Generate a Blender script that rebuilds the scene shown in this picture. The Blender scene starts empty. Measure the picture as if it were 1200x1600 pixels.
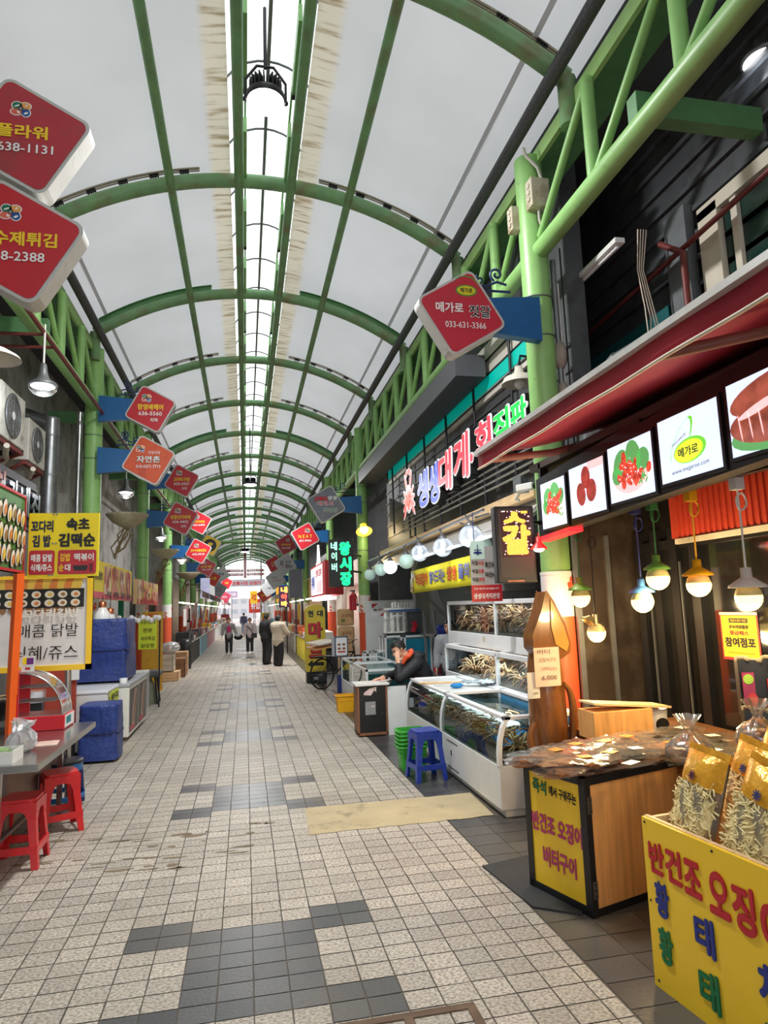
import bpy, bmesh, math, random
from mathutils import Vector, Matrix
random.seed(11)
SC = bpy.context.scene
COL = SC.collection
PI = math.pi
R_ = math.radians

# ------------------------------------------------------------------ camera
FPX, CAM_H = 1040.0, 1.72
def cam_axes(vp=(383.0, 953.0), roll=0.3):
    r = R_(roll)
    d = Vector(((vp[0] - 600) / FPX, (vp[1] - 800) / FPX, 1)).normalized()
    up = Vector((-math.sin(r), -math.cos(r), 0))
    up = (up - d * up.dot(d)).normalized()
    right = (-up).cross(d).normalized()
    if right.x < 0: right = -right
    return right, d, up
AX = cam_axes()
def ray(u, v):
    c = Vector(((u - 600) / FPX, (v - 800) / FPX, 1))
    return Vector((AX[0].dot(c), AX[1].dot(c), AX[2].dot(c)))
def F(u, v, z=0.0):
    d = ray(u, v); s = (z - CAM_H) / d.z
    return Vector((d.x * s, d.y * s, z))
def PX(u, v, x):
    d = ray(u, v); s = x / d.x
    return Vector((x, d.y * s, CAM_H + d.z * s))
def PY(u, v, y):
    d = ray(u, v); s = y / d.y
    return Vector((d.x * s, y, CAM_H + d.z * s))
cd = bpy.data.cameras.new('camera'); cam = bpy.data.objects.new('camera', cd); COL.objects.link(cam)
Rw = Matrix((AX[0], AX[1], AX[2]))            # camera (x right, y down, z forward) to world
cr, cdn, cf = Rw.col[0], Rw.col[1], Rw.col[2]
m4 = Matrix((cr, -cdn, -cf)).transposed().to_4x4(); m4.translation = (0, 0, CAM_H)
cam.matrix_world = m4
cd.sensor_fit = 'VERTICAL'; cd.sensor_height = 36; cd.lens = FPX / 1600 * 36
cd.clip_start = 0.05; cd.clip_end = 400
SC.camera = cam

# ------------------------------------------------------------------ world, exposure
W = bpy.data.worlds.new('overcast_sky'); SC.world = W; W.use_nodes = True
bg = W.node_tree.nodes['Background']
bg.inputs[0].default_value = (0.93, 0.96, 1.0, 1); bg.inputs[1].default_value = 2.3
SC.view_settings.view_transform = 'Standard'; SC.view_settings.look = 'None'
SC.view_settings.exposure = 0.0; SC.view_settings.gamma = 1.0
SC.view_settings.use_curve_mapping = False
SC.cycles.max_bounces = 8; SC.cycles.diffuse_bounces = 5; SC.cycles.glossy_bounces = 4
SC.cycles.transparent_max_bounces = 12; SC.cycles.transmission_bounces = 6
SC.cycles.sample_clamp_indirect = 6.0

# ------------------------------------------------------------------ materials
def lin(c):
    out = []
    for x in c[:3]:
        x = x / 255.0
        out.append(x / 12.92 if x <= 0.04045 else ((x + 0.055) / 1.055) ** 2.4)
    return (out[0], out[1], out[2], 1.0)
MATS = {}
def mk(name, col, rough=0.55, metal=0.0, var=0.12, vs=6.0, bump=0.0, bs=60.0, emit=0.0, dirt=None, ds=4.0, dlo=0.5, dhi=0.7, stretch=None, coat=0.0, trans=0.0):
    if name in MATS: return MATS[name]
    m = bpy.data.materials.new(name); m.use_nodes = True
    nt = m.node_tree; N = nt.nodes; L = nt.links
    b = N['Principled BSDF']
    b.inputs['Roughness'].default_value = rough; b.inputs['Metallic'].default_value = metal
    if coat: b.inputs['Coat Weight'].default_value = coat
    tc = N.new('ShaderNodeTexCoord'); vec = tc.outputs['Object']
    if stretch:
        mp = N.new('ShaderNodeMapping'); mp.inputs['Scale'].default_value = stretch
        L.new(vec, mp.inputs[0]); vec = mp.outputs[0]
    c = lin(col); b.inputs['Base Color'].default_value = c
    src = None
    if var > 0:
        nz = N.new('ShaderNodeTexNoise'); nz.inputs['Scale'].default_value = vs; nz.inputs['Detail'].default_value = 6
        L.new(vec, nz.inputs['Vector'])
        rp = N.new('ShaderNodeValToRGB')
        rp.color_ramp.elements[0].position = 0.3; rp.color_ramp.elements[1].position = 0.7
        k0, k1 = 1 - var, 1 + var
        rp.color_ramp.elements[0].color = (min(1, c[0] * k0), min(1, c[1] * k0), min(1, c[2] * k0), 1)
        rp.color_ramp.elements[1].color = (min(1, c[0] * k1), min(1, c[1] * k1), min(1, c[2] * k1), 1)
        L.new(nz.outputs['Fac'], rp.inputs[0]); src = rp.outputs[0]
    if dirt:
        n2 = N.new('ShaderNodeTexNoise'); n2.inputs['Scale'].default_value = ds; n2.inputs['Detail'].default_value = 8; n2.inputs['Roughness'].default_value = 0.65
        L.new(vec, n2.inputs['Vector'])
        r2 = N.new('ShaderNodeValToRGB'); r2.color_ramp.elements[0].position = dlo; r2.color_ramp.elements[1].position = dhi
        L.new(n2.outputs['Fac'], r2.inputs[0])
        mx = N.new('ShaderNodeMix'); mx.data_type = 'RGBA'
        L.new(r2.outputs[0], mx.inputs[0])
        if src: L.new(src, mx.inputs[6])
        else: mx.inputs[6].default_value = c
        mx.inputs[7].default_value = lin(dirt); src = mx.outputs[2]
    if src: L.new(src, b.inputs['Base Color'])
    if bump:
        n3 = N.new('ShaderNodeTexNoise'); n3.inputs['Scale'].default_value = bs; n3.inputs['Detail'].default_value = 4
        L.new(vec, n3.inputs['Vector'])
        bp = N.new('ShaderNodeBump'); bp.inputs['Strength'].default_value = bump; bp.inputs['Distance'].default_value = 0.02
        L.new(n3.outputs['Fac'], bp.inputs['Height']); L.new(bp.outputs[0], b.inputs['Normal'])
    if emit:
        if src: L.new(src, b.inputs['Emission Color'])
        b.inputs['Emission Color'].default_value = c; b.inputs['Emission Strength'].default_value = emit
    if trans:
        b.inputs['Transmission Weight'].default_value = trans
    MATS[name] = m
    return m
def clear(name, tint=(255, 255, 255), gloss=0.12, rough=0.03, alpha=0.0, col=(255, 255, 255)):
    """thin clear sheet: transparent, with a share of gloss and of milky diffuse"""
    if name in MATS: return MATS[name]
    m = bpy.data.materials.new(name); m.use_nodes = True
    nt = m.node_tree; N = nt.nodes; L = nt.links; N.clear()
    o = N.new('ShaderNodeOutputMaterial'); t = N.new('ShaderNodeBsdfTransparent'); g = N.new('ShaderNodeBsdfGlossy')
    t.inputs[0].default_value = lin(tint); g.inputs['Roughness'].default_value = rough
    mx = N.new('ShaderNodeMixShader'); fr = N.new('ShaderNodeFresnel'); fr.inputs[0].default_value = 1.45
    mt = N.new('ShaderNodeMath'); mt.operation = 'MULTIPLY_ADD'; mt.inputs[1].default_value = 0.8; mt.inputs[2].default_value = gloss * 0.3; mt.use_clamp = True
    L.new(fr.outputs[0], mt.inputs[0]); L.new(mt.outputs[0], mx.inputs[0]); L.new(t.outputs[0], mx.inputs[1]); L.new(g.outputs[0], mx.inputs[2])
    out = mx.outputs[0]
    if alpha:
        d = N.new('ShaderNodeBsdfDiffuse'); d.inputs[0].default_value = lin(col)
        m2 = N.new('ShaderNodeMixShader'); m2.inputs[0].default_value = alpha
        L.new(out, m2.inputs[1]); L.new(d.outputs[0], m2.inputs[2]); out = m2.outputs[0]
    L.new(out, o.inputs[0]); MATS[name] = m
    return m

GREEN = mk('green_paint', (142, 190, 112), 0.42, var=0.10, vs=5, dirt=(98, 88, 62), ds=7, dlo=0.62, dhi=0.78, bump=0.03, bs=90)
GREENA = mk('aged_green_paint', (112, 154, 104), 0.45, var=0.15, vs=4, dirt=(122, 108, 76), ds=3.0, dlo=0.50, dhi=0.74, bump=0.04, bs=80)
GREEND = mk('beam_green_paint', (92, 142, 92), 0.5, var=0.12, dirt=(80, 76, 60), ds=6, dlo=0.6, dhi=0.8)
GREENL = mk('pale_green_flange', (166, 208, 128), 0.45, var=0.08)
ORANGE = mk('orange_paint', (222, 92, 56), 0.45, var=0.06, dirt=(120, 60, 44), ds=8, dlo=0.64, dhi=0.8)
WHITEP = mk('white_paint', (232, 232, 228), 0.4, var=0.04, dirt=(170, 160, 145), ds=7, dlo=0.62, dhi=0.85)
WHITE = mk('white_enamel', (236, 237, 238), 0.35, var=0.03)
WHITEC = mk('clean_white', (240, 240, 240), 0.5, var=0.02)
BLACK = mk('black_plastic', (26, 26, 29), 0.4, var=0.1)
BLACKM = mk('black_matte', (22, 22, 23), 0.75, var=0.15)
DARK = mk('dark_metal', (52, 52, 56), 0.45, 0.5, var=0.15, dirt=(80, 68, 58), ds=6, dlo=0.6, dhi=0.8)
GREYM = mk('grey_metal', (128, 130, 132), 0.4, 0.6, var=0.1)
STEEL = mk('stainless_steel', (190, 190, 188), 0.22, 0.95, var=0.06, vs=3, stretch=(1, 12, 1), bump=0.01, bs=20)
DUCT = mk('galvanised_duct', (150, 152, 154), 0.32, 0.85, var=0.18, vs=8)
RUST = mk('red_brown_pipe', (112, 48, 44), 0.5, 0.1, var=0.2)
SIGNRED = mk('sign_red', (196, 34, 48), 0.4, var=0.04)
SIGNRED2 = mk('faded_sign_red', (180, 44, 56), 0.45, var=0.06, dirt=(150, 60, 62), ds=3)
SIGNEDGE = mk('sign_grey_edge', (196, 196, 192), 0.45, var=0.06, dirt=(140, 132, 120), ds=5, dlo=0.6, dhi=0.85)
BLUEB = mk('bracket_blue', (22, 92, 150), 0.45, var=0.08)
NAVY = mk('scroll_navy', (34, 56, 104), 0.45)
TXW = mk('lettering_white', (244, 244, 242), 0.5, var=0)
TXY = mk('lettering_yellow', (250, 210, 40), 0.5, var=0)
TXK = mk('lettering_black', (20, 20, 22), 0.5, var=0)
TXR = mk('lettering_red', (200, 36, 48), 0.5, var=0)
TXB = mk('lettering_blue', (36, 52, 140), 0.5, var=0)
TXG = mk('lettering_green', (22, 120, 70), 0.5, var=0)
YEL = mk('sign_yellow', (250, 226, 10), 0.45, var=0.03)
YELO = mk('board_yellow', (255, 208, 44), 0.4, var=0.03)
WOOD = mk('laminated_wood', (224, 166, 100), 0.4, var=0.2, vs=3, stretch=(9, 9, 0.7))
WOODL = mk('pale_wood', (228, 192, 142), 0.5, var=0.15, vs=4, stretch=(9, 1, 9))
WOODD = mk('brown_wood', (132, 88, 54), 0.5, var=0.2, vs=4, stretch=(8, 8, 1))
TARP = mk('blue_tarpaulin', (40, 62, 132), 0.42, var=0.2, vs=5, bump=1.0, bs=14)
SKIN = mk('skin', (224, 172, 142), 0.5, var=0.05)
HAIR = mk('black_hair', (24, 21, 21), 0.5, var=0.2, vs=40, bump=0.3, bs=80)
GLASS = clear('clear_glass', (236, 244, 244), 0.15)
GLASSD = clear('tank_glass', (206, 220, 220), 0.12)
def sheet(name, col, through, body):
    """thin roofing sheet: part clear, part milky"""
    m = bpy.data.materials.new(name); m.use_nodes = True
    nt = m.node_tree; N = nt.nodes; L = nt.links; N.clear()
    o = N.new('ShaderNodeOutputMaterial'); t = N.new('ShaderNodeBsdfTranslucent'); d = N.new('ShaderNodeBsdfDiffuse'); c = N.new('ShaderNodeBsdfTransparent')
    t.inputs[0].default_value = lin(col); d.inputs[0].default_value = lin(col)
    a = N.new('ShaderNodeMixShader'); a.inputs[0].default_value = body; L.new(d.outputs[0], a.inputs[1]); L.new(t.outputs[0], a.inputs[2])
    b = N.new('ShaderNodeMixShader'); b.inputs[0].default_value = through; L.new(a.outputs[0], b.inputs[1]); L.new(c.outputs[0], b.inputs[2]); L.new(b.outputs[0], o.inputs[0]); return m
PLAST = clear('clear_film', (250, 250, 250), 0.35, 0.12, 0.05)
CONC = mk('grey_concrete', (120, 118, 114), 0.8, var=0.15, vs=3, bump=0.1)
CREAM = mk('cream_wall', (206, 198, 180), 0.7, var=0.08, vs=2, dirt=(150, 138, 120), ds=2)

# ------------------------------------------------------------------ mesh building
class MB:
    def __init__(s): s.v = []; s.f = []; s.m = []; s.sm = []
    def add(s, verts, faces, mi=0, smooth=False):
        o = len(s.v); s.v += [tuple(p) for p in verts]
        for q in faces: s.f.append([o + i for i in q]); s.m.append(mi); s.sm.append(smooth)
        return s
    def box(s, x0, x1, y0, y1, z0, z1, mi=0, M=None):
        p = [Vector((x, y, z)) for z in (z0, z1) for y in (y0, y1) for x in (x0, x1)]
        if M: p = [M @ q for q in p]
        return s.add(p, [(0, 2, 3, 1), (4, 5, 7, 6), (0, 1, 5, 4), (2, 6, 7, 3), (0, 4, 6, 2), (1, 3, 7, 5)], mi)
    def cbox(s, c, d, mi=0, rot=None):
        M = Matrix.Translation(Vector(c))
        if rot: M = M @ (Matrix.Rotation(rot[2], 4, 'Z') @ Matrix.Rotation(rot[1], 4, 'Y') @ Matrix.Rotation(rot[0], 4, 'X'))
        return s.box(-d[0] / 2, d[0] / 2, -d[1] / 2, d[1] / 2, -d[2] / 2, d[2] / 2, mi, M)
    def tube(s, pts, r, n=10, mi=0, closed=False, cap=True, smooth=True, flat=None):
        pts = [Vector(p) for p in pts]; k = len(pts)
        rs = r if isinstance(r, (list, tuple)) else [r] * k
        rings = []; prev = None
        for i, p in enumerate(pts):
            if closed: t = pts[(i + 1) % k] - pts[i - 1]
            else: t = (pts[min(i + 1, k - 1)] - pts[max(i - 1, 0)])
            if t.length < 1e-9: t = Vector((0, 0, 1))
            t.normalize()
            if prev is None:
                a = Vector((0, 0, 1)) if abs(t.z) < 0.9 else Vector((1, 0, 0))
                e1 = t.cross(a).normalized()
            else:
                e1 = prev - t * prev.dot(t)
                if e1.length < 1e-6: e1 = t.cross(Vector((0, 0, 1)))
                e1.normalize()
            prev = e1; e2 = t.cross(e1)
            w = flat if flat else 1.0
            rings.append([p + (e1 * math.cos(2 * PI * j / n) + e2 * w * math.sin(2 * PI * j / n)) * rs[i] for j in range(n)])
        vs = [q for rg in rings for q in rg]; fs = []
        for i in range(k if closed else k - 1):
            a = i * n; b = ((i + 1) % k) * n
            for j in range(n): fs.append((a + j, a + (j + 1) % n, b + (j + 1) % n, b + j))
        s.add(vs, fs, mi, smooth)
        if cap and not closed:
            s.add(rings[0], [tuple(range(n))[::-1]], mi); s.add(rings[-1], [tuple(range(n))], mi)
        return s
    def lathe(s, prof, n=20, c=(0, 0, 0), mi=0, M=None, smooth=True, a0=0.0, a1=2 * PI):
        full = abs(a1 - a0 - 2 * PI) < 1e-6; m = n if full else n + 1
        vs = []
        for r, z in prof:
            for j in range(m):
                a = a0 + (a1 - a0) * j / n
                q = Vector((r * math.cos(a), r * math.sin(a), z))
                if M: q = M @ q
                vs.append(q + Vector(c))
        fs = []
        for i in range(len(prof) - 1):
            for j in range(n):
                j2 = (j + 1) % m
                fs.append((i * m + j, i * m + j2, (i + 1) * m + j2, (i + 1) * m + j))
        return s.add(vs, fs, mi, smooth)
    def ball(s, c, r, n=14, mi=0, sc=(1, 1, 1), M=None):
        k = max(5, n // 2)
        prof = [(r * math.sin(PI * i / k) + 1e-5, -r * math.cos(PI * i / k)) for i in range(k + 1)]
        D = Matrix.Diagonal((sc[0], sc[1], sc[2], 1))
        return s.lathe(prof, n, c, mi, (M @ D) if M else D)
    def prism(s, poly, y0, y1, mi=0, mis=None, smooth=False):
        """poly in the xz plane, front at y0, back at y1"""
        n = len(poly)
        vs = [(x, y0, z) for x, z in poly] + [(x, y1, z) for x, z in poly]
        s.add(vs, [tuple(range(n)), tuple(range(2 * n - 1, n - 1, -1))], mi)
        s.add(vs, [(i, n + i, n + (i + 1) % n, (i + 1) % n) for i in range(n)], mi if mis is None else mis, smooth)
        return s
    def flat(s, poly, y, mi=0):
        return s.add([(x, y, z) for x, z in poly], [tuple(range(len(poly)))], mi)
    def ell(s, x, z, a, b, y, mi=0, n=18, rot=0.0):
        c, q = math.cos(rot), math.sin(rot)
        return s.flat([(x + a * math.cos(t) * c - b * math.sin(t) * q, z + a * math.cos(t) * q + b * math.sin(t) * c) for t in [2 * PI * i / n for i in range(n)]], y, mi)
    def rect(s, x0, x1, z0, z1, y, mi=0):
        return s.flat([(x0, z0), (x1, z0), (x1, z1), (x0, z1)], y, mi)
    def grid(s, fn, nu, nv, mi=0, smooth=True):
        vs = [fn(i / nu, j / nv) for j in range(nv + 1) for i in range(nu + 1)]
        fs = [(j * (nu + 1) + i, j * (nu + 1) + i + 1, (j + 1) * (nu + 1) + i + 1, (j + 1) * (nu + 1) + i) for j in range(nv) for i in range(nu)]
        return s.add(vs, fs, mi, smooth)
    def build(s, name, mats, parent=None, bev=0.0, seg=2, loc=None, rz=0.0, solid=0.0, sub=0):
        me = bpy.data.meshes.new(name); me.from_pydata(s.v, [], s.f)
        if not isinstance(mats, (list, tuple)): mats = [mats]
        for m in mats: me.materials.append(m)
        for p, mi, sm in zip(me.polygons, s.m, s.sm): p.material_index = mi; p.use_smooth = sm
        me.validate(); me.update()
        o = bpy.data.objects.new(name, me); COL.objects.link(o)
        if parent: o.parent = parent
        if loc is not None: o.location = loc
        if rz: o.rotation_euler = (0, 0, rz)
        if solid:
            q = o.modifiers.new('solid', 'SOLIDIFY'); q.thickness = solid; q.offset = 0
        if sub:
            q = o.modifiers.new('sub', 'SUBSURF'); q.levels = sub; q.render_levels = sub
        if bev:
            q = o.modifiers.new('bevel', 'BEVEL'); q.width = bev; q.segments = seg; q.limit_method = 'ANGLE'; q.angle_limit = R_(40)
        return o
def rrect(w, h, r, n=5, cx=0, cz=0):
    pts = []
    for (sx, sz, a0) in ((1, -1, -PI / 2), (1, 1, 0), (-1, 1, PI / 2), (-1, -1, PI)):
        for i in range(n + 1):
            a = a0 + PI / 2 * i / n
            pts.append((cx + sx * (w / 2 - r) + r * math.cos(a), cz + sz * (h / 2 - r) + r * math.sin(a)))
    return pts
def tag(o, label=None, cat=None, group=None, kind=None):
    if label: o['label'] = label
    if cat: o['category'] = cat
    if group: o['group'] = group
    if kind: o['kind'] = kind
    return o
def thing(name, label, cat, loc=(0, 0, 0), rz=0.0, group=None):
    o = bpy.data.objects.new(name, None); COL.objects.link(o)
    o.empty_display_size = 0.1; o.location = loc; o.rotation_euler = (0, 0, rz)
    return tag(o, label, cat, group)
def struct(mb, name, mats, **k):
    return tag(mb.build(name, mats, **k), kind='structure')
KIDS = {}
def dup(root, loc, rz=None, label=None, group=None, scale=None):
    def cp(o, par):
        c = o.copy(); COL.objects.link(c)
        if par: c.parent = par
        for ch in list(o.children): cp(ch, c)
        return c
    r = cp(root, None); r.location = loc
    if rz is not None: r.rotation_euler = (0, 0, rz)
    if label: r['label'] = label
    if group: r['group'] = group
    if scale: r.scale = scale
    return r
# ------------------------------------------------------------------ lettering (font outlines to meshes, reading along +x, facing -y)
TCACHE = {}
def glyphs(s, bold, res):
    key = (s, bold, res)
    if key in TCACHE: return TCACHE[key]
    cu = bpy.data.curves.new('txt', 'FONT'); cu.body = s; cu.size = 1; cu.offset = bold; cu.resolution_u = res
    cu.fill_mode = 'FRONT'; cu.space_line = 1.0
    ob = bpy.data.objects.new('txt', cu)
    me = ob.to_mesh()
    vs = [tuple(v.co) for v in me.vertices]; fs = [tuple(p.vertices) for p in me.polygons]
    ob.to_mesh_clear()
    bpy.data.objects.remove(ob); bpy.data.curves.remove(cu)
    if not vs: vs = [(0, 0, 0)]; fs = []
    x0 = min(v[0] for v in vs); x1 = max(v[0] for v in vs); y0 = min(v[1] for v in vs); y1 = max(v[1] for v in vs)
    TCACHE[key] = (vs, fs, x0, x1, y0, y1)
    return TCACHE[key]
def put_text(mb, s, x, z, h, w=None, y=0.0, bold=0.02, rot=0.0, mi=0, res=2, slant=0.0, thick=0.0):
    # strokes are thickened by laying shifted copies over each other, so that counters stay open
    vs0, fs0, x0, x1, y0, y1 = glyphs(s, 0.0, res)
    offs = [(0, 0)] if bold < .008 else ([(bold * math.cos(a * PI / 4), bold * math.sin(a * PI / 4)) for a in range(8)] + ([(bold * .5 * math.cos(a * PI / 2 + .78), bold * .5 * math.sin(a * PI / 2 + .78)) for a in range(4)] if bold > .04 else []))
    vs, fs = [], []
    for ox, oy in offs:
        n0 = len(vs); vs += [(a + ox, b + oy, n0 / max(1, len(vs0))) for a, b, c in vs0]; fs += [tuple(i + n0 for i in f) for f in fs0]
    if bold >= .008: x0, x1, y0, y1 = x0 - bold, x1 + bold, y0 - bold, y1 + bold
    k = h / max(1e-6, y1 - y0); kx = k if w is None else w / max(1e-6, x1 - x0)
    c, q = math.cos(rot), math.sin(rot); out = []
    for a, b, lay in vs:
        zz = (b - (y0 + y1) / 2) * k; xx = (a - (x0 + x1) / 2) * kx + slant * zz
        out.append((x + xx * c - zz * q, y - .00025 * lay, z + xx * q + zz * c))
    mb.add(out, fs, mi)
    if thick:
        n = len(out); cnt = {}
        for f in fs:
            for i in range(len(f)):
                a, b = f[i], f[(i + 1) % len(f)]; cnt.setdefault((min(a, b), max(a, b)), []).append((a, b))
        ed = [e[0] for e in cnt.values() if len(e) == 1]
        back = [(p[0], p[1] + thick, p[2]) for p in out]
        mb.add(out + back, [(a, a + n, b + n, b) for a, b in ed], mi)
    return mb
def letters(parent, mat, items, y, name='lettering', bold=0.02, res=2, thick=0.0, label=None):
    for it in items:                                  # one part per word or line
        mb = MB(); s, x, z, h = it[:4]; w = it[4] if len(it) > 4 else None; rot = it[5] if len(it) > 5 else 0.0
        put_text(mb, s, x, z, h, w, y, bold, rot, 0, res, thick=thick)
        o = mb.build(name, mat, parent)
        if label: o['label'] = label
    return o
def shift(mb, v):
    mb.v = [(a - v[0], b - v[1], c - v[2]) for a, b, c in mb.v]; return mb
def part(mb, name, mats, t, **k):
    """mesh drawn in world coordinates, made a child of thing t"""
    return shift(mb, t.location).build(name, mats, t, **k)
def led_mat(name, col, pitch, emit=5.0):
    m = bpy.data.materials.new(name); m.use_nodes = True
    nt = m.node_tree; N = nt.nodes; L = nt.links; b = N['Principled BSDF']; b.inputs['Base Color'].default_value = (.02, .02, .02, 1)
    tc = N.new('ShaderNodeTexCoord'); sp = N.new('ShaderNodeSeparateXYZ'); L.new(tc.outputs['Object'], sp.inputs[0]); s = None
    for i in (0, 2):
        a = N.new('ShaderNodeMath'); a.operation = 'DIVIDE'; a.inputs[1].default_value = pitch; L.new(sp.outputs[i], a.inputs[0])
        f = N.new('ShaderNodeMath'); f.operation = 'FRACT'; L.new(a.outputs[0], f.inputs[0])
        d = N.new('ShaderNodeMath'); d.operation = 'SUBTRACT'; d.inputs[1].default_value = .5; L.new(f.outputs[0], d.inputs[0])
        q = N.new('ShaderNodeMath'); q.operation = 'POWER'; q.inputs[1].default_value = 2; L.new(d.outputs[0], q.inputs[0])
        if s is None: s = q
        else:
            z = N.new('ShaderNodeMath'); z.operation = 'ADD'; L.new(s.outputs[0], z.inputs[0]); L.new(q.outputs[0], z.inputs[1]); s = z
    lt = N.new('ShaderNodeMath'); lt.operation = 'LESS_THAN'; lt.inputs[1].default_value = .17; L.new(s.outputs[0], lt.inputs[0])
    ml = N.new('ShaderNodeMath'); ml.operation = 'MULTIPLY_ADD'; ml.inputs[1].default_value = emit; ml.inputs[2].default_value = emit * .12; L.new(lt.outputs[0], ml.inputs[0])
    b.inputs['Emission Color'].default_value = lin(col); L.new(ml.outputs[0], b.inputs['Emission Strength'])
    return m
# ================================================================== SETTING
XL, XR = -2.45, 2.9                  # column lines
# floor materials
def tile_mat(name, c0, c1, speck, rough, sp=0.35):
    m = bpy.data.materials.new(name); m.use_nodes = True
    nt = m.node_tree; N = nt.nodes; L = nt.links; b = N['Principled BSDF']
    g = N.new('ShaderNodeNewGeometry'); tc = N.new('ShaderNodeTexCoord')
    mx = N.new('ShaderNodeMix'); mx.data_type = 'RGBA'; mx.inputs[6].default_value = lin(c0); mx.inputs[7].default_value = lin(c1)
    L.new(g.outputs['Random Per Island'], mx.inputs[0])
    n = N.new('ShaderNodeTexNoise'); n.inputs['Scale'].default_value = 95; n.inputs['Detail'].default_value = 3
    mpp = N.new('ShaderNodeMapping'); mpp.inputs['Scale'].default_value = (0.6, 1.0, 1.0); L.new(tc.outputs['Object'], mpp.inputs[0]); L.new(mpp.outputs[0], n.inputs['Vector'])
    r = N.new('ShaderNodeValToRGB'); r.color_ramp.elements[0].position = 0.42; r.color_ramp.elements[1].position = 0.62
    L.new(n.outputs['Fac'], r.inputs[0])
    k = N.new('ShaderNodeMath'); k.operation = 'MULTIPLY'; k.inputs[1].default_value = sp; L.new(r.outputs[0], k.inputs[0])
    m2 = N.new('ShaderNodeMix'); m2.data_type = 'RGBA'; L.new(k.outputs[0], m2.inputs[0]); L.new(mx.outputs[2], m2.inputs[6]); m2.inputs[7].default_value = lin(speck)
    n2 = N.new('ShaderNodeTexNoise'); n2.inputs['Scale'].default_value = 0.9; n2.inputs['Detail'].default_value = 6; L.new(tc.outputs['Object'], n2.inputs['Vector'])
    r2 = N.new('ShaderNodeValToRGB'); r2.color_ramp.elements[0].position = 0.45; r2.color_ramp.elements[1].position = 0.75
    L.new(n2.outputs['Fac'], r2.inputs[0]); k2 = N.new('ShaderNodeMath'); k2.operation = 'MULTIPLY'; k2.inputs[1].default_value = 0.45; L.new(r2.outputs[0], k2.inputs[0])
    m3 = N.new('ShaderNodeMix'); m3.data_type = 'RGBA'; L.new(k2.outputs[0], m3.inputs[0]); L.new(m2.outputs[2], m3.inputs[6]); m3.inputs[7].default_value = lin((128, 118, 104))
    L.new(m3.outputs[2], b.inputs['Base Color']); b.inputs['Roughness'].default_value = rough
    bp = N.new('ShaderNodeBump'); bp.inputs['Strength'].default_value = 0.25; bp.inputs['Distance'].default_value = 0.004; L.new(n.outputs['Fac'], bp.inputs['Height']); L.new(bp.outputs[0], b.inputs['Normal'])
    return m
TL = tile_mat('pale_granite_tile', (212, 202, 187), (184, 176, 163), (110, 102, 92), 0.5, 0.75)
TD = tile_mat('dark_slate_tile', (72, 74, 76), (96, 98, 98), (54, 56, 58), 0.36, 0.4)
TE = tile_mat('dark_edge_tile', (60, 60, 61), (82, 81, 80), (40, 40, 40), 0.3, 0.4)
GROUT = mk('dark_grout', (88, 82, 72), 0.8, var=0.2)
GROUTL = mk('pale_grout', (128, 124, 114), 0.7, var=0.15)
mb = MB()
mb.box(-4.6, 5.0, -8, 46, -0.2, -0.003, 2)
TW, TH, Y0 = 0.1625, 0.14, 4.16
def dark_tile(i, j):
    # H-shaped dark inlay repeated along the alley; i counts from x=-0.62, j rows back from y=4.16
    q = j % 22
    if q > 7: return False
    if 2 <= i <= 5: return 0 < q < 7
    if i in (0, 1, 6, 7): return q in (0, 1, 6, 7)
    return False
rt = random.Random(3)
for j in range(-27, 300):
    ya = Y0 - TH * 1 - j * -TH - TH * 0
    ya = Y0 + j * TH; yb = ya + TH
    if ya > 45.5: break
    jj = -j - 1                                   # rows counted towards the camera
    for i in range(-10, 14):
        xa = -0.62 + i * TW; xb = xa + TW
        if i == -10: xa = xb - TW / 2
        if i == 13: xb = xa + TW / 2
        if 0.48 < (xa + xb) / 2 < 1.7 and 5.42 < (ya + yb) / 2 < 6.02: continue
        e = 0.0035
        e1, e2 = e * rt.uniform(0.6, 1.4), e * rt.uniform(0.6, 1.4)
        mb.add([(xa + e1, ya + e2, 0), (xb - e2, ya + e1, 0), (xb - e1, yb - e2, 0), (xa + e2, yb - e1, 0)], [(0, 1, 2, 3)], 1 if dark_tile(i, jj) else 0)
for (x0, x1, w, h) in ((1.58, 4.6, 0.25, 0.2), (-4.4, -2.17, 0.25, 0.2)):
    nx = int((x1 - x0) / w)
    for i in range(nx):
        xa = x0 + i * w if x0 > 0 else x1 - (i + 1) * w
        y = -6.0; k = 0
        while y < 45:
            if not (x0 > 0 and 5.36 < y + h / 2 < 6.06 and xa < 2.0):
                mb.add([(xa + .003, y + .003, 0), (xa + w - .003, y + .003, 0), (xa + w - .003, y + h - .003, 0), (xa + .003, y + h - .003, 0)], [(0, 1, 2, 3)], 3)
            y += h; k += 1
floor = struct(mb, 'floor', [TL, TD, GROUT, TE])
mb = MB(); mb.box(-30, 34, 46, 200, -0.2, -0.02); mb.box(-2.2, 1.9, 46, 130, -0.05, 0.0, 1)
struct(mb, 'floor', [mk('far_street', (176, 172, 166), 0.8, var=0.08), mk('far_paving', (206, 202, 196), 0.7, var=0.06)])
# worn concrete strip across the tiles
mb = MB(); rp = random.Random(5)
top = [(0.5 + i * 0.1, 6.08 + rp.uniform(-.012, .012)) for i in range(16)]; bot = [(0.47 + i * 0.1, 5.4 + rp.uniform(-.012, .012)) for i in range(16)]
mb.add([(x, y, 0.003) for x, y in bot] + [(x, y, 0.003) for x, y in top], [(i, i + 1, 17 + i, 16 + i) for i in range(15)])
struct(mb, 'trim_1', mk('worn_concrete', (186, 170, 134), 0.75, var=0.12, vs=3, dirt=(112, 104, 90), ds=3.5, dlo=0.56, dhi=0.75, bump=0.15, bs=40))
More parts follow.
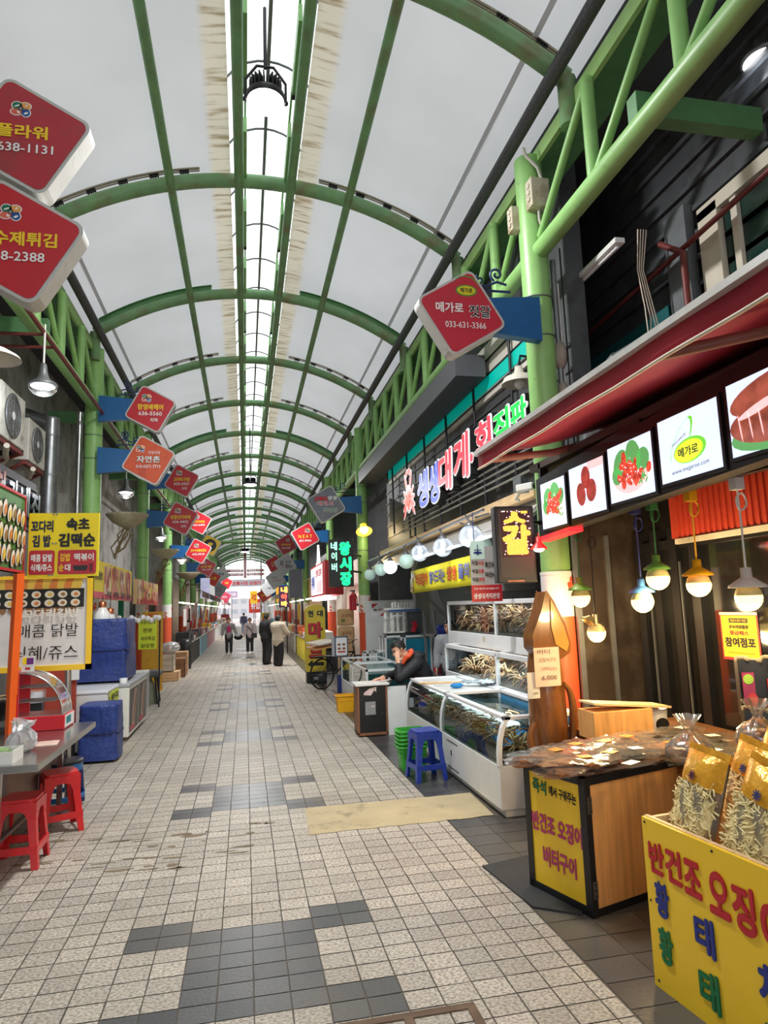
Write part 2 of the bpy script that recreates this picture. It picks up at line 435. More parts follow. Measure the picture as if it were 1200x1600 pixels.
# old mortar crack across the paving
mb = MB()
for k in range(46):
    x = rp.uniform(-2.1, .2); y = 5.15 + .1 * math.sin(3 * x) + rp.choice((0, .16, .42, .62)) + rp.uniform(-.05, .05); a, w = rp.uniform(.02, .12), rp.uniform(.006, .028)
    mb.add([(x + a * math.cos(q) * rp.uniform(.5, 1.2), y + w * math.sin(q) * rp.uniform(.5, 1.4), .0026) for q in [2 * PI * i / 9 for i in range(9)]], [tuple(range(9))])
struct(mb, 'trim_2', mk('mortar_smear', (128, 112, 90), 0.8, var=0.2))

# ------------------------------------------------------------------ walls
SIDING = mk('dark_siding', (74, 76, 80), 0.6, 0.2, var=0.15, vs=2, dirt=(50, 48, 46), ds=3)
WALLL = mk('left_wall_grey', (150, 148, 144), 0.7, var=0.2, vs=2, dirt=(96, 88, 80), ds=2.5)
mb = MB(); mb.box(4.1, 4.5, -8, 75, 0, 7.0)
for k in range(14):                                  # horizontal siding ribs on the upper floor
    mb.box(4.06, 4.1, -2, 16, 3.3 + k * 0.24, 3.3 + k * 0.24 + 0.05)
struct(mb, 'wall_right', SIDING)
mb = MB(); mb.box(-4.3, -3.7, -8, 75, 0, 7.0); struct(mb, 'wall_left', WALLL)
# eaves between canopy edge and the buildings
EAVE = mk('eave_dark', (58, 60, 62), 0.8, var=0.1)
mb = MB(); mb.box(3.05, 4.6, -8, 75, 6.42, 6.52); struct(mb, 'trim_3', EAVE)
mb = MB(); mb.box(-4.3, -2.6, -8, 75, 6.42, 6.52); struct(mb, 'trim_4', EAVE)

# ------------------------------------------------------------------ canopy
CX, CZ, CR = 0.215, 2.75, 4.55
def arc(x, dr=0.0): return CZ + math.sqrt((CR + dr) ** 2 - (x - CX) ** 2)
YA = [5.0 + 3.22 * k for k in range(-4, 23)]
def membrane_mat():
    m = bpy.data.materials.new('canopy_membrane'); m.use_nodes = True
    nt = m.node_tree; N = nt.nodes; L = nt.links; N.clear()
    o = N.new('ShaderNodeOutputMaterial'); t = N.new('ShaderNodeBsdfTranslucent'); d = N.new('ShaderNodeBsdfDiffuse'); mx = N.new('ShaderNodeMixShader')
    mx.inputs[0].default_value = 0.42
    tc = N.new('ShaderNodeTexCoord'); sp = N.new('ShaderNodeSeparateXYZ'); L.new(tc.outputs['Object'], sp.inputs[0])
    # beige water stains within a hand's reach of the ridge, with a ragged edge
    ab = N.new('ShaderNodeMath'); ab.operation = 'SUBTRACT'; ab.inputs[1].default_value = CX + 0.07; L.new(sp.outputs[0], ab.inputs[0])
    a2 = N.new('ShaderNodeMath'); a2.operation = 'ABSOLUTE'; L.new(ab.outputs[0], a2.inputs[0])
    nz = N.new('ShaderNodeTexNoise'); nz.inputs['Scale'].default_value = 1.3; nz.inputs['Detail'].default_value = 5; L.new(tc.outputs['Object'], nz.inputs['Vector'])
    ns = N.new('ShaderNodeMath'); ns.operation = 'MULTIPLY_ADD'; ns.inputs[1].default_value = 0.06; L.new(nz.outputs['Fac'], ns.inputs[0]); L.new(a2.outputs[0], ns.inputs[2])
    rp = N.new('ShaderNodeValToRGB'); rp.color_ramp.elements[0].position = 0.68; rp.color_ramp.elements[1].position = 0.76
    rp.color_ramp.elements[0].color = (1, 1, 1, 1); rp.color_ramp.elements[1].color = (0, 0, 0, 1); L.new(ns.outputs[0], rp.inputs[0])
    mp = N.new('ShaderNodeMapping'); mp.inputs['Scale'].default_value = (1.2, 9, 1); L.new(tc.outputs['Object'], mp.inputs[0])
    n2 = N.new('ShaderNodeTexNoise'); n2.inputs['Scale'].default_value = 1.6; n2.inputs['Detail'].default_value = 5; L.new(mp.outputs[0], n2.inputs['Vector'])
    r2 = N.new('ShaderNodeValToRGB'); r2.color_ramp.elements[0].position = 0.5; r2.color_ramp.elements[1].position = 0.68
    r2.color_ramp.elements[0].color = lin((204, 196, 178)); r2.color_ramp.elements[1].color = lin((150, 132, 104)); L.new(n2.outputs['Fac'], r2.inputs[0])
    cm = N.new('ShaderNodeMix'); cm.data_type = 'RGBA'; L.new(rp.outputs[0], cm.inputs[0]); cm.inputs[6].default_value = (0.57, 0.57, 0.57, 1); L.new(r2.outputs[0], cm.inputs[7])
    n4 = N.new('ShaderNodeTexNoise'); n4.inputs['Scale'].default_value = 0.5; n4.inputs['Detail'].default_value = 7; L.new(tc.outputs['Object'], n4.inputs['Vector'])
    r4 = N.new('ShaderNodeValToRGB'); r4.color_ramp.elements[0].position = 0.35; r4.color_ramp.elements[1].position = 0.7; r4.color_ramp.elements[0].color = (0.86, 0.86, 0.85, 1); L.new(n4.outputs['Fac'], r4.inputs[0])
    mm = N.new('ShaderNodeMix'); mm.data_type = 'RGBA'; mm.blend_type = 'MULTIPLY'; mm.inputs[0].default_value = 1; L.new(cm.outputs[2], mm.inputs[6]); L.new(r4.outputs[0], mm.inputs[7])
    L.new(mm.outputs[2], t.inputs[0]); L.new(mm.outputs[2], d.inputs[0])
    L.new(d.outputs[0], mx.inputs[1]); L.new(t.outputs[0], mx.inputs[2]); L.new(mx.outputs[0], o.inputs[0])
    return m
MEMB = membrane_mat()
YC0, YC1 = -4.0, 76.0
for (xa, xb) in ((-0.16, -2.75), (0.72, 3.15)):
    mb = MB(); ny = 26 * 6
    def fn(u, v):
        x = xa + (xb - xa) * u; y = YC0 + (YC1 - YC0) * v
        ph = ((y - 5.0) / 3.22) % 1.0
        return (x, y, arc(x, 0.2) - 0.05 * math.sin(PI * ph) * math.sin(PI * u))
    mb.grid(fn, 14, ny); struct(mb, 'ceiling', MEMB)
SEAM = sheet('seam_grey', (196, 196, 196), 0.0, .42)
for k, x in enumerate((2.62, -2.28)):
    mb = MB(); z = arc(x, 0.2) - 0.035
    mb.add([(x - .03, YC0, z), (x + .03, YC0, z), (x + .03, YC1, z), (x - .03, YC1, z)], [(0, 1, 2, 3)]); struct(mb, 'trim_%d' % (5 + k), SEAM)
# raised glazed lantern along the ridge
POLY = sheet('polycarbonate', (250, 250, 252), .6, .8)
mb = MB()
def lan(u, v):
    x = -0.2 + 0.96 * u; return (x, YC0 + (YC1 - YC0) * v, 7.5 + 0.32 * math.sin(PI * u) ** 0.6)
mb.grid(lan, 10, 2); struct(mb, 'window_1', POLY)
MULL = mk('mullion_grey', (104, 106, 104), 0.5, 0.3, var=0.1)
mb = MB(); mb.box(0.265, 0.305, YC0, YC1, 7.72, 7.77)
y = YC0
while y < YC1:
    mb.tube([(-0.17 + 0.9 * i / 8, y, 7.5 + 0.26 * math.sin(PI * i / 8) ** 0.6) for i in range(9)], 0.014, 6); y += 1.073
struct(mb, 'trim_7', MULL)
LGREEN = mk('lantern_green', (128, 178, 108), 0.45, var=0.12, dirt=(150, 120, 70), ds=8, dlo=0.6, dhi=0.75)
for k, x in enumerate((0.03, 0.55)):
    mb = MB(); mb.box(x - .012, x + .012, YC0, YC1, 7.5, 7.54)
    y = YC0
    while y < YC1:
        mb.box(x - .02, x + .02, y, y + 0.95, 7.28, 7.47, 0); mb.box(x - .022, x + .022, y + .95, y + 1.0, 7.26, 7.33, 1); y += 1.61
    struct(mb, 'trim_%d' % (8 + k), [LGREEN, BLACKM])

# arches
def make_arch(web, brackets):
    t = thing('roof_arch', 'x', 'arch', (0, 0, 0))
    xs = [XL + (XR - XL) * i / 30 for i in range(31)]
    pts = [(x, 0, arc(x)) for x in xs]
    mb = MB(); mb.tube(pts, 0.09, 12); mb.tube([(XR, 0, arc(XR)), (XR, 0, 5.95)], 0.085, 12); mb.tube([(XL, 0, arc(XL)), (XL, 0, 5.95)], 0.085, 12)
    mb.build('arch_tube', GREENA, t)
    for (a, b) in ((1.0, 2.85), (-0.55, -2.4)):
        if web:
            mb = MB(); q = [a + (b - a) * i / 12 for i in range(13)]
            for x0, x1 in zip(q[:-1], q[1:]):
                mb.add([(x0, 0, arc(x0, .06)), (x1, 0, arc(x1, .06)), (x1, 0, arc(x1, .19)), (x0, 0, arc(x0, .19))], [(0, 1, 2, 3)])
                mb.add([(x0, -.05, arc(x0, .16)), (x1, -.05, arc(x1, .16)), (x1, .05, arc(x1, .16)), (x0, .05, arc(x0, .16))], [(0, 1, 2, 3)])
            mb.build('web_plate', GREEND, t)
        else:
            mb = MB(); q = [a + (b - a) * i / 12 for i in range(13)]
            mb.tube([(x, 0, arc(x, .18)) for x in q], 0.016, 6); mb.tube([(x, 0, arc(x, .145)) for x in q], 0.010, 6)
            mb.build('clamp_bar', mk('clamp_bar_grey', (150, 140, 120), 0.5, 0.4), t)
            if brackets:
                for i in range(5):
                    x = a + (b - a) * (i + 0.5) / 5; an = -math.asin((x - CX) / CR)
                    mb = MB()
                    for dx in (-.045, -.015, .015, .045): mb.cbox((dx, 0, 0), (.012, .07, .06))
                    mb.cbox((0, 0, .025), (.12, .07, .012))
                    o = mb.build('clamp_bracket', BLACKM, t); o.location = (x, 0, arc(x, .12)); o.rotation_euler = (0, -an, 0)
    return t
protos = {}
LA = 'green tubular roof arch, number of arches from the camera end: '
ords = ['nearest to the camera, crossing the top right corner', 'second from the camera, behind the big red shop signs on the left', 'third from the camera, with a solid green web', 'fourth from the camera', 'fifth from the camera', 'sixth from the camera, with a solid web plate', 'seventh from the camera', 'eighth from the camera']
for k, y in enumerate(YA):
    n = k - 4                                   # 0 = nearest in view
    if n < 0: continue
    web = n in (2, 5, 8, 11, 14, 17, 20); key = (web, n < 8)
    lab = ('green roof arch, ' + ords[n]) if n < 8 else ('thin green roof arch in the far half of the canopy' + (' with a web plate' if web else ' with clamp bars'))
    if key not in protos:
        t = make_arch(web, n < 8); protos[key] = t; t.location = (0, y, 0); t['label'] = lab
    else: t = dup(protos[key], (0, y, 0), label=lab)
    t['group'] = 'arches of the canopy roof'
PURL = [(-0.9, 7.12, 0.055, 'left outer'), (-0.05, 7.24, 0.06, 'left ridge'), (0.62, 7.22, 0.06, 'right ridge'), (1.38, 7.10, 0.055, 'right outer')]
for x, z, r, nm in PURL:
    mb = MB(); mb.tube([(x, YC0, z), (x, YC1, z)], r, 12)
    tag(mb.build('roof_purlin', GREENA), 'long green ' + nm + ' pipe purlin running the length of the canopy', 'purlin', 'purlins under the canopy')
# gutter pipes
for x, nm in ((2.72, 'right'), (-2.33, 'left')):
    mb = MB(); mb.tube([(x, YC0, 6.36), (x, YC1, 6.36)], 0.065, 12)
    tag(mb.build('gutter_pipe', mk('gutter_black', (66, 66, 70), 0.55, var=0.3, vs=30)), 'long dark grey gutter pipe along the ' + nm + ' canopy edge', 'gutter pipe')

# ------------------------------------------------------------------ columns and trusses
COLR = [5.85, 16.3, 22.7, 32.3, 38.7, 45, 51.5, 58, 64.5]
COLL = [5.0, 11.6, 17.3, 22.7, 28.2, 33.7, 39.5, 46, 52.5, 59]
def make_column(deco=True):
    t = thing('green_column', 'x', 'column')
    mb = MB(); mb.tube([(0, 0, 1.95), (0, 0, 6.2)], 0.14, 20); mb.build('shaft', GREEN, t)
    mb = MB(); mb.tube([(0, 0, 0), (0, 0, 1.56)], 0.147, 20); mb.build('orange_base', ORANGE, t)
    mb = MB(); mb.tube([(0, 0, 1.56), (0, 0, 1.97)], 0.149, 20)
    mb.tube([(0, 0, 1.945), (0, 0, 1.975)], 0.152, 20); mb.build('white_band', WHITEP, t)
    if deco:
        mb = MB(); r = random.Random(4)
        for k in range(10):
            a = -PI / 2 + r.uniform(-1.7, 1.7); z = 1.60 + 0.033 * k + r.uniform(-.01, .01); rr = r.uniform(.022, .042)
            M = Matrix.Translation((math.cos(a) * .150, math.sin(a) * .150, z)) @ Matrix.Rotation(a + PI / 2, 4, 'Z')
            mb.add([M @ Vector((rr * math.cos(q) * (1 + .3 * math.sin(3 * q + k)), -0.002, rr * math.sin(q))) for q in [2 * PI * i / 12 for i in range(12)]], [tuple(range(12))])
        mb.build('orange_motifs', ORANGE, t)
    for z in (3.1, 4.3, 4.7):
        mb = MB(); mb.tube([(0.146 * math.cos(a), 0.146 * math.sin(a), z + .02 * math.sin(a)) for a in [2 * PI * i / 20 for i in range(20)]], 0.007, 5, closed=True); mb.build('cable_tie', GREYM, t)
    return t
colp = make_column()
nm = {0: 'nearest', 1: 'second', 2: 'third', 3: 'fourth', 4: 'fifth'}
first = True
for side, xs, ys in (('right', XR - .02, COLR), ('left', XL - .02, COLL)):
    for k, y in enumerate(ys):
        if side == 'left' and k == 0: continue
        kk = k if side == 'right' else k - 1
        if side == 'right': lab = ['green column with white and orange foot behind the carved squid', 'green column with orange foot behind the man at the podium', 'green column beside the green letter sign, behind the yellow pillar sign', 'green column behind the white framed signs on the right', 'green column past the amber letter sign'][k] if k < 5 else 'green column far down the right side'
        else: lab = ['broad green column beside the yellow menu sign on the left', 'second green column on the left, behind the second banner', 'third green column on the left, with an orange foot by the crates', 'fourth green column on the left', 'fifth green column on the left'][kk] if kk < 5 else 'green column far down the left side'
        if first: colp.location = (xs, y, 0); t = colp; t['label'] = lab; first = False
        else: t = dup(colp, (xs, y, 0), rz=0.3 * k, label=lab)
        t['group'] = 'green columns carrying the canopy'
def truss(side, x, ya, yb, label, posts):
    sgn = 1 if side == 'right' else -1
    t = thing('roof_truss', label, 'truss', (x, ya, 0), 0, 'side trusses under the canopy edges')
    ln = yb - ya
    mb = MB(); mb.box(*sorted((0.06 * sgn, 0.42 * sgn)), 0, ln, 6.14, 6.24); mb.build('top_chord', GREEND, t)
    mb = MB(); mb.box(*sorted((0.02 * sgn, 0.065 * sgn)), 0, ln, 6.12, 6.27); mb.build('flange', GREENL, t)
    mb = MB(); mb.tube([(0, 0, 5.17), (0, ln, 5.17)], 0.09, 14); mb.build('bottom_chord', GREEN, t)
    n = max(2, round(ln / 1.1)); prev = None
    for i in range(n + 1):
        y = ln * i / n
        if 0 < i < n:
            mb = MB(); mb.tube([(0, y, 5.2), (0, y, 6.14)], 0.06, 10); mb.build('post', GREEN, t)
        if i and posts:
            y0 = ln * (i - 1) / n
            mb = MB(); mb.tube([(0, y, 5.2), (0, y0, 6.12)], 0.04, 8); mb.build('diagonal', GREEN, t)
    for y in ([ln * .25, ln * .75] if posts else []):
        mb = MB(); mb.box(*sorted((0, 1.1 * sgn)), y - .06, y + .06, 5.3, 5.5); mb.build('cross_beam', GREEND, t)
trl = ['nearest, top right of the picture', 'over the letters of the crab shop', 'above the green lit letters', 'behind the white framed signs']
prevY = -1.2
for k, y in enumerate(COLR):
    truss('right', XR, prevY, y, 'green tubular truss along the right canopy edge, ' + (trl[k] if k < 4 else 'far down the alley'), k < 5); prevY = y
trl = ['', 'nearest, above the air conditioners', 'behind the first pair of small diamond signs', 'behind the third and fourth diamond signs']
prevY = 0.5
for k, y in enumerate(COLL):
    if k == 0: continue
    truss('left', XL, prevY, y, 'green tubular truss along the left canopy edge, ' + (trl[k] if k < 4 else 'far down the alley'), k < 5); prevY = y
# ================================================================== DIAMOND SHOP SIGNS
EG = mk('emblem_green', (30, 110, 84), 0.5, var=0); EO = mk('emblem_orange', (232, 160, 84), 0.5, var=0)
ER = mk('emblem_coral', (226, 104, 84), 0.5, var=0); EB = mk('emblem_blue', (30, 76, 150), 0.5, var=0); EK = mk('emblem_charcoal', (52, 54, 60), 0.5, var=0)
SIGNORANGE = mk('sign_orange', (214, 84, 40), 0.45, var=0.14, vs=3, dirt=(150, 40, 30), ds=3, dlo=0.5, dhi=0.75)
SIGNGREY = mk('sign_grey_face', (176, 178, 182), 0.5, var=0.05)
SIGNSLATE = mk('sign_slate_face', (120, 124, 132), 0.5, var=0.2, vs=4)
def emblem(parent, x, z, k, y):
    mb = MB()
    for dx, dz, a, b, mi in ((-.34, .3, .42, .36, 0), (.36, .3, .46, .34, 1), (-.4, -.34, .46, .3, 2), (.42, -.36, .36, .38, 3)):
        mb.ell(x + dx * k, z + dz * k, a * k + .08 * k, b * k + .08 * k, y, 5); mb.ell(x + dx * k, z + dz * k, a * k, b * k, y - .001, mi)
    mb.ell(x - .34 * k, z + .26 * k, .26 * k, .07 * k, y - .002, 5, rot=.4); mb.ell(x + .44 * k, z - .42 * k, .2 * k, .1 * k, y - .002, 5, rot=.5)
    mb.ell(x - .2 * k, z - .36 * k, .1 * k, .16 * k, y - .002, 5, rot=.6); mb.ell(x + .46 * k, z + .36 * k, .16 * k, .06 * k, y - .002, 5, rot=.9)
    mb.rect(x - .2 * k, x + .2 * k, z - .2 * k, z + .2 * k, y - .003, 4); mb.rect(x - .1 * k, x + .1 * k, z - .12 * k, z - .08 * k, y - .004, 5); mb.rect(x - .1 * k, x + .1 * k, z + .03 * k, z + .07 * k, y - .004, 5)
    mb.build('emblem', [EG, EO, ER, EB, EK, TXW], parent)
def scroll(parent, x0, z0, k, sgn, y):
    mb = MB()
    def spiral(cx, cz, r, a0, turns, flip):
        return [(cx + flip * r * (1 - t * .8) * math.cos(a0 + t * turns * 2 * PI), y, cz + r * (1 - t * .8) * math.sin(a0 + t * turns * 2 * PI)) for t in [i / 18 for i in range(19)]]
    mb.tube(spiral(x0, z0 + .1 * k, .09 * k, -1.2, 1.3, sgn), .012, 6); mb.tube(spiral(x0 + sgn * .22 * k, z0 + .02 * k, .06 * k, 2.0, 1.2, -sgn), .010, 6)
    mb.tube([(x0 - sgn * .12 * k, y, z0 - .02), (x0, y, z0 + .005), (x0 + sgn * .15 * k, y, z0 - .06 * k), (x0 + sgn * .3 * k, y, z0 - .03)], .012, 6)
    mb.tube([(x0 - sgn * .16 * k, y, z0 - .09), (x0 + sgn * .32 * k, y, z0 - .09)], .012, 6)
    mb.build('scrollwork', NAVY, parent)
def diamond(label, uv, Y, side, ang, face, texts=(), emb=(0, .17, .13), colx=None, depth=.17, group='diamond shop signs down the alley', bp=True, ck=None):
    """square lightbox turned by ang degrees, facing the near end of the alley"""
    c = PY(uv[0], uv[1], Y)
    t = thing('diamond_sign', label, 'sign', c, 0, group)
    a = R_(ang); rot = lambda p: [(x * math.cos(a) - z * math.sin(a), x * math.sin(a) + z * math.cos(a)) for x, z in p]
    mb = MB(); mb.prism(rot(rrect(side, side, side * .11)), 0, depth, 0, smooth=False); mb.build('lightbox_rim', SIGNEDGE, t, bev=.006)
    mb = MB(); mb.flat(rot(rrect(side * .93, side * .93, side * .085)), -.004); mb.build('face_panel', face, t)
    byc = {}
    for (s, x, z, h, w, m, b) in texts: byc.setdefault((m.name, b), [m, []])[1].append((s, x * side, z * side, h * side, w * side if w else None))
    for i_, ((nm_, b), (m, it)) in enumerate(byc.items()): letters(t, m, it, -.008 - .002 * i_, bold=b)
    if emb: emblem(t, emb[0] * side, emb[1] * side, emb[2] * side, -.006)
    if colx is not None and bp:
        sg = 1 if colx > c.x else -1
        x1 = (colx - c.x) - sg * .1; x0 = sg * side * .42
        if abs(x1) > abs(x0) + .03:
            mb = MB(); h = .22
            mb.prism([(x0, -h * .75), (x1, -h), (x1, h), (x0, h * .8)] if sg > 0 else [(x1, -h), (x0, -h * .75), (x0, h * .8), (x1, h)], .03, .13); mb.build('bracket_plate', BLUEB, t)
            scroll(t, sg * (side * .62), .34 * side / .6, .8, -sg, .08)
    return t
Y_, W_, K_ = TXY, TXW, TXK
diamond('large red diamond sign, upper of the pair at the top left', (38, 212), 4.75, .68, -29, SIGNRED2, [('플라워', -.02, .04, .155, .50, Y_, .03), ('638-1131', .02, -.15, .10, .54, W_, .015)], (-.04, .30, .115), XL)
diamond('large red diamond sign, lower of the pair at the top left', (22, 376), 4.75, .70, -29, SIGNRED, [('라수제튀김', .03, .02, .155, .74, Y_, .03), ('638-2388', .02, -.17, .10, .54, W_, .015)], (-.04, .30, .115), XL)
diamond('small red diamond sign, yellow lettering over 636-5560, beside the first left column', (235, 639), 11.3, .62, -28, SIGNRED, [('장영애헤어', 0, .05, .17, .66, Y_, .03), ('636-5560', 0, -.13, .11, .6, W_, .015), ('지하', .1, -.31, .11, .2, W_, .02)], (-.1, .3, .14), XL)
diamond('orange diamond sign with white lettering and a black twig', (232, 719), 11.3, .64, -29, SIGNORANGE, [('건강식당', .14, .2, .08, .3, W_, .01), ('자연촌', 0, .02, .19, .6, K_, .05), ('자연촌', 0, .022, .175, .58, W_, .02), ('010-5371-7719', 0, -.17, .08, .6, W_, .012)], (-.2, .3, .12), XL)
diamond('red diamond sign reading 633-2527, just right of the orange one', (284, 751), 17.0, .64, -29, SIGNRED, [('고려다방', 0, .05, .16, .62, Y_, .025), ('633-2527', 0, -.13, .10, .58, W_, .015), ('지하', .1, -.31, .1, .2, W_, .02)], (-.1, .3, .13), XL)
diamond('red diamond sign reading 636-4432, under the orange one', (282, 810), 17.0, .64, -29, SIGNRED, [('유람선카바레', 0, .05, .17, .74, Y_, .025), ('636-4432', 0, -.13, .10, .58, W_, .015), ('지하', .12, -.31, .1, .2, W_, .02)], (-.1, .3, .13), XL)
diamond('red diamond sign half hidden behind the one reading 636-4432', (311, 816), 22.5, .62, -29, SIGNRED, [('크리피메모', .0, .03, .15, .6, Y_, .02), ('631-6394', 0, -.15, .10, .58, W_, .015)], (-.1, .28, .13), XL)
diamond('red diamond sign reading 632-5310, lower left in the row', (310, 861), 22.5, .64, -29, SIGNRED, [('온누리생활용품점', 0, .03, .14, .76, Y_, .02), ('632-5310', 0, -.16, .10, .58, W_, .015)], (-.1, .28, .13), XL)
t = diamond('yellow and black round-patterned sign behind the red ones on the left', (328, 852), 28, .7, -29, YELO, [], None, XL)
mb = MB(); mb.ell(0, 0, .26, .26, -.008, 0, 24); mb.ell(.02, .05, .1, .07, -.012, 1); mb.build('roundel', [BLACK, YELO], t)
diamond('dark red diamond sign below the one reading 632-5310', (322.5, 886), 28.2, .62, -29, SIGNRED2, [('모두랑 해변', 0, .02, .16, .7, Y_, .02), ('632-1178', 0, -.17, .1, .55, W_, .012)], (-.1, .28, .11), XL)
diamond('orange-red diamond sign with one white word in the left row', (332, 904), 33.5, .62, -29, mk('sign_vermilion', (216, 60, 36), .5, var=.05), [('시계', 0, 0, .26, .55, TXY, .02)], None, XL)
diamond('white and blue diamond sign far down the left row', (346, 897), 39.3, .72, -60, WHITEP, [('횟집', 0, 0, .2, .4, TXB, .02)], None, XL)
diamond('grey diamond sign far down the left row', (341, 921), 39.3, .74, -34, SIGNGREY, [('오징어', 0, .1, .1, .5, TXK, .01), ('순대', 0, -.1, .1, .4, TXK, .01)], None, XL)
diamond('small red diamond sign far down on the left, above the pink one', (354, 911), 46, .66, -29, SIGNRED, [('식당', 0, 0, .2, .4, Y_, .02)], None, XL)
diamond('small pinkish red diamond sign far down on the left, lowest of the row', (351, 933), 46, .7, -29, mk('sign_pinkish', (190, 64, 90), .5, var=.05), [('미가', 0, 0, .2, .4, W_, .02)], None, XL)
# right-hand row
t = diamond('big crimson diamond sign with yellow oval badge and 033-631-3366', (722, 488), 5.6, .64, 31, mk('sign_crimson', (196, 38, 62), .4, var=.04), [('메가로', -.19, .06, .16, .42, W_, .03), ('젓갈', .27, .02, .2, .34, W_, .05), ('젓갈', .27, .02, .18, .32, K_, .02), ('033-631-3366', .04, -.2, .095, .62, W_, .012)], None, XR)
LOGOY = mk('badge_yellow', (222, 214, 40), .45, var=0); LOGOG = mk('badge_green', (90, 150, 50), .45, var=0)
mb = MB(); mb.ell(.05, .215, .105, .058, -.006, 1, 24); mb.ell(.05, .215, .088, .045, -.009, 0, 24)
pts = [(.05 + .13 * math.cos(q) + .0, .25 + .115 * math.sin(q)) for q in [PI * (.95 - 1.0 * i / 14) for i in range(15)]]
for i in range(14):
    w1, w2 = .004 + .018 * i / 14, .004 + .018 * (i + 1) / 14
    (a, b), (c, d) = pts[i], pts[i + 1]; mb.flat([(a, b - w1), (c, d - w2), (c, d), (a, b)], -.006, 1)
mb.build('badge', [LOGOY, LOGOG], t); letters(t, K_, [('메가로', .05, .215, .05, .12)], -.012, bold=.02)
t = diamond('slate grey diamond sign with crab and three lines of lettering', (510, 788), 15.8, .70, 31, SIGNSLATE, [('생생', .2, .22, .15, .32, W_, .03), ('대게.회', -.04, .03, .16, .56, W_, .06), ('대게.회', -.04, .03, .14, .54, TXR, .02), ('직판장', .14, -.2, .16, .5, W_, .06), ('직판장', .14, -.2, .14, .48, TXG, .02)], None, XR)
mb = MB(); mb.ell(-.12, .14, .07, .05, -.012)
for s_ in (-1, 1):
    for k in range(4): mb.ell(-.12 + s_ * (.1 + .01 * k), .18 - .03 * k, .05, .012, -.011, 0, 8, rot=s_ * (.7 - .4 * k))
mb.build('crab_motif', TXR, t)
diamond('red diamond sign with the word NEAT in yellow', (477, 838), 22.5, .735, 29, SIGNRED, [('N E A T', 0, .0, .15, .62, Y_, .012), ('631-0966', 0, -.2, .10, .55, W_, .012)], (.1, .27, .13), XR)
diamond('dark red diamond sign just left of the word NEAT', (447, 851), 32.4, .81, 29, SIGNRED2, [('순덕보살', 0, .0, .14, .56, Y_, .02), ('636-2780', 0, -.2, .09, .5, W_, .012)], (.1, .27, .12), XR)
diamond('grey diamond sign with bold black lettering below the dark red one', (446, 882), 32.1, .82, 31, SIGNGREY, [('오', -.22, .1, .24, .24, K_, .03), ('손네', .14, .14, .14, .3, K_, .02), ('전', .1, -.1, .22, .22, K_, .03), ('집', .3, -.12, .14, .13, K_, .02), ('식', -.16, -.12, .12, .12, TXR, .02)], None, XR)
diamond('red and orange diamond sign behind the grey one on the right', (428, 881), 38.65, .75, 29, SIGNRED, [('은파', 0, .06, .16, .4, Y_, .02), ('633-11', 0, -.14, .1, .4, W_, .01)], None, XR)
diamond('light grey diamond sign with two lines of script, right row', (431, 905), 38.35, .87, 33, mk('sign_pale_grey', (204, 206, 208), .5, var=.04), [('청초호', -.1, .12, .1, .4, K_, .01), ('젓갈마을', .06, -.08, .1, .5, TXR, .01)], None, XR)
diamond('pale grey diamond sign far down the right row', (420, 919), 44.9, .86, 33, SIGNGREY, [('그린', 0, 0, .12, .4, K_, .01)], None, XR)
diamond('small dark orange diamond sign far down, lowest of the right row', (413, 930), 51.4, .86, 33, mk('sign_rust', (190, 60, 40), .5, var=.1), [('동해횟집', 0, 0, .13, .6, Y_, .02)], None, XR)

# ================================================================== LAMPS
LEDW = mk('lamp_disc_white', (255, 255, 255), .4, var=0, emit=14)
LEDC = mk('cool_led', (232, 242, 255), .4, var=0, emit=9)
LEDH = mk('hot_core', (255, 255, 255), .4, var=0, emit=14)
WARM = mk('warm_bulb', (255, 226, 138), .4, var=0, emit=3.0)
WARMS = mk('warm_core', (255, 236, 170), .4, var=0, emit=8)
def point(parent, loc, power, col, r=.08, name='lamp_light'):
    l = bpy.data.lights.new(name, 'POINT'); l.energy = power; l.color = col; l.shadow_soft_size = r
    o = bpy.data.objects.new(name, l); COL.objects.link(o); o.parent = parent; o.location = loc; return o
def high_bay(uv, Y, r, label, power):
    c = PY(uv[0], uv[1], Y); t = thing('high_bay_lamp', label, 'lamp', c, 0, 'round lamps under the ridge')
    mb = MB(); mb.lathe([(1e-4, -.03), (r * .92, -.03), (r * .98, -.01)], 32); mb.build('diffuser', LEDW, t)
    mb = MB(); mb.lathe([(r * .98, -.01), (r * 1.04, 0), (r * 1.04, .05), (r * .8, .08), (1e-4, .1)], 32)
    for k in range(22):
        a = 2 * PI * k / 22; mb.cbox((r * .62 * math.cos(a), r * .62 * math.sin(a), .14), (r * .5, .012, .12), rot=(0, 0, a))
    mb.build('housing', BLACK, t)
    mb = MB(); mb.tube([(-r * 1.08, 0, .0), (-r * 1.08, 0, .2), (-r * .45, 0, .36), (r * .45, 0, .36), (r * 1.08, 0, .2), (r * 1.08, 0, 0)], .014, 6); mb.ball((-r * 1.08, 0, 0), .025, 8); mb.ball((r * 1.08, 0, 0), .025, 8); mb.build('yoke', BLACK, t)
    mb = MB(); mb.tube([(0, 0, .34), (0, 0, max(.5, 7.45 - c.z))], .017, 8); mb.build('hanging_rod', DARK, t)
    l = bpy.data.lights.new('high_bay_light', 'AREA'); l.shape = 'DISK'; l.size = r * 1.7; l.energy = power
    o = bpy.data.objects.new('high_bay_light', l); COL.objects.link(o); o.parent = t; o.location = (0, 0, -.05)
    return t
high_bay((415, 158), 5.75, .175, 'round white lamp hanging from the ridge nearest the camera', 300)
high_bay((391, 757), 21, .2, 'round white lamp under the ridge halfway down the canopy', 300)
high_bay((383, 862), 44, .28, 'small white ridge lamp far away above the brown signpost', 300)
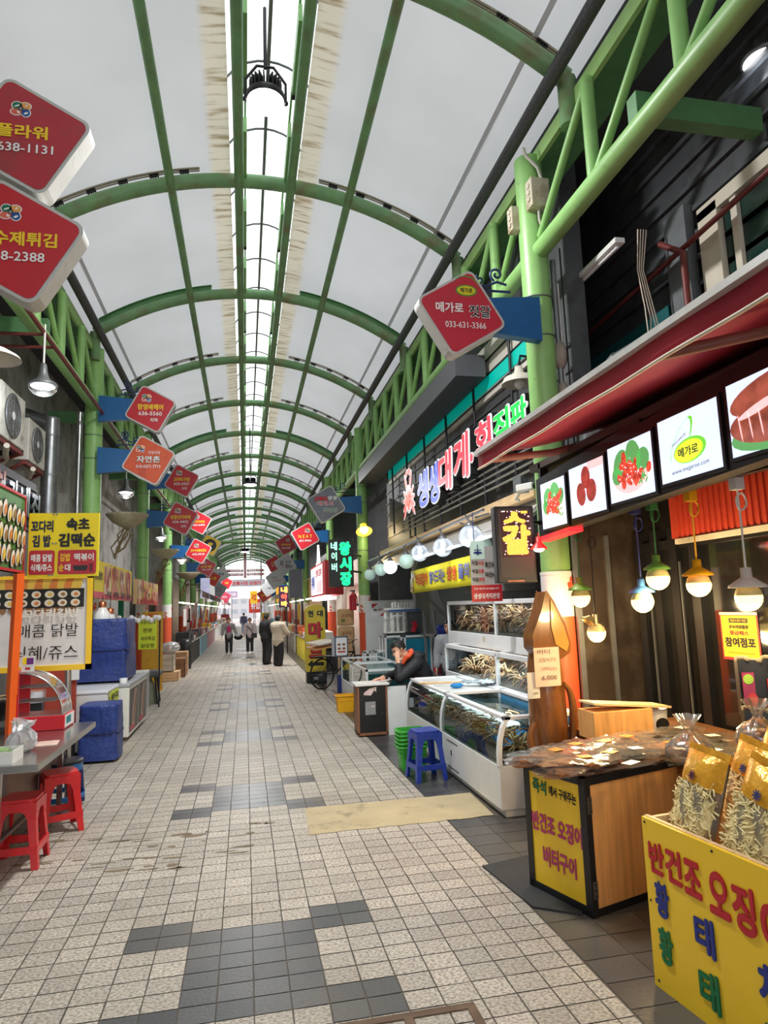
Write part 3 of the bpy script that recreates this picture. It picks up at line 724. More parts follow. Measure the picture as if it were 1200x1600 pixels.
def flood(uv, Y, r, label, hook, power=18, ball=False, lit=True):
    c = PY(uv[0], uv[1], Y); t = thing('bell_lamp', label, 'lamp', c, 0, 'white lamps hanging below the trusses')
    mb = MB(); mb.lathe([(1e-4, .02), (r * .55, .015), (r * .85, 0)], 24); mb.build('led_core', LEDH if lit else WHITEC, t)
    mb = MB(); mb.lathe([(r * .85, .0), (r, .012), (r * .96, .035), (r * .45, .09), (r * .3, .16), (r * .22, .26), (.02, .28)], 24); mb.build('reflector', GREYM, t)
    mb = MB()
    if ball: mb.ball((0, 0, -r * .3), r * 1.12, 28)
    else: mb.lathe([(r * .98, 0), (r * .92, -r * .3), (r * .68, -r * .56), (r * .3, -r * .7), (1e-4, -r * .73)], 24); mb.build('glass_bowl', PLAST, t)
    mb = MB(); mb.tube([(0, 0, .26), (0, 0, hook)], .012, 6); mb.build('hanging_rod', WHITEP, t)
    if power: point(t, (0, 0, -r * .9), power, (.85, .93, 1), r * .6)
    return t
flood((67, 604), 8.0, .155, 'white bell lamp with clear bowl before the air conditioners', .75, 30)
flood((197, 770), 13.8, .16, 'white bell lamp behind the first left column, above a planter bowl', 1.05, 6)
flood((252, 840), 19.6, .16, 'white bell lamp left of the red sign reading 636-4432', 1.5, 4)
flood((284, 875), 24.5, .2, 'small white bell lamp far down the left side', 2.35, 3)
flood((1192, 95), 4.1, .17, 'big glass lamp cut off at the top right corner', .9, 25, ball=True)
# unlit white dish lamps left edge
c = PY(-12, 560, 6.4)
t = thing('dish_lamp', 'pale metal dish lamp cut off at the left edge', 'lamp', c)
mb = MB(); mb.lathe([(.24, 0), (.22, .03), (.12, .09), (.05, .12), (.05, .2), (1e-3, .2)], 24); mb.build('dish', mk('dish_cream', (206, 200, 186), .5), t)
mb = MB(); mb.tube([(0, 0, .2), (0, 0, .75)], .012, 6); mb.build('rod', WHITEP, t)
# bowl planters clamped to the left columns
def bowl(uv, Y, r, label):
    c = PY(uv[0], uv[1], Y); t = thing('column_bowl', label, 'bowl', c, 0, 'stone bowls on the left columns')
    mb = MB(); mb.lathe([(.03, -.2), (r * .25, -.19), (r * .7, -.1), (r * .95, 0), (r * 1.03, .04), (r * 1.0, .05), (r * .9, .02), (1e-3, .0)], 24); mb.build('basin', mk('aged_stone', (178, 168, 140), .7, var=.2, dirt=(110, 100, 80), ds=6), t)
    mb = MB(); r_ = random.Random(int(uv[0]))
    for k in range(7): mb.tube([(r_.uniform(-.1, .1), r_.uniform(-.08, .08), -.16), (r_.uniform(-.2, .15), r_.uniform(-.1, .1), -.32), (r_.uniform(-.28, .0), .05, -.55), (-.22, .1, -.85 + r_.uniform(0, .2))], .014, 6)
    mb.build('stem_tangle', mk('dull_brass', (132, 116, 84), .5, .4, var=.3), t)
    mb = MB(); mb.tube([(-.05, 0, -.17), (-.3, .02, .02)], .018, 6); mb.build('clamp_arm', DARK, t)
bowl((199, 808), 12.6, .36, 'stone bowl with tangled stems on the first left column')
bowl((258, 862), 18.6, .36, 'stone bowl on the second left column, below the red signs')
bowl((294, 897), 24.3, .40, 'stone bowl on the third left column, small and distant')
# warm hooded lamp on the second right column
c = PY(568, 824, 15.9); t = thing('hooded_lamp', 'glowing yellow hooded lamp on the second right column', 'lamp', c)
mb = MB(); mb.lathe([(.09, .0), (.2, -.13), (.19, -.13), (.085, .0), (.085, .07), (1e-3, .09)], 24, M=Matrix.Rotation(R_(-32), 4, 'X')); mb.build('hood', mk('lamp_yellow', (252, 206, 60), .4, var=0, emit=1.2), t)
mb = MB(); mb.ball((0, -.04, -.06), .1, 16); mb.build('bulb', WARMS, t)
mb = MB(); mb.tube([(0, .03, .06), (0, .15, .12), (0, .4, .1)], .014, 6); mb.build('arm', DARK, t); point(t, (0, -.25, -.25), 14, (1, .8, .45), .08)
# ================================================================== RIGHT: DRIED-SEAFOOD STALL
SHOPD = mk('shop_dark_panel', (84, 72, 64), 0.28, 0.55, var=0.25, vs=1.2, dirt=(120, 108, 96), ds=2.2, dlo=.5, dhi=.8)
mb = MB(); mb.box(2.98, 4.1, 5.72, 5.8, 0, 2.9); mb.box(2.98, 3.03, 5.68, 5.74, 0, 2.9, 1); mb.box(3.32, 3.36, 5.70, 5.73, 0, 2.3, 1)
struct(mb, 'wall_stall', [SHOPD, GREYM])
DGL = mk('dark_glass', (30, 28, 27), 0.08, 0.0, var=.1, coat=.5)
mb = MB(); mb.box(3.66, 3.72, 0.2, 5.72, 0, 2.9, 0)
for y in (5.62, 5.36, 5.1, 4.84, 3.9, 2.9): mb.box(3.60, 3.68, y - .05, y + .05, 0, 2.3, 1)
mb.box(3.62, 3.68, 0.2, 5.7, 2.12, 2.2, 1)
for y in (5.45, 5.0): mb.box(3.585, 3.60, y, y + .012, .4, 2.0, 2)
struct(mb, 'window_2', [DGL, BLACK, GREYM])
mb = MB(); mb.box(2.62, 4.1, 0.2, 5.72, 2.9, 2.96); struct(mb, 'ceiling', mk('stall_ceiling', (70, 58, 52), .6, var=.15))
mb = MB(); mb.box(3.3, 3.34, 0.4, 4.66, 2.16, 2.9, 0)
for k in range(70): mb.box(3.29, 3.3, .42 + k * .06, .42 + k * .06 + .03, 2.16, 2.9, 0)
struct(mb, 'trim_10', mk('corrugated_red', (190, 62, 40), .5, var=.06))
mb = MB(); mb.box(3.28, 3.31, 0.4, 4.6, 2.11, 2.15); struct(mb, 'trim_11', CREAM)
# --- food picture screens
def screen_mat(n, c, e=1.25): return mk('screen_' + n, c, .3, var=0, emit=e)
SB = screen_mat('pale_blue', (206, 220, 246)); SG = screen_mat('leaf_green', (84, 150, 84)); SGD = screen_mat('deep_leaf', (40, 110, 66))
SRD = mk('screen_red_food', (206, 66, 46), .3, var=.7, vs=34, emit=1.1); SRD2 = mk('screen_dark_roe', (160, 54, 44), .3, var=.3, vs=20, emit=1.0)
SWH = screen_mat('plate_white', (240, 242, 250)); SBR = mk('screen_squid_brown', (150, 78, 62), .3, var=.45, vs=9, emit=1.0); SYE = screen_mat('logo_yellow', (226, 236, 60)); SLG = screen_mat('logo_green', (110, 200, 60)); STX = screen_mat('logo_ink', (30, 40, 60), .6); SPK = screen_mat('fish_pink', (236, 190, 190))
t = thing('menu_screen_rack', 'long black frame holding the row of lit food screens', 'frame', (2.6, 5.55, 2.27))
mb = MB()
for a, b in ((5.56, 3.9), (3.9, 2.2), (2.2, .6)):
    z = lambda y: 2.27 + (5.55 - y) * .045
    mb.add([(2.6, a, z(a)), (2.6, b, z(b)), (2.6, b, z(b) + .56), (2.6, a, z(a) + .53), (2.72, a, z(a)), (2.72, b, z(b)), (2.72, b, z(b) + .56), (2.72, a, z(a) + .53)], [(0, 1, 2, 3), (4, 7, 6, 5), (0, 4, 5, 1), (3, 2, 6, 7), (0, 3, 7, 4), (1, 5, 6, 2)])
part(mb, 'frame_panel', BLACK, t)
mb = MB(); mb.add([(2.58, 5.57, 2.235), (2.58, 4.95, 2.262), (2.70, 4.95, 2.262), (2.70, 5.57, 2.235), (2.58, 5.57, 2.27), (2.58, 4.95, 2.297), (2.70, 4.95, 2.297), (2.70, 5.57, 2.27)], [(0, 1, 2, 3), (4, 7, 6, 5), (0, 4, 5, 1), (1, 5, 6, 2), (2, 6, 7, 3), (3, 7, 4, 0)])
part(mb, 'red_light_strip', mk('red_neon', (255, 30, 36), .4, var=0, emit=2.5), t)
mb = MB(); mb.box(2.62, 2.70, 5.5, 5.54, 2.8, 2.95); mb.box(2.62, 2.70, 1.2, 1.24, 2.9, 3.0); part(mb, 'hanger', BLACK, t)
l = bpy.data.lights.new('red_glow', 'POINT'); l.energy = 2.5; l.color = (1, .08, .08); l.shadow_soft_size = .1
o = bpy.data.objects.new('red_glow', l); COL.objects.link(o); o.parent = t; o.location = (-.1, -.3, -.12)
def scr(yf, yn, lab, draw):
    z0 = 2.33 + (5.5 - yf) * .045; w = yf - yn; h = .40
    t = thing('food_screen', lab, 'screen', (2.598, yf, z0), -PI / 2, 'lit screens above the stall'); t.rotation_euler = (0, R_(0), -PI / 2)
    mb = MB(); mb.box(-.02, w + .02, -.012, .02, -.02, h + .02); mb.build('bezel', BLACK, t)
    mb = MB(); mats = draw(mb, w, h); mb.build('picture', mats, t); return t
def dish(mb, w, h, food=2):
    mb.rect(0, w, 0, h, -.014, 0); mb.ell(w * .5, h * .45, w * .47, h * .42, -.015, 1, 28); mb.ell(w * .5, h * .46, w * .42, h * .37, -.016, 5, 28)
    for a, b, c, d in ((.3, .65, .2, .2), (.6, .7, .22, .22), (.8, .6, .14, .2), (.2, .45, .12, .16)): mb.ell(w * a, h * b, w * c, h * d, -.017, 4, 14, rot=a * 3)
    r = random.Random(int(w * 999))
    for k in range(26): mb.ell(w * (.5 + r.gauss(0, .13)), h * (.46 + r.gauss(0, .12)), w * r.uniform(.05, .11), h * r.uniform(.04, .08), -.018 - k * .0002, 2, 10, rot=r.uniform(0, 3))
    for k in range(18): mb.ell(w * (.5 + r.gauss(0, .12)), h * (.5 + r.gauss(0, .13)), w * .012, h * .012, -.025, 1, 6)
    for k in range(7): mb.ell(w * (.8 + r.gauss(0, .04)), h * (.3 + r.gauss(0, .05)), w * .05, h * .02, -.025, 4, 8, rot=r.uniform(0, 3))
    return [SB, SWH, SRD, SBR, SG, SPK]
def roe(mb, w, h):
    mb.rect(0, w, 0, h, -.014, 0); mb.prism([], 0, 0) if False else None
    mb.flat(rrect(w * .66, h * .6, w * .14, 5, w * .52, h * .4), -.015, 1); mb.flat(rrect(w * .58, h * .52, w * .12, 5, w * .52, h * .41), -.016, 0)
    for a, b, c, d, q in ((.5, .72, .13, .22, 0), (.34, .42, .13, .23, .2), (.64, .44, .14, .22, -.2)): mb.ell(w * a, h * b, w * c, h * d, -.018, 2, 18, rot=q)
    mb.rect(w * .55, w, h * .84, h, -.0145, 3); return [SB, SWH, SRD2, SPK]
def logo(mb, w, h):
    mb.rect(0, w, 0, h, -.014, 0); mb.ell(w * .52, h * .4, w * .27, h * .185, -.015, 1, 30, rot=.06); mb.ell(w * .5, h * .39, w * .235, h * .16, -.016, 2, 30, rot=.06)
    P = [(.2, .3), (.2, .42), (.25, .55), (.33, .68), (.42, .8), (.5, .87), (.57, .9), (.61, .87), (.61, .78), (.58, .66), (.55, .58)]; wd = [.005, .006, .008, .01, .014, .018, .022, .026, .024, .018, .012]
    for i in range(10):
        (a, b), (c, d) = P[i], P[i + 1]; mb.flat([(w * a, h * b), (w * c, h * d), (w * (c - wd[i + 1] * 1.5), h * (d - wd[i + 1])), (w * (a - wd[i] * 1.5), h * (b - wd[i]))], -.015, 1)
    put_text(mb, '메가로', w * .5, h * .39, h * .15, w * .33, -.018, .02, 0, 3); put_text(mb, 'MEGAROE', w * .36, h * .6, h * .035, w * .26, -.016, .0, .35, 3); put_text(mb, 'www.megaroe.com', w * .5, h * .12, h * .065, w * .62, -.016, .0, .03, 3)
    return [SB, SLG, SYE, STX]
def grilled(mb, w, h):
    mb.rect(0, w, 0, h, -.014, 0); mb.ell(w * .5, h * .2, w * .5, h * .22, -.0145, 3, 20)
    for a, b, c, d, q in ((.5, .72, .48, .24, .1), (.42, .34, .42, .26, -.05), (.85, .5, .2, .34, .3)): mb.ell(w * a, h * b, w * c, h * d, -.015 - .001 * a, 1, 24, rot=q)
    for k in range(6): mb.ell(w * (.12 + .11 * k), h * .36, w * .008, h * .2, -.018, 2, 8, rot=.12)
    mb.ell(w * .35, h * .56, w * .25, h * .06, -.018, 2, 14, rot=.2); mb.ell(w * .8, h * .62, w * .1, h * .05, -.019, 2, 12, rot=.6)
    return [SB, SBR, SPK, SG]
scr(5.44, 4.99, 'lit screen showing red seasoned roe in a white bowl, farthest of the row', dish)
scr(4.90, 4.37, 'lit screen showing three dark red roe sacs on a plate', roe)
scr(4.30, 3.77, 'lit screen showing glazed red seafood on green leaves', dish)
scr(3.69, 3.14, 'lit screen with yellow and green oval logo and web address', logo)
scr(3.06, 2.40, 'lit screen showing scored brown squid, cut by the right picture edge', grilled)
# --- red awning
AWN = mk('awning_red', (172, 32, 54), .6, var=.12, vs=3, bump=.05, bs=200); CREAMB = mk('cream_piping', (222, 206, 186), .5)
t = thing('awning', 'red fabric awning with cream piping over the dried seafood stall', 'awning', (3.1, 3, 3.2))
ya, yb = 5.13, .7
mb = MB(); mb.grid(lambda u, v: (1.9 + 1.2 * u, ya + (yb - ya) * v, 2.93 + .27 * u - .04 * math.sin(PI * u) * (1 + .3 * math.sin(v * 19))), 8, 20); part(mb, 'canopy_cloth', AWN, t, solid=.006)
mb = MB(); mb.grid(lambda u, v: (1.9 + .006 * math.sin(v * 30), ya + (yb - ya) * v, 2.93 - .13 * u), 2, 40); part(mb, 'valance', AWN, t, solid=.005)
mb = MB(); mb.tube([(1.893 + .006 * math.sin(k / 40 * 30), ya + (yb - ya) * k / 40, 2.805) for k in range(41)], .009, 6); part(mb, 'piping', CREAMB, t)
mb = MB(); mb.box(1.86, 1.91, yb, ya + .01, 2.915, 2.95); part(mb, 'front_bar', mk('awning_bar', (214, 212, 208), .4, .3), t)
mb = MB(); mb.box(3.06, 3.16, yb, ya, 3.12, 3.22); part(mb, 'roller_case', mk('roller_brown', (132, 84, 72), .5), t)
for y in (5.02, 2.75):
    mb = MB(); mb.tube([(1.92, y, 2.86), (2.5, y - (.35 if y < 4 else .05), 2.92), (3.1, y, 3.08)], .03, 8); part(mb, 'folding_arm', mk('arm_brown', (150, 96, 82), .5), t)
mb = MB(); mb.box(3.12, 3.2, .2, 5.6, 2.95, 3.4); struct(mb, 'trim_12', mk('fascia_maroon', (74, 40, 40), .6))
for k, y in enumerate((4.55, 3.6)):
    t = thing('tube_light', 'slim silver tube light under the awning, ' + ('nearer the column' if k == 0 else 'nearer the picture edge'), 'light', (2.95, y, 2.96))
    mb = MB(); mb.box(-.02, .02, -.35, .35, 0, .04); mb.build('batten', GREYM, t); mb = MB(); mb.tube([(-.03, -.33, .0), (-.03, .33, .0)], .012, 8); mb.build('tube', WHITEC, t)
# --- pendant bulbs
def pendant(uv, X, rs, shade, label, ztop, rb, cordc, lit=True, knot=True):
    c = PX(uv[0], uv[1], X); t = thing('pendant_lamp', label, 'lamp', c, 0, 'bulb pendants hanging over the dried seafood')
    mb = MB(); mb.ball((0, 0, 0), rb, 20); mb.build('bulb', WARM if lit else WHITEC, t)
    mb = MB(); mb.lathe([(rb * .995, rb * .18), (rb * .86, rb * .6), (rb * .5, rb * .95)], 20); mb.build('bulb_collar', mk('bulb_collar', (214, 196, 140), .5), t)
    zc = rb * .8
    if rs:
        mb = MB(); mb.lathe([(rs, zc), (rs * .98, zc + .012), (rs * .42, zc + rs * .5), (rs * .3, zc + rs * .56), (rs * .28, zc + rs * 1.1), (1e-3, zc + rs * 1.12)], 24); mb.lathe([(rs * .97, zc - .001), (rs * .4, zc + rs * .46)], 24); mb.build('shade', shade, t)
        zc += rs * 1.1
    else:
        mb = MB(); mb.tube([(0, 0, rb * .9), (0, 0, rb * 2)], .022, 10); mb.build('socket', mk('brass_socket', (190, 170, 120), .3, .7), t)
        mb = MB(); mb.lathe([(.07, -.02), (.03, .03)], 12, c=(-.05, 0, rb * 1.35), M=Matrix.Rotation(.7, 4, 'Y')); mb.build('broken_shade', mk('brass_socket', (190, 170, 120)), t); zc = rb * 2
    mb = MB(); top = ztop - c.z; r = random.Random(int(uv[0]))
    mb.tube([(0, 0, zc), (.004, 0, zc + (top - zc) * .5), (0, 0, top)], .006, 6)
    if knot:
        zk = zc + (top - zc) * .72
        mb.tube([(.035 * math.cos(a) * (1 + .3 * math.sin(2 * a)) + .02, .01 * math.sin(a * 3), zk + .05 * math.sin(a)) for a in [i * .5 for i in range(26)]], .006, 5)
    mb.build('cord', cordc, t)
    mb = MB(); mb.box(-.03, .03, -.03, .03, top - .08, top, 0); mb.build('ceiling_plug', cordc, t)
    if lit: point(t, (0, 0, -rb * 1.25), 22, (1, .74, .36), .07)
t = thing('lamp_rail', 'black ceiling rail from which the coloured pendant bulbs hang', 'rail', (2.86, 5.5, 2.40)); mb = MB(); mb.box(-.03, .03, -2.6, 0, 0, .05); mb.build('bar', BLACK, t)
for y in (-.3, -1.3, -2.4): mb = MB(); mb.box(-.015, .015, y - .015, y + .015, .05, .5); mb.build('hanger', BLACK, t)
LG = mk('shade_green', (112, 172, 76), .4, var=.03); LY = mk('shade_yellow', (244, 180, 30), .4, var=.03); LW = mk('shade_white', (232, 226, 214), .4, var=.03); LB = mk('shade_blue', (84, 140, 214), .4, var=.03); LR = mk('shade_red', (190, 40, 44), .4)
pendant((1170, 934), 2.88, .105, LW, 'white shaded pendant bulb, nearest the right picture edge', 2.41, .075, WHITEP)
pendant((1092, 914), 2.88, .095, LY, 'yellow shaded pendant bulb on a yellow cord', 2.41, .076, LY)
pendant((1028, 904), 2.86, .092, LG, 'green shaded pendant bulb beside the yellow one', 2.41, .08, mk('cord_green', (40, 112, 60), .5))
pendant((1004, 940), 2.86, .092, LB, 'blue shaded pendant bulb on a dark blue cord', 2.41, .08, mk('cord_blue', (44, 56, 120), .5))
pendant((932, 989), 2.84, 0, None, 'bare pendant bulb with broken brass shade, lowest of the row', 2.41, .076, BLACKM)
pendant((907, 934), 2.84, .1, LG, 'small green shaded pendant bulb beside the orange and white column foot', 2.41, .082, mk('cord_green', (40, 112, 60)))
c = PX(842, 856, 2.52); t = thing('pendant_lamp', 'small red hooded lamp hanging beside the amber letter box', 'lamp', c)
mb = MB(); mb.lathe([(.075, -.01), (.07, 0), (.025, .05), (.02, .1), (1e-3, .1)], 20); mb.build('shade', LR, t); mb = MB(); mb.ball((0, 0, -.01), .05, 12, sc=(1, 1, .6)); mb.build('bulb', mk('pink_bulb', (255, 214, 200), .4, var=0, emit=2), t); mb = MB(); mb.tube([(0, 0, .1), (0, 0, 2.3 - c.z)], .006, 6); mb.build('cord', LR, t)
# --- cabinet with flat squid packs
ca, cb = Vector((1.70, 4.05, 0)), Vector((1.845, 3.58, 0)); cw = (cb - ca).length; crz = math.atan2(cb.y - ca.y, cb.x - ca.x); CH = .715; CD = .86
t = thing('display_cabinet', 'low wooden cabinet with yellow lettered front and black edges', 'cabinet', ca, crz)
mb = MB(); mb.box(.0, cw, .03, CD, .03, CH); mb.build('body', WOOD, t, bev=.004)
mb = MB(); mb.box(-.012, .035, -.012, .03, .0, CH + .01); mb.box(cw - .04, cw + .008, -.012, .03, 0, CH + .01); mb.box(-.012, cw, -.012, .03, 0, .05); mb.box(-.012, cw, -.012, .03, CH - .03, CH + .01); mb.box(cw - .02, cw + .008, .03, CD, CH - .03, CH + .01); mb.box(cw - .01, cw + .004, .03, CD, 0, .04); mb.build('black_edging', BLACK, t)
t2 = MB().box(.035, cw - .04, -.006, .03, .05, CH - .03).build('sign_panel', YELO, t)
letters(t, TXG, [('즉석', cw * .25, .61, .085, .12, -.05)], -.009, bold=.035); letters(t, K_, [('에서 구워주는', cw * .64, .60, .06, .22, -.04)], -.009, bold=.03)
letters(t, mk('lettering_magenta', (196, 64, 116), .5, var=0), [('반건조 오징어', cw * .5, .40, .115, cw * .84, -.02), ('버터구이', cw * .52, .22, .115, cw * .55, -.02)], -.009, bold=.045)
for z in (.58, .14):
    mb = MB(); mb.box(cw + .004, cw + .009, .0, .035, z - .045, z + .045)
    for q in (-.03, 0, .03): mb.tube([(cw + .009, .018, z + q), (cw + .013, .018, z + q)], .005, 6, 1)
    mb.build('hinge', [STEEL, DARK], t)
# display table behind
t = thing('display_table', 'plain wooden table behind the cabinet, carrying flat squid packs', 'table', (3.0, 4.35, 0))
mb = MB(); mb.box(-.42, .6, -.95, .9, .64, .69); mb.build('table_top', WOODD, t)
for x in (-.36, .54):
    for y in (-.88, .8): mb = MB(); mb.box(x, x + .06, y, y + .06, 0, .64); mb.build('leg', WOODD, t)
SQD = mk('dried_squid', (182, 122, 70), .5, var=.4, vs=14, dirt=(90, 56, 34), ds=18); SQB = mk('dried_squid_dark', (86, 66, 48), .5, var=.4, vs=14); STK = mk('sticker_orange', (236, 150, 50), .4); STR = mk('sticker_red', (196, 44, 60), .4); NOTE = mk('sticker_white', (240, 236, 226), .6)
FILM = clear('crinkled_film', (252, 250, 246), .35, .14, .05, (240, 236, 230))
def squid_pack(dark=False):
    t = thing('squid_pack', 'x', 'food pack'); r = random.Random(5 if dark else 6)
    mb = MB(); body = [(-.15, 0), (-.13, .035), (-.05, .07), (.02, .06), (.06, .085), (.12, .03), (.16, .0)]; pol = body + [(x, -z) for x, z in body[::-1][1:-1]]
    mb.prism(pol, -.008, .004); 
    for k in range(7): mb.tube([(-.13, 0, (k - 3) * .014), (-.19, -.004, (k - 3) * .02), (-.235, 0, (k - 3) * .017 + r.uniform(-.02, .02))], [.007, .005, .003], 5)
    mb.v = [(x, z, -y) for x, y, z in mb.v]
    mb.build('dried_squid', SQB if dark else SQD, t)
    mb = MB(); mb.grid(lambda u, v: ((u - .5) * .52 + .01 * math.sin(9 * v), (v - .5) * .26 + .008 * math.sin(8 * u), .014 + .012 * math.sin(PI * u) * math.sin(PI * v) + r.uniform(-.004, .004) + .004 * math.sin(23 * u + 9 * v)), 14, 8); mb.build('film', FILM, t)
    mb = MB(); mb.box(.02, .10, -.05, .02, .027, .028); mb.build('sticker', NOTE if dark else STK, t)
    return t
pk1, pk2 = squid_pack(), squid_pack(True)
M4 = Matrix.Translation(ca) @ Matrix.Rotation(crz, 4, 'Z'); r = random.Random(9); used = set()
rows = [(u_, v_) for v_ in (.10, .30, .52, .74) for u_ in (.10, .36)]
words = ['front left of the cabinet top', 'front right corner of the cabinet top, overhanging the wood side', 'second row, left of the cabinet top', 'second row, right of the cabinet top', 'third row, left of the cabinet top', 'third row, right of the cabinet top', 'back row, left of the cabinet top', 'back row, right of the cabinet top']
for k, (u_, v_) in enumerate(rows):
    for h in range(3):
        p = M4 @ Vector((u_ + r.uniform(-.03, .03), v_ + r.uniform(-.04, .04), CH + .012 + h * .026))
        where = ['bottom of the pile at the ', 'middle of the pile at the ', 'top of the pile at the '][h] + words[k]
        src = pk1 if k != 5 else pk2
        lab = 'flat squid pack, ' + where.replace(' of the cabinet top', '').replace(', overhanging the wood side', '') + ' on the cabinet'
        rz = crz + PI / 2 + r.uniform(-.35, .35)
        if src not in used: used.add(src); t = src; t.location = p; t.rotation_euler = (0, 0, rz); t['label'] = lab
        else: t = dup(src, p, rz, lab)
        t['group'] = 'squid packs on the cabinet'
for k, (x, y) in enumerate(((2.72, 3.72), (3.0, 3.75), (2.74, 4.05), (3.02, 4.1), (2.98, 4.42))):
    for h in range(3):
        lab = 'dark squid pack on the rear table, ' + ['bottom', 'middle', 'top'][h] + ' of the ' + ['front left', 'front right', 'middle left', 'middle right', 'back'][k] + ' pile'
        p = Vector((x + r.uniform(-.03, .03), y + r.uniform(-.03, .03), .702 + h * .026)); t = dup(pk2 if k != 2 else pk1, p, r.uniform(-.5, .5), lab, 'dark squid packs on the rear table')
for k, (x, y, z, rz) in enumerate(((2.12, 3.55, .795, .5), (2.62, 3.78, .79, -.3))):
    t = MB().box(-.055, .055, -.03, .03, 0, .002).build('price_slip', NOTE, loc=(x, y, z), rz=rz); tag(t, 'small white price slip lying on the ' + ('cabinet packs' if k == 0 else 'rear table packs'), 'price slip')
# wooden box with lid, white caddy
t = thing('wooden_box', 'open pale wooden box with loose lid at the back of the stall', 'box', (2.72, 4.72, .69))
mb = MB(); mb.box(-.24, .24, -.12, .12, 0, .2); mb.build('body', WOOD, t, bev=.003); mb = MB(); mb.cbox((.1, .02, .225), (.66, .22, .014), rot=(0, .10, .06)); mb.build('lid', WOODL, t)
t = thing('cup_caddy', 'white plastic caddy with arched hole beside the wooden box', 'caddy', (3.1, 4.78, .69))
mb = MB(); mb.lathe([(.075, 0), (.085, .17), (.078, .17), (.07, .01), (1e-3, .01)], 20); mb.build('shell', WHITE, t); mb = MB(); mb.prism([(.05 * math.cos(a), .06 + .05 * max(-.9, math.sin(a))) for a in [2 * PI * i / 14 for i in range(14)]], -.09, -.07); mb.build('arched_hole', BLACKM, t)
# seaweed packs, twisted bags
def seaweed(loc, rz, lab, txt=None):
    t = thing('seaweed_pack', lab, 'food pack', loc, rz, 'black seaweed packs at the right edge')
    r = random.Random(2); mb = MB(); mb.grid(lambda u, v: ((u - .5) * .3, -.03 - .012 * math.sin(PI * u) * math.sin(PI * v) + r.uniform(-.003, .003), v * .33), 8, 8); mb.box(-.15, .15, -.03, .03, 0, .33); mb.build('pack', mk('seaweed_black', (26, 24, 22), .42, var=.4, vs=20), t)
    mb = MB(); mb.grid(lambda u, v: ((u - .5) * .31, -.02 + .03 * math.sin(u * 25 + v), .32 + .03 * v + .01 * math.sin(u * 13)), 16, 2); mb.build('crimped_top', mk('twine_grey', (150, 136, 112), .7, var=.3), t, solid=.004)
    mb = MB(); mb.rect(-.14, -.07, .04, .26, -.05, 0); mb.ell(-.105, .22, .03, .03, -.052, 1); mb.ell(-.09, .1, .03, .04, -.052, 2); mb.rect(0, .13, .1, .22, -.05, 3); mb.rect(.006, .124, .106, .214, -.051, 4); mb.rect(.02, .08, .23, .3, -.05, 5)
    mb.build('labels', [mk('label_plum', (150, 50, 90), .5), mk('label_lime', (150, 190, 70), .5), mk('label_berry', (200, 60, 70), .5), STR, BLACKM, mk('note_yellow', (240, 214, 90), .5)], t)
    if txt: letters(t, TXW, [(txt, .066, .16, .07, .085, .1)], -.054, bold=.03)
seaweed((3.1, 3.62, .98), -.35, 'black seaweed pack with red framed label, standing on the pack below', '곰창')
seaweed((3.08, 3.58, .69), -.35, 'black seaweed pack half hidden behind the twisted bags, lower one')
for k, (x, y, z, s, lab) in enumerate(((2.50, 3.55, .79, 1.0, 'clear twisted bag of brown dried fish with a red ticket'), (2.72, 3.25, .9, .9, 'clear twisted bag behind the gold topped bags'))):
    t = thing('twisted_bag', lab, 'bag', (x, y, z - .02))
    mb = MB(); mb.lathe([(.02, 0), (.12 * s, .01), (.14 * s, .05), (.125 * s, .09), (.08 * s, .13), (.03, .16), (.022, .18), (.035, .21), (.055, .235), (.075, .26)], 30); rq = random.Random(k); mb.v = [(a_ * (1 + .13 * math.sin(9 * math.atan2(b_, a_) + 20 * c_) * (1 if c_ > .12 else .35)) + rq.uniform(-.004, .004), b_ * (1 + .1 * math.sin(7 * math.atan2(b_, a_)) * (1 if c_ > .12 else .4)), c_ + rq.uniform(-.006, .006)) for a_, b_, c_ in mb.v]; mb.build('film_bag', clear('twist_film', (250, 246, 240), .5, .12, .10, (240, 226, 206)), t)
    mb = MB(); rq = random.Random(k + 5)
    for q in range(22): mb.ball((rq.uniform(-.07, .07), rq.uniform(-.07, .07), rq.uniform(.03, .10)), rq.uniform(.018, .035), 8, sc=(1.6, .8, .5), M=Matrix.Rotation(rq.uniform(0, 3), 4, 'Z'))
    mb.build('dried_fish', mk('dried_fish_brown', (156, 106, 66), .5, var=.4, vs=30), t)
    if k == 0: mb = MB(); mb.cbox((-.05, -.135, .03), (.1, .01, .045), rot=(.3, .3, 0)); mb.build('ticket', STR, t)
# --- yellow fronted bin of shredded fish bags
ba = F(1024, 1537, .02); ba.z = 0; bz = .715; bb = F(1200, 1360, bz); bt_ = F(1002, 1275, bz)
brz = math.atan2(bb.y - bt_.y, bb.x - bt_.x); BW = 1.25; BD = .8
t = thing('fish_bin', 'wooden bin with bright yellow hand-lettered front, nearest the camera', 'bin', (bt_.x, bt_.y, 0), brz)
mb = MB(); mb.box(0, BW, .0, .018, .0, bz); mb.build('front_board', YELO, t); 
mb = MB(); mb.box(0, .02, .018, BD, .02, bz - .005); mb.box(BW - .02, BW, .018, BD, .02, bz - .005); mb.box(0, BW, BD, BD + .02, .02, bz); mb.box(.02, BW - .02, .02, BD, .3, .32); mb.box(0, BW, .016, .036, bz - .03, bz + .004); mb.build('wooden_case', WOODL, t)
mb = MB()
for x, z in ((.02, bz - .02), (.42, bz - .02), (.85, bz - .02), (.02, .36), (.03, .03)): mb.tube([(x, -.002, z), (x, .002, z)], .006, 8)
mb.build('screws', DARK, t)
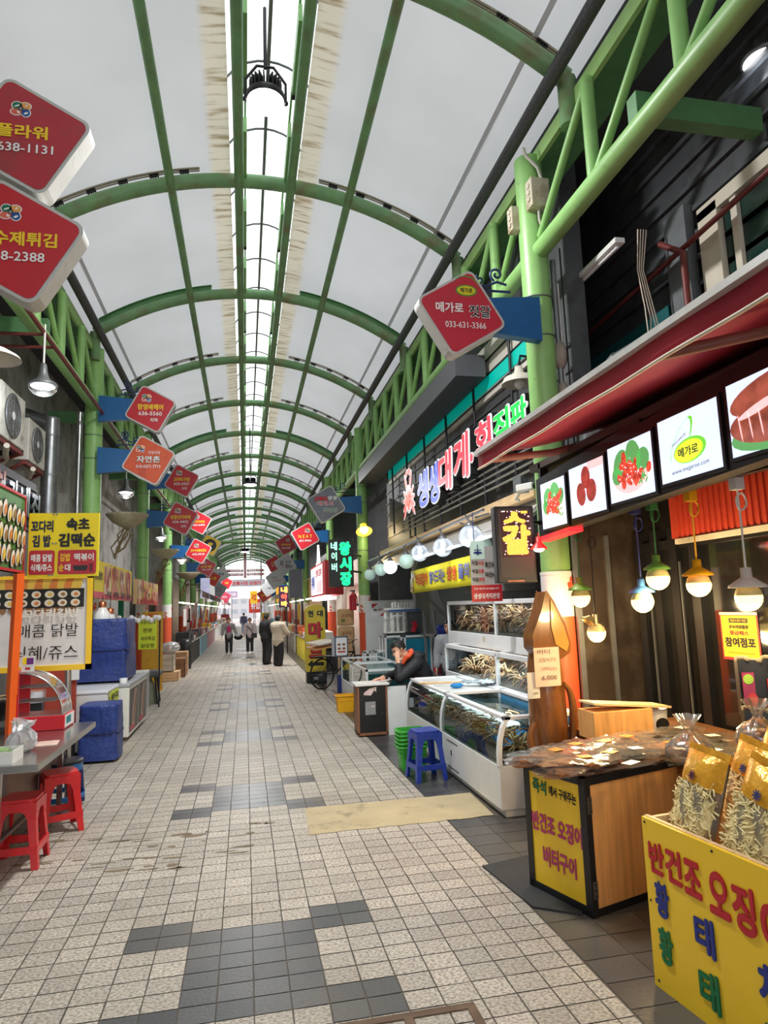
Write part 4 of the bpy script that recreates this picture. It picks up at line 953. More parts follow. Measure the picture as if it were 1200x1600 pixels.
letters(t, TXR, [('반', .085, .56, .14, .10, -.02), ('건', .19, .56, .145, .10, -.02), ('조', .30, .55, .145, .10), ('오', .44, .54, .17, .11), ('징', .56, .53, .18, .11), ('어', .70, .51, .2, .13)], -.004, bold=.045, res=4)
letters(t, TXB, [('황', .10, .39, .15, .09), ('태', .34, .345, .15, .11), ('채', .66, .30, .16, .13)], -.004, bold=.045, res=4)
letters(t, TXG, [('황', .10, .20, .15, .09), ('태', .34, .14, .15, .11), ('포', .66, .1, .14, .13)], -.004, bold=.045, res=4)
GOLD = mk('gold_foil', (240, 172, 52), .2, .35, var=.2, vs=20, bump=.3, bs=30); SHR = mk('shredded_fish', (244, 222, 164), .6, var=.2, vs=16, stretch=(2, 1, .8)); CLR = clear('bag_film', (254, 253, 250), .5, .12, .12, (250, 240, 216))
def fish_bag(seed):
    t = thing('fish_bag', 'x', 'food bag'); r = random.Random(seed); w, h = .29, .41
    def th(u, v): return (.06 * math.sin(PI * min(1, u * 1.0)) ** .6) * (math.sin(PI * min(1, v * .9 + .08)) ** .6)
    mb = MB()
    for s in (-1, 1): mb.grid(lambda u, v: ((u - .5) * w * (1 - .06 * v), s * (th(u, v) + .012 * math.sin(17 * u + 11 * v + seed) * math.sin(PI * u)), v * h), 12, 14)
    mb.build('film', CLR, t)
    mb = MB(); mb.grid(lambda u, v: ((u - .5) * w * .93, -th(u, .3 * 1 + .7 * v) - .008 + .004 * math.sin(20 * u), h * (.68 + .34 * v)), 10, 6); mb.grid(lambda u, v: ((u - .5) * w * .93, th(u, .3 + .7 * v) + .008, h * (.1 + .92 * v)), 10, 8); mb.build('gold_panel', GOLD, t)
    mb = MB(); mb.box(-w / 2 * .95, w / 2 * .95, -.006, .006, h * 1.0, h * 1.09); mb.build('zip_seal', GOLD, t)
    mb = MB(); mb.ball((0, -.022, h * .37), .085, 18, sc=(1.5, .42, 1.66))
    for k in range(240):
        a, b = r.uniform(-.132, .132), r.uniform(.02, h * .68); y = -.058 * (1 - (a / .165) ** 2) - r.uniform(0, .008); q = r.uniform(-1.2, 1.2); l = r.uniform(.03, .07)
        p = [Vector((a + (i - 1.5) / 3 * l * math.cos(q) + .008 * math.sin(i * 2 + k), y + .004 * (i % 2), b + (i - 1.5) / 3 * l * math.sin(q) * 1.3)) for i in range(4)]
        mb.tube(p, r.uniform(.0022, .0045), 4, cap=False)
    mb.build('shredded_fish', SHR, t)
    mb = MB(); cx = .01; 
    for k in range(9): mb.ell(cx + .012 * math.cos(k * .7), h * .76 + .013 * math.sin(k * .7), .012, .004, -.075, 0, 8, rot=k * .7)
    mb.build('print_mark', mk('print_plum', (90, 40, 60), .5) if seed % 2 else mk('print_navy', (60, 66, 110), .5), t)
    mb = MB(); mb.ell(.06, .055, .045, .028, -.078, 0, 18); mb.ell(.06, .055, .03, .012, -.079, 1, 14); mb.build('oval_sticker', [NOTE, mk('sticker_teal', (120, 190, 170), .5)], t)
    return t
bp_ = [fish_bag(3), fish_bag(4)]; used2 = [False, False]; Mb = Matrix.Translation((bt_.x, bt_.y, 0)) @ Matrix.Rotation(brz, 4, 'Z')
bl = ['front row, leftmost', 'front row, second from the left', 'front row, cut by the picture edge', 'second row, leftmost', 'second row, middle', 'second row, right', 'back row, leftmost', 'back row, middle', 'back row, right']
k = 0
for row in range(3):
    for cix in range(3):
        p = Mb @ Vector((.145 + .315 * cix + .05 * (row % 2), .13 + .22 * row, .60 + .025 * row + .012 * (cix % 2)))
        lab = 'clear bag of shredded dried fish with gold top, ' + bl[k]; q = k % 2; rx = -.32 + .04 * cix
        if not used2[q]: used2[q] = True; t = bp_[q]; t.location = p; t['label'] = lab
        else: t = dup(bp_[q], p, None, lab)
        t.rotation_euler = (rx, r.uniform(-.12, .12) + .1, brz + r.uniform(-.15, .2)); t['group'] = 'gold topped bags in the yellow bin'; k += 1
# poster on the dark glass
t = thing('poster', 'yellow poster with red border hanging on the dark glass', 'poster', (3.655, 4.66, 1.215), -PI / 2)
mb = MB(); mb.rect(0, .40, 0, .355, 0, 0); mb.rect(.015, .385, .02, .335, -.002, 1); mb.rect(.0, .40, .34, .36, -.003, 2); mb.rect(.1, .3, .28, .315, -.003, 3); mb.build('sheet', [STR, mk('poster_yellow', (232, 206, 40), .5), NOTE, BLACK], t)
letters(t, K_, [('온누리상품권', .2, .25, .03, .2), ('참여점포', .2, .135, .075, .32)], -.004, bold=.04); letters(t, mk('lettering_brown', (150, 60, 40), .5, var=0), [('황금패스', .2, .205, .035, .2)], -.004, bold=.04); letters(t, TXY, [('해양수산부 지정', .2, .298, .018, .16)], -.004, bold=.01)
letters(t, K_, [('---------------------', .2, .055, .004, .28)], -.004, bold=0)
# --- carved squid
SQW = mk('carved_brown_wood', (134, 84, 42), .26, var=.25, vs=5, stretch=(3, 3, .6), coat=.5, dirt=(84, 50, 28), ds=5); SQL = mk('carved_gold_wood', (206, 146, 66), .28, var=.2, vs=6, coat=.5)
sp = Vector((2.40, 5.2, 0)); t = thing('carved_squid', 'tall glossy brown carved wooden squid standing at the stall corner', 'statue', sp, .12)
mb = MB(); mb.lathe([(.11, .42), (.15, .55), (.155, .7), (.15, .95), (.145, 1.15), (.125, 1.3), (.10, 1.45), (.07, 1.56)], 24); mb.ball((0, 0, .5), .15, 18, sc=(1.05, 1, .8)); mb.build('mantle', SQW, t)
mb = MB(); fin = [(-.02, 1.80), (-.08, 1.62), (-.17, 1.44), (-.17, 1.34), (-.11, 1.27), (-.02, 1.25), (.08, 1.24), (.17, 1.29), (.18, 1.36), (.14, 1.52), (.05, 1.70)]
mb.prism(fin, -.13, .02, smooth=True); o = mb.build('fin', SQW, t, bev=.03, seg=4)
mb = MB(); mb.flat([(.01, 1.72), (.0, 1.5), (.03, 1.36), (.13, 1.30), (.155, 1.36), (.12, 1.5)], -.136); mb.build('fin_inner_face', SQL, t, solid=.008)
for s_, lab in ((-1, 'l'), (1, 'r')):
    mb = MB(); mb.ball((s_ * .09, -.13, .56), .036, 14); mb.build('eye', mk('eye_black', (24, 20, 18), .2), t)
mb_l = [[(.12, -.1, .42), (.17, -.1, .6), (.155, -.14, .85), (.13, -.15, 1.0), (.06, -.165, 1.05)], [(-.12, -.1, .42), (-.2, -.08, .5), (-.23, -.06, .66), (-.17, -.08, .76)], [(-.06, -.1, .4), (-.1, -.16, .2), (-.17, -.18, .06), (-.25, -.2, .04)], [(.04, -.12, .4), (.06, -.17, .2), (.0, -.22, .05), (-.08, -.26, .04)], [(.1, -.05, .4), (.16, -.1, .2), (.18, -.16, .06), (.12, -.24, .03)], [(-.12, 0, .4), (-.2, .02, .25), (-.22, .0, .06)], [(.1, .06, .4), (.18, .1, .2), (.2, .12, .04)], [(-.05, .1, .4), (-.08, .15, .2), (-.1, .2, .04)]]
for p in mb_l: mb = MB(); n = len(p); mb.tube(p, [.05 - .03 * i / (n - 1) for i in range(n)], 10); mb.build('tentacle', SQW, t, sub=1)
for k, (uv, w, h, m, tx, lab) in enumerate((((834, 1071), .105, .20, mk('note_white', (226, 220, 208), .7), [('1,000', .06, .04, .02, .05)], 'plain white paper taped low on the carved squid'), ((856, 1042), .225, .30, mk('note_peach', (246, 208, 184), .7), [('버터', .08, .27, .038, .11), ('오징어구이', .11, .205, .036, .15), ('1마리(소)', .12, .135, .034, .13), ('6,000', .12, .065, .04, .13)], 'peach paper note with handwriting taped on the carved squid'))):
    c = PY(uv[0], uv[1], 5.015 - .02 * k); t = thing('paper_note', lab, 'note', (c.x - w / 2, c.y, c.z - h / 2), .08, 'handwritten notes on the carved squid')
    mb = MB(); mb.grid(lambda u, v: (w * u, -.01 * math.sin(PI * u) * (1 - v), h * v), 6, 4); mb.build('sheet', m, t); letters(t, mk('pencil_grey', (84, 80, 84), .6, var=0), tx, -.014, bold=0)
# rubber mat
mb = MB(); P = [(1.51, 4.42), (1.58, 3.78), (1.80, 3.62), (1.92, 4.0), (1.86, 4.5)]; mb.add([(x, y, .002) for x, y in P] + [(x, y, .012) for x, y in P], [(4, 3, 2, 1, 0), (5, 6, 7, 8, 9)] + [(i, (i + 1) % 5, 5 + (i + 1) % 5, 5 + i) for i in range(5)])
tag(mb.build('rubber_mat', mk('rubber_black', (44, 46, 48), .6, var=.15)), 'dark rubber mat on the floor beside the lettered cabinet', 'mat')
# drain cover at the bottom edge
c = F(640, 1585); t = thing('drain_cover', 'rusty framed floor hatch with inset tiles at the bottom picture edge', 'floor hatch', (.66, 3.0, 0))
mb = MB(); mb.box(-.30, .3, -.02, .02, -.002, .006); mb.box(-.3, .3, -.54, -.5, -.002, .006); mb.box(-.3, -.26, -.5, -.02, -.002, .006); mb.box(.26, .3, -.5, -.02, -.002, .006); mb.box(-.02, .02, -.5, -.02, -.002, .006); mb.build('frame', mk('rust_frame', (104, 84, 66), .7, .3, var=.3), t)
# ================================================================== RIGHT: CRAB SHOP
FAC = mk('facade_grey', (88, 90, 92), .5, .3, var=.12, dirt=(60, 58, 56), ds=2)
mb = MB(); mb.box(3.3, 3.5, 6.0, 15.2, 2.9, 6.4)
for k in range(6): mb.box(3.28, 3.3, 6.0, 15.2, 3.0 + k * .26, 3.03 + k * .26)
struct(mb, 'wall_crabshop', FAC)
TEAL = mk('teal_band', (0, 196, 178), .35, var=.03, emit=.25); PANW = mk('facade_white_panel', (222, 216, 204), .4, var=.05)
t = thing('facade_band', 'white shopfront band with bright teal stripe and dark ribs', 'facade panel', (3.25, 14.7, 4.45), -PI / 2)
mb = MB(); mb.box(0, 7.8, -.0, .05, 0, .75); mb.build('white_panel', PANW, t)
mb = MB(); mb.box(0, 7.8, -.012, 0, .12, .30); mb.build('teal_stripe', TEAL, t)
mb = MB()
for z in (.31, .52, .07): mb.box(0, 7.8, -.016, 0, z, z + .02)
mb.build('dark_rails', DARK, t)
for k in range(6): mb = MB(); mb.tube([(.6 + k * 1.35, -.05, -1.2), (.6 + k * 1.35, -.05, .75)], .02, 6); mb.build('upright', DARK, t)
t = thing('soffit_box', 'long dark grey metal box beam under the right truss', 'beam', (2.75, 8.1, 4.7))
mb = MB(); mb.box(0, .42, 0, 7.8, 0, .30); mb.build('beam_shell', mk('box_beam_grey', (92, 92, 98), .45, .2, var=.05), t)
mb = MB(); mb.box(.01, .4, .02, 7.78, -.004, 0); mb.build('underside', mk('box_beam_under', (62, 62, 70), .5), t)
for k in range(4): mb = MB(); mb.box(.3, .36, .6 + 2 * k, .66 + 2 * k, .30, .48); mb.build('hanger', GREEND, t)
# balcony rails
t = thing('balcony_rail', 'thin grey rails running under the crab shop letters', 'railing', (3.0, 6.4, 2.9))
for z in (.20, .28, .36, .44): mb = MB(); mb.tube([(0, 0, z), (0, 6.0, z)], .014, 6); mb.build('rail', mk('rail_grey', (150, 146, 136), .4, .5), t)
for k in range(6): mb = MB(); mb.tube([(0, .5 + k, 0), (0, .5 + k, .46)], .016, 6); mb.tube([(0, .5 + k, .05), (.25, .5 + k, .05)], .014, 6); mb.build('baluster', DARK, t)
t = thing('ledge_beam', 'pale wooden ledge beam catching warm light below the rails', 'beam', (2.96, 6.4, 2.80)); mb = MB(); mb.box(0, .12, 0, 8.2, 0, .11); mb.build('timber', WOODL, t)
mb = MB(); mb.add([(2.68, 6.2, 2.42), (2.68, 15, 2.42), (3.3, 15, 2.9), (3.3, 6.2, 2.9), (2.68, 6.2, 2.46), (2.68, 15, 2.46), (3.3, 15, 2.94), (3.3, 6.2, 2.94)], [(0, 1, 2, 3), (7, 6, 5, 4), (0, 4, 5, 1), (3, 2, 6, 7), (0, 3, 7, 4), (1, 5, 6, 2)])
struct(mb, 'ceiling', mk('stall_soffit', (200, 202, 200), .35, .1, var=.05))
mb = MB(); mb.box(3.9, 4.1, 6, 15.2, 0, 2.9); mb.box(3.1, 3.9, 15.5, 15.6, 0, 2.9); struct(mb, 'wall_shop_back', mk('shop_back_grey', (104, 106, 106), .6, var=.15))
# channel letters
t = thing('channel_letter_sign', 'row of big lit letters with a red crab on the crab shop', 'sign', (2.9, 11.6, 3.55), -PI / 2)
CW = mk('letter_white_rim', (250, 250, 250), .35, var=0, emit=.35); CBL = mk('letter_lit_blue', (20, 70, 210), .35, var=0, emit=.6); CRD = mk('letter_lit_red', (226, 52, 70), .35, var=0, emit=.9); CGR = mk('letter_lit_green', (20, 180, 70), .35, var=0, emit=.9)
def chan(c, u0, u1, vt, vb, m, sl=0):
    a, b = PX(u0, (vt + vb) / 2, 2.9), PX(u1, (vt + vb) / 2, 2.9); um = (u0 + u1) / 2
    zt, zb = PX(um, vt, 2.9).z, PX(um, vb, 2.9).z; x = 11.6 - (a.y + b.y) / 2; w = abs(a.y - b.y); h = zt - zb; z = (zt + zb) / 2 - 3.55
    mb = MB(); put_text(mb, c, x, z, h * 1.12, w * 1.16, -.02, .075, 0, 0, 3, sl, .14); o = mb.build('letter', [BLACKM, ], t)
    mb = MB(); put_text(mb, c, x, z, h * 1.08, w * 1.10, -.03, .055, 0, 0, 3, sl, .05); mb.build('letter_rim', CW, t)
    mb = MB(); put_text(mb, c, x, z, h, w, -.037, .03, 0, 0, 3, sl, .0); mb.build('letter_face', m, t)
for a in (('생', 655, 672, 736, 792, CBL, .1), ('생', 673, 689, 724, 786, CBL, .1), ('대', 688, 709, 706, 768, CRD, .1), ('게', 712, 736, 680, 750, CRD, .1), ('회', 746, 772, 656, 714, CRD, .0), ('직', 775, 800, 640, 690, CGR, 0), ('판', 802, 828, 622, 672, CGR, 0)): chan(*a)
p = PX(740.5, 715, 2.9); mb = MB(); mb.ell(11.6 - p.y, p.z - 3.55, .075, .075, -.03, 0); mb.ell(11.6 - p.y, p.z - 3.55, .055, .055, -.036, 1); mb.build('dot', [CW, CRD], t)
p = PX(641, 773, 2.9); cx, cz = 11.6 - p.y, p.z - 3.55
def crab_sign(k, y, mi, mb):
    mb.ell(cx, cz - .08, .2 * k, .22 * k, y, mi, 24)
    for s_ in (-1, 1):
        for q in range(4): mb.ell(cx + s_ * (.22 + .02 * q), cz + .02 - .1 * q, .17 * k, .05 * k, y, mi, 12, rot=s_ * (.5 - .42 * q))
        mb.ell(cx + s_ * .17, cz + .24, .06 * k, .17 * k, y, mi, 12, rot=-s_ * .5); mb.ell(cx + s_ * .11, cz + .40, .11 * k, .055 * k, y, mi, 12, rot=-s_ * .35)
mb = MB(); crab_sign(1.3, -.02, 0, mb); mb.build('crab_back', BLACKM, t); mb = MB(); crab_sign(1.18, -.03, 0, mb); mb.build('crab_rim', CW, t)
mb = MB(); crab_sign(.85, -.036, 0, mb); mb.ell(cx, cz - .1, .1, .11, -.042, 1, 18)
for q in range(6): mb.ell(cx + .15 * math.cos(q * 1.05), cz - .09 + .17 * math.sin(q * 1.05), .03, .012, -.041, 2, 8, rot=q * 1.05)
mb.build('crab_face', [mk('crab_lit_coral', (240, 120, 110), .4, var=0, emit=.7), mk('crab_lit_orange', (236, 96, 50), .4, var=0, emit=.7), CW], t)
mb = MB(); mb.tube([(.0, .12, -.9), (.0, .12, .1)], .02, 6); mb.tube([(0, .12, -.32), (5.6, .12, .0)], .02, 6); mb.tube([(5.6, .12, -.6), (5.6, .12, .3)], .02, 6); mb.build('mounting_frame', DARK, t)
# LED letter box by the column
c = PY(806, 850, 5.5); t = thing('led_letter_box', 'black letter box showing amber dotted letters beside the column', 'sign', (c.x, 5.5, c.z), -.10)
w, h = .36, .68
mb = MB(); mb.box(-w / 2, w / 2, 0, .12, -h / 2, h / 2); mb.build('casing', BLACK, t, bev=.012)
mb = MB(); mb.rect(-w / 2 + .035, w / 2 - .03, -h / 2 + .05, h / 2 - .03, -.002); mb.build('display', led_mat('led_dim', (110, 84, 66), .0105, .35), t)
mb = MB(); mb.rect(-.13, .14, -.115, .30, -.003); mb.build('lit_field', mk('led_maroon', (46, 8, 12), .4, var=0, emit=.4), t)
mb = MB(); put_text(mb, 'ㅅ', 0, .235, .11, .21, -.005, .07, res=2); put_text(mb, '갈', 0.01, .04, .27, .26, -.005, .06, res=2); mb.rect(.06, .12, .27, .295, -.005); mb.build('lit_letters', led_mat('led_amber', (255, 190, 70), .0105, 2.6), t)
mb = MB(); r = random.Random(8)
for k in range(60): a, b = r.uniform(-.125, .135), r.uniform(-.1, .3); mb.rect(a, a + r.uniform(.008, .02), b, b + .009, -.0045)
mb.build('lit_sparks', mk('led_pinkwhite', (255, 214, 214), .4, var=0, emit=1.5), t)
mb = MB(); mb.rect(-.09, .06, -h / 2 + .008, -h / 2 + .022, -.001); mb.build('maker_strip', mk('strip_rust', (170, 110, 80), .5, var=.4, vs=60), t)
mb = MB(); mb.tube([(w / 2, .06, .2), (w / 2 + .15, .2, .2)], .02, 8); mb.build('arm', BLACK, t)
# junction boxes + camera + pipes on the column
for k, (uv, Y, sz, lab) in enumerate((((840, 305), 5.66, (.20, .14, .30), 'beige switch box on the near column under the truss'), ((803, 345), 5.9, (.1, .12, .26), 'narrow beige box left of the switch box on the near column'))):
    c = PY(uv[0], uv[1], Y); t = thing('switch_box', lab, 'switch box', c); mb = MB(); mb.cbox((0, 0, 0), sz); mb.build('casing', mk('box_beige', (206, 196, 174), .5, dirt=(150, 130, 100)), t, bev=.012)
    for q in (-.07, 0, .07): mb = MB(); mb.cbox((-sz[0] / 2 - .006, -.02, q), (.012, .04, .035)); mb.build('breaker_tab', CREAM, t)
    if k == 0: mb = MB(); mb.tube([(0, 0, -.15), (0, 0, -.26), (.04, .02, -.34), (.08, .1, -.4)], .014, 8); mb.tube([(.06, 0, .15), (.02, 0, .3), (-.1, 0, .42), (-.12, 0, .5)], .016, 8); mb.build('conduit', mk('conduit_grey', (190, 186, 176), .5), t)
c = PX(818, 762, 2.72); t = thing('security_camera', 'white security camera above the amber letter box', 'camera', c, .5); mb = MB(); mb.cbox((0, -.03, 0), (.08, .2, .07)); mb.build('body', WHITEP, t, bev=.01); mb = MB(); mb.tube([(0, -.13, 0), (0, -.15, 0)], .03, 12); mb.build('lens', BLACK, t); mb = MB(); mb.tube([(0, .05, -.03), (.0, .1, -.1), (.1, .15, -.1)], .018, 8); mb.build('bracket', WHITEP, t); mb = MB(); mb.cbox((.13, .13, .06), (.13, .1, .16)); mb.build('junction_box', GREYM, t)
for k, (dx, dy, r_, z0, z1, m, lab) in enumerate(((.17, -.05, .03, 0, 5.1, GREYM, 'steel conduit beside the near column'), (.25, .05, .022, 0, 4.9, WHITEP, 'white conduit just right of the steel one'), (.22, -.12, .008, 2.5, 5.2, BLACKM, 'thin black cable looping down the near column'))):
    mb = MB(); mb.tube([(0, 0, 0), (.005, 0, (z1 - z0) / 2), (0, 0, z1 - z0)], r_, 8); tag(mb.build('conduit_pipe', m, loc=(2.88 + dx, 5.85 + dy, z0)), lab, 'pipe')
for k, (z, s_) in enumerate(((4.1, 1.0), (3.72, .8))):
    t = MB(); t.ball((0, 0, 0), .1 * s_, 12, sc=(.7, .8, 1.5)); o = t.build('wrapped_joint', mk('foam_wrap', (150, 140, 128), .8, bump=.6, bs=12), loc=(3.06, 5.8, z)); tag(o, ('upper' if k == 0 else 'lower') + ' lump of grey wrapping on the conduit beside the near column', 'pipe wrap')
t = thing('gooseneck_lamp', 'cream dish lamp on the crab shop front beside the near column', 'lamp', PX(812, 600, 3.0)); mb = MB(); mb.lathe([(.2, 0), (.17, .07), (.06, .12), (.04, .2), (1e-3, .2)], 20); mb.build('dish', mk('dish_cream', (206, 200, 186)), t); mb = MB(); mb.ball((0, 0, .0), .06, 12); mb.build('bulb', WHITEC, t); mb = MB(); mb.tube([(0, 0, .2), (.05, .05, .35), (.3, .1, .35)], .014, 6); mb.build('arm', BLACK, t)
# upper right: window, ducts, pipes
WF = mk('window_beige', (214, 204, 184), .5, var=.04)
t = MB(); t.box(4.0, 4.08, 4.62, 4.86, 4.22, 5.10); t.box(4.0, 4.08, 2.2, 2.4, 4.22, 5.1); t.box(4.0, 4.08, 2.2, 4.86, 5.02, 5.14); t.box(4.0, 4.08, 2.2, 4.86, 4.16, 4.26)
for y in (4.45, 4.02, 3.92): t.box(4.02, 4.07, y - .035, y + .035, 4.26, 5.02)
t.box(4.06, 4.09, 2.3, 4.7, 4.2, 5.05, 1); struct(t, 'window_3', [WF, mk('window_dark_green', (30, 56, 52), .1, var=.1)])
mb = MB(); mb.box(3.98, 4.08, 5.0, 5.3, 3.4, 5.3); struct(mb, 'trim_13', mk('pilaster_grey', (104, 108, 110), .6))
TEALD = mk('dark_teal_panel', (30, 92, 94), .4)
mb = MB(); mb.box(4.02, 4.06, 5.4, 9.5, 3.72, 3.88); mb.box(4.02, 4.06, 5.4, 9.5, 4.35, 4.5); struct(mb, 'trim_14', TEALD)
mb = MB(); pts = [(3.1, 5.35, 2.95), (3.1, 5.3, 3.25), (3.12, 5.2, 3.5), (3.2, 5.0, 3.68), (3.35, 4.8, 3.76), (3.65, 4.5, 3.8), (4.0, 4.15, 3.8)]; t = thing('exhaust_duct', 'fat silver exhaust duct elbow above the red awning', 'duct', (3.1, 5.35, 2.95)); mb.tube(pts, .15, 20); part(mb, 'duct_elbow', DUCT, t)
for i in range(6): mb = MB(); a, b = Vector(pts[i]), Vector(pts[i + 1]); d = (b - a).normalized() * .012; mb.tube([a - d, a + d], .157, 20); part(mb, 'seam_ring', STEEL, t)
for k, (P, r_, lab) in enumerate((([(3.9, 0.5, 5.05), (3.9, 9.5, 4.6)], .025, 'red-brown pipe slanting across the upper right facade'), ([(3.85, 4.9, 3.5), (3.85, 4.9, 4.75), (3.85, 5.2, 5.0)], .03, 'upright red-brown pipe above the silver duct'))):
    mb = MB(); mb.tube(P, r_, 8); tag(mb.build('red_pipe', RUST), lab, 'pipe')
t = thing('strip_light', 'slanted strip light under the truss at the upper right', 'light', (3.5, 5.9, 5.05)); mb = MB(); mb.box(-.05, .05, -.6, .6, 0, .05); mb.build('batten', WHITEP, t); mb = MB(); mb.tube([(0, -.55, -.02), (0, .55, -.02)], .016, 8); mb.build('tube', WHITEC, t)
mb = MB(); r = random.Random(3)
t = thing('cable_bundle', 'thin pale cables dangling beside the upper right window', 'cable', (3.7, 5.3, 5.2))
for k in range(4): mb = MB(); mb.tube([(.03 * k, 0, .0), (.02 * k - .03, .02, -.4), (.05 * k, 0, -.8 - .1 * k), (.03, .02, -1.2)], .006, 5); mb.build('strand', CREAMB, t)
# globes on their pipe
t = thing('globe_rail', 'bent grey pipe rail carrying the round globe lamps', 'lamp rail', (2.62, 7.0, 2.72))
mb = MB(); mb.tube([(.0, 0, .02), (0, 7.4, -.06)], .018, 8); mb.build('rail_pipe', GREYM, t)
for y in (.3, 3.6, 7.2): mb = MB(); mb.tube([(0, y, -.03), (.18, y, .02)], .014, 6); mb.build('rail_stay', GREYM, t)
GCL = clear('globe_clear', (244, 248, 252), .1, .08, .12, (240, 246, 255)); GMI = mk('globe_mint', (206, 238, 226), .25, var=0, emit=.18); GLIT = mk('globe_lit', (240, 250, 255), .3, var=0, emit=1.5); FIL = mk('filament_cool', (240, 246, 255), .3, var=0, emit=12)
gl = [((735, 838), 7.43, .135, 'c'), ((692, 855), 8.56, .13, 'c'), ((656, 864), 9.77, .13, 'c'), ((635, 877), 10.65, .125, 'm'), ((610, 886), 11.89, .125, 'w'), ((595, 890), 12.78, .125, 'm'), ((578, 898), 13.96, .12, 'm'), ((752, 852), 7.75, .13, 'm')]
gn = ['clear glass globe lamp with bright tube, nearest of the row', 'clear glass globe lamp with bright tube, second of the row', 'clear glass globe lamp with bright tube, third of the row', 'milky mint globe lamp, fourth of the row', 'solid glowing white globe lamp, fifth of the row', 'milky mint globe lamp, sixth of the row', 'milky mint globe lamp, last and smallest of the row', 'milky mint globe lamp behind the nearest clear globe']
for (uv, Y, r_, k), lab in zip(gl, gn):
    c = PY(uv[0], uv[1], Y); t = thing('globe_lamp', lab, 'lamp', c, 0, 'round globe lamps over the fish tanks')
    mb = MB(); mb.ball((0, 0, 0), r_, 24); mb.build('globe', {'c': GCL, 'm': GMI, 'w': GLIT}[k], t)
    mb = MB(); mb.lathe([(.06, r_ * .86), (.06, r_ * 1.05), (.03, r_ * 1.2), (.02, r_ * 1.4), (1e-3, r_ * 1.4)], 14); mb.build('cap', GREYM, t)
    mb = MB(); mb.tube([(0, 0, r_ * 1.35), (-.03, .05, r_ * 1.9), (2.62 - c.x, .12, 2.70 - c.z)], .011, 6); mb.build('stem', GREYM, t)
    if k == 'c': mb = MB(); mb.tube([(0, 0, .085), (.0, 0, -.085)], .026, 10); mb.build('tube_bulb', FIL, t); point(t, (-.2, -.1, -.18), 6, (.92, .96, 1), .1)
    if k == 'w': point(t, (-.2, 0, -.2), 7, (.92, .96, 1), .1)
# banners
t = thing('banner', 'yellow banner with blue and orange lettering under the globe lamps', 'banner', (2.76, 11.0, 1.9), -PI / 2)
mb = MB(); mb.grid(lambda u, v: (3.2 * u, .015 * math.sin(u * 9) * (1 - v), .37 * v + .03 * u), 20, 4); mb.build('cloth', mk('banner_yellow', (240, 226, 24), .85, var=.03), t, solid=.004)
for s_, x, w, m in (('바로잡아', .75, .72, mk('lettering_orange', (206, 70, 20), .85, var=0)), ('썰어드리는', 1.6, .82, TXB), ('생생', 2.3, .42, mk('lettering_orange', (224, 96, 40))), ('물회', 2.84, .46, TXB)): letters(t, m, [(s_, x, .2 + x * .008, .2, w)], -.022, bold=.035)
mb = MB(); r = random.Random(4)
for k in range(26): mb.ell(r.uniform(.02, .3), r.uniform(.03, .34), r.uniform(.02, .06), r.uniform(.01, .04), -.02 - .0002 * k, k % 3, 9, rot=r.uniform(0, 3))
mb.build('food_picture', [mk('print_brown', (150, 92, 60), .5), mk('print_olive', (120, 130, 60), .5), mk('print_tan', (220, 180, 130), .5)], t)
c = PY(756, 895, 6.9); t = thing('banner', 'grey and red upright banner half behind the amber letter box', 'banner', (c.x, 6.9, 1.72))
mb = MB(); mb.rect(-.15, .17, .18, .60, 0, 0); mb.rect(-.15, .2, 0, .18, 0, 1); mb.rect(-.14, .02, .46, .66, -.003, 2); mb.ell(-.06, .53, .05, .015, -.005, 3); mb.rect(-.065, -.055, .5, .62, -.005, 3); mb.rect(-.10, -.02, .555, .565, -.005, 3); mb.add([(-.10, .004, .6), (-.09, .004, .6), (-.09, .004, .98), (-.10, .004, .98), (.12, .004, .6), (.13, .004, .6), (.13, .004, .98), (.12, .004, .98)], [(0, 1, 2, 3), (4, 5, 6, 7)], 3); mb.build('cloth', [SIGNGREY, SIGNRED, mk('print_aqua', (200, 234, 236), .5), TXB], t)
letters(t, K_, [('직접', -.10, .42, .045, .07), ('직접', -.10, .33, .045, .07), ('직접', -.10, .24, .045, .07), ('중간유통', .09, .40, .06, .15), ('마진NO', .09, .29, .06, .15)], -.004, bold=.03); letters(t, TXR, [('수입', -.03, .42, .045, .06), ('유통', -.03, .33, .045, .06), ('판매', -.03, .24, .045, .06)], -.004, bold=.03); letters(t, TXW, [('생생대게직판장', .02, .06, .06, .3), ('항상 최고로 모시겠습니다', .02, .14, .022, .28)], -.004, bold=.02)
t = thing('cooler_case', 'grey appliance box behind the banners at the crab shop', 'appliance', (3.0, 8.4, 1.84)); mb = MB(); mb.box(0, .5, -.9, .5, 0, .46); mb.build('casing', mk('appliance_grey', (110, 112, 114), .4, .2), t, bev=.01); mb = MB(); mb.box(.05, .45, -.91, -.9, .1, .36); mb.build('grille', DARK, t)
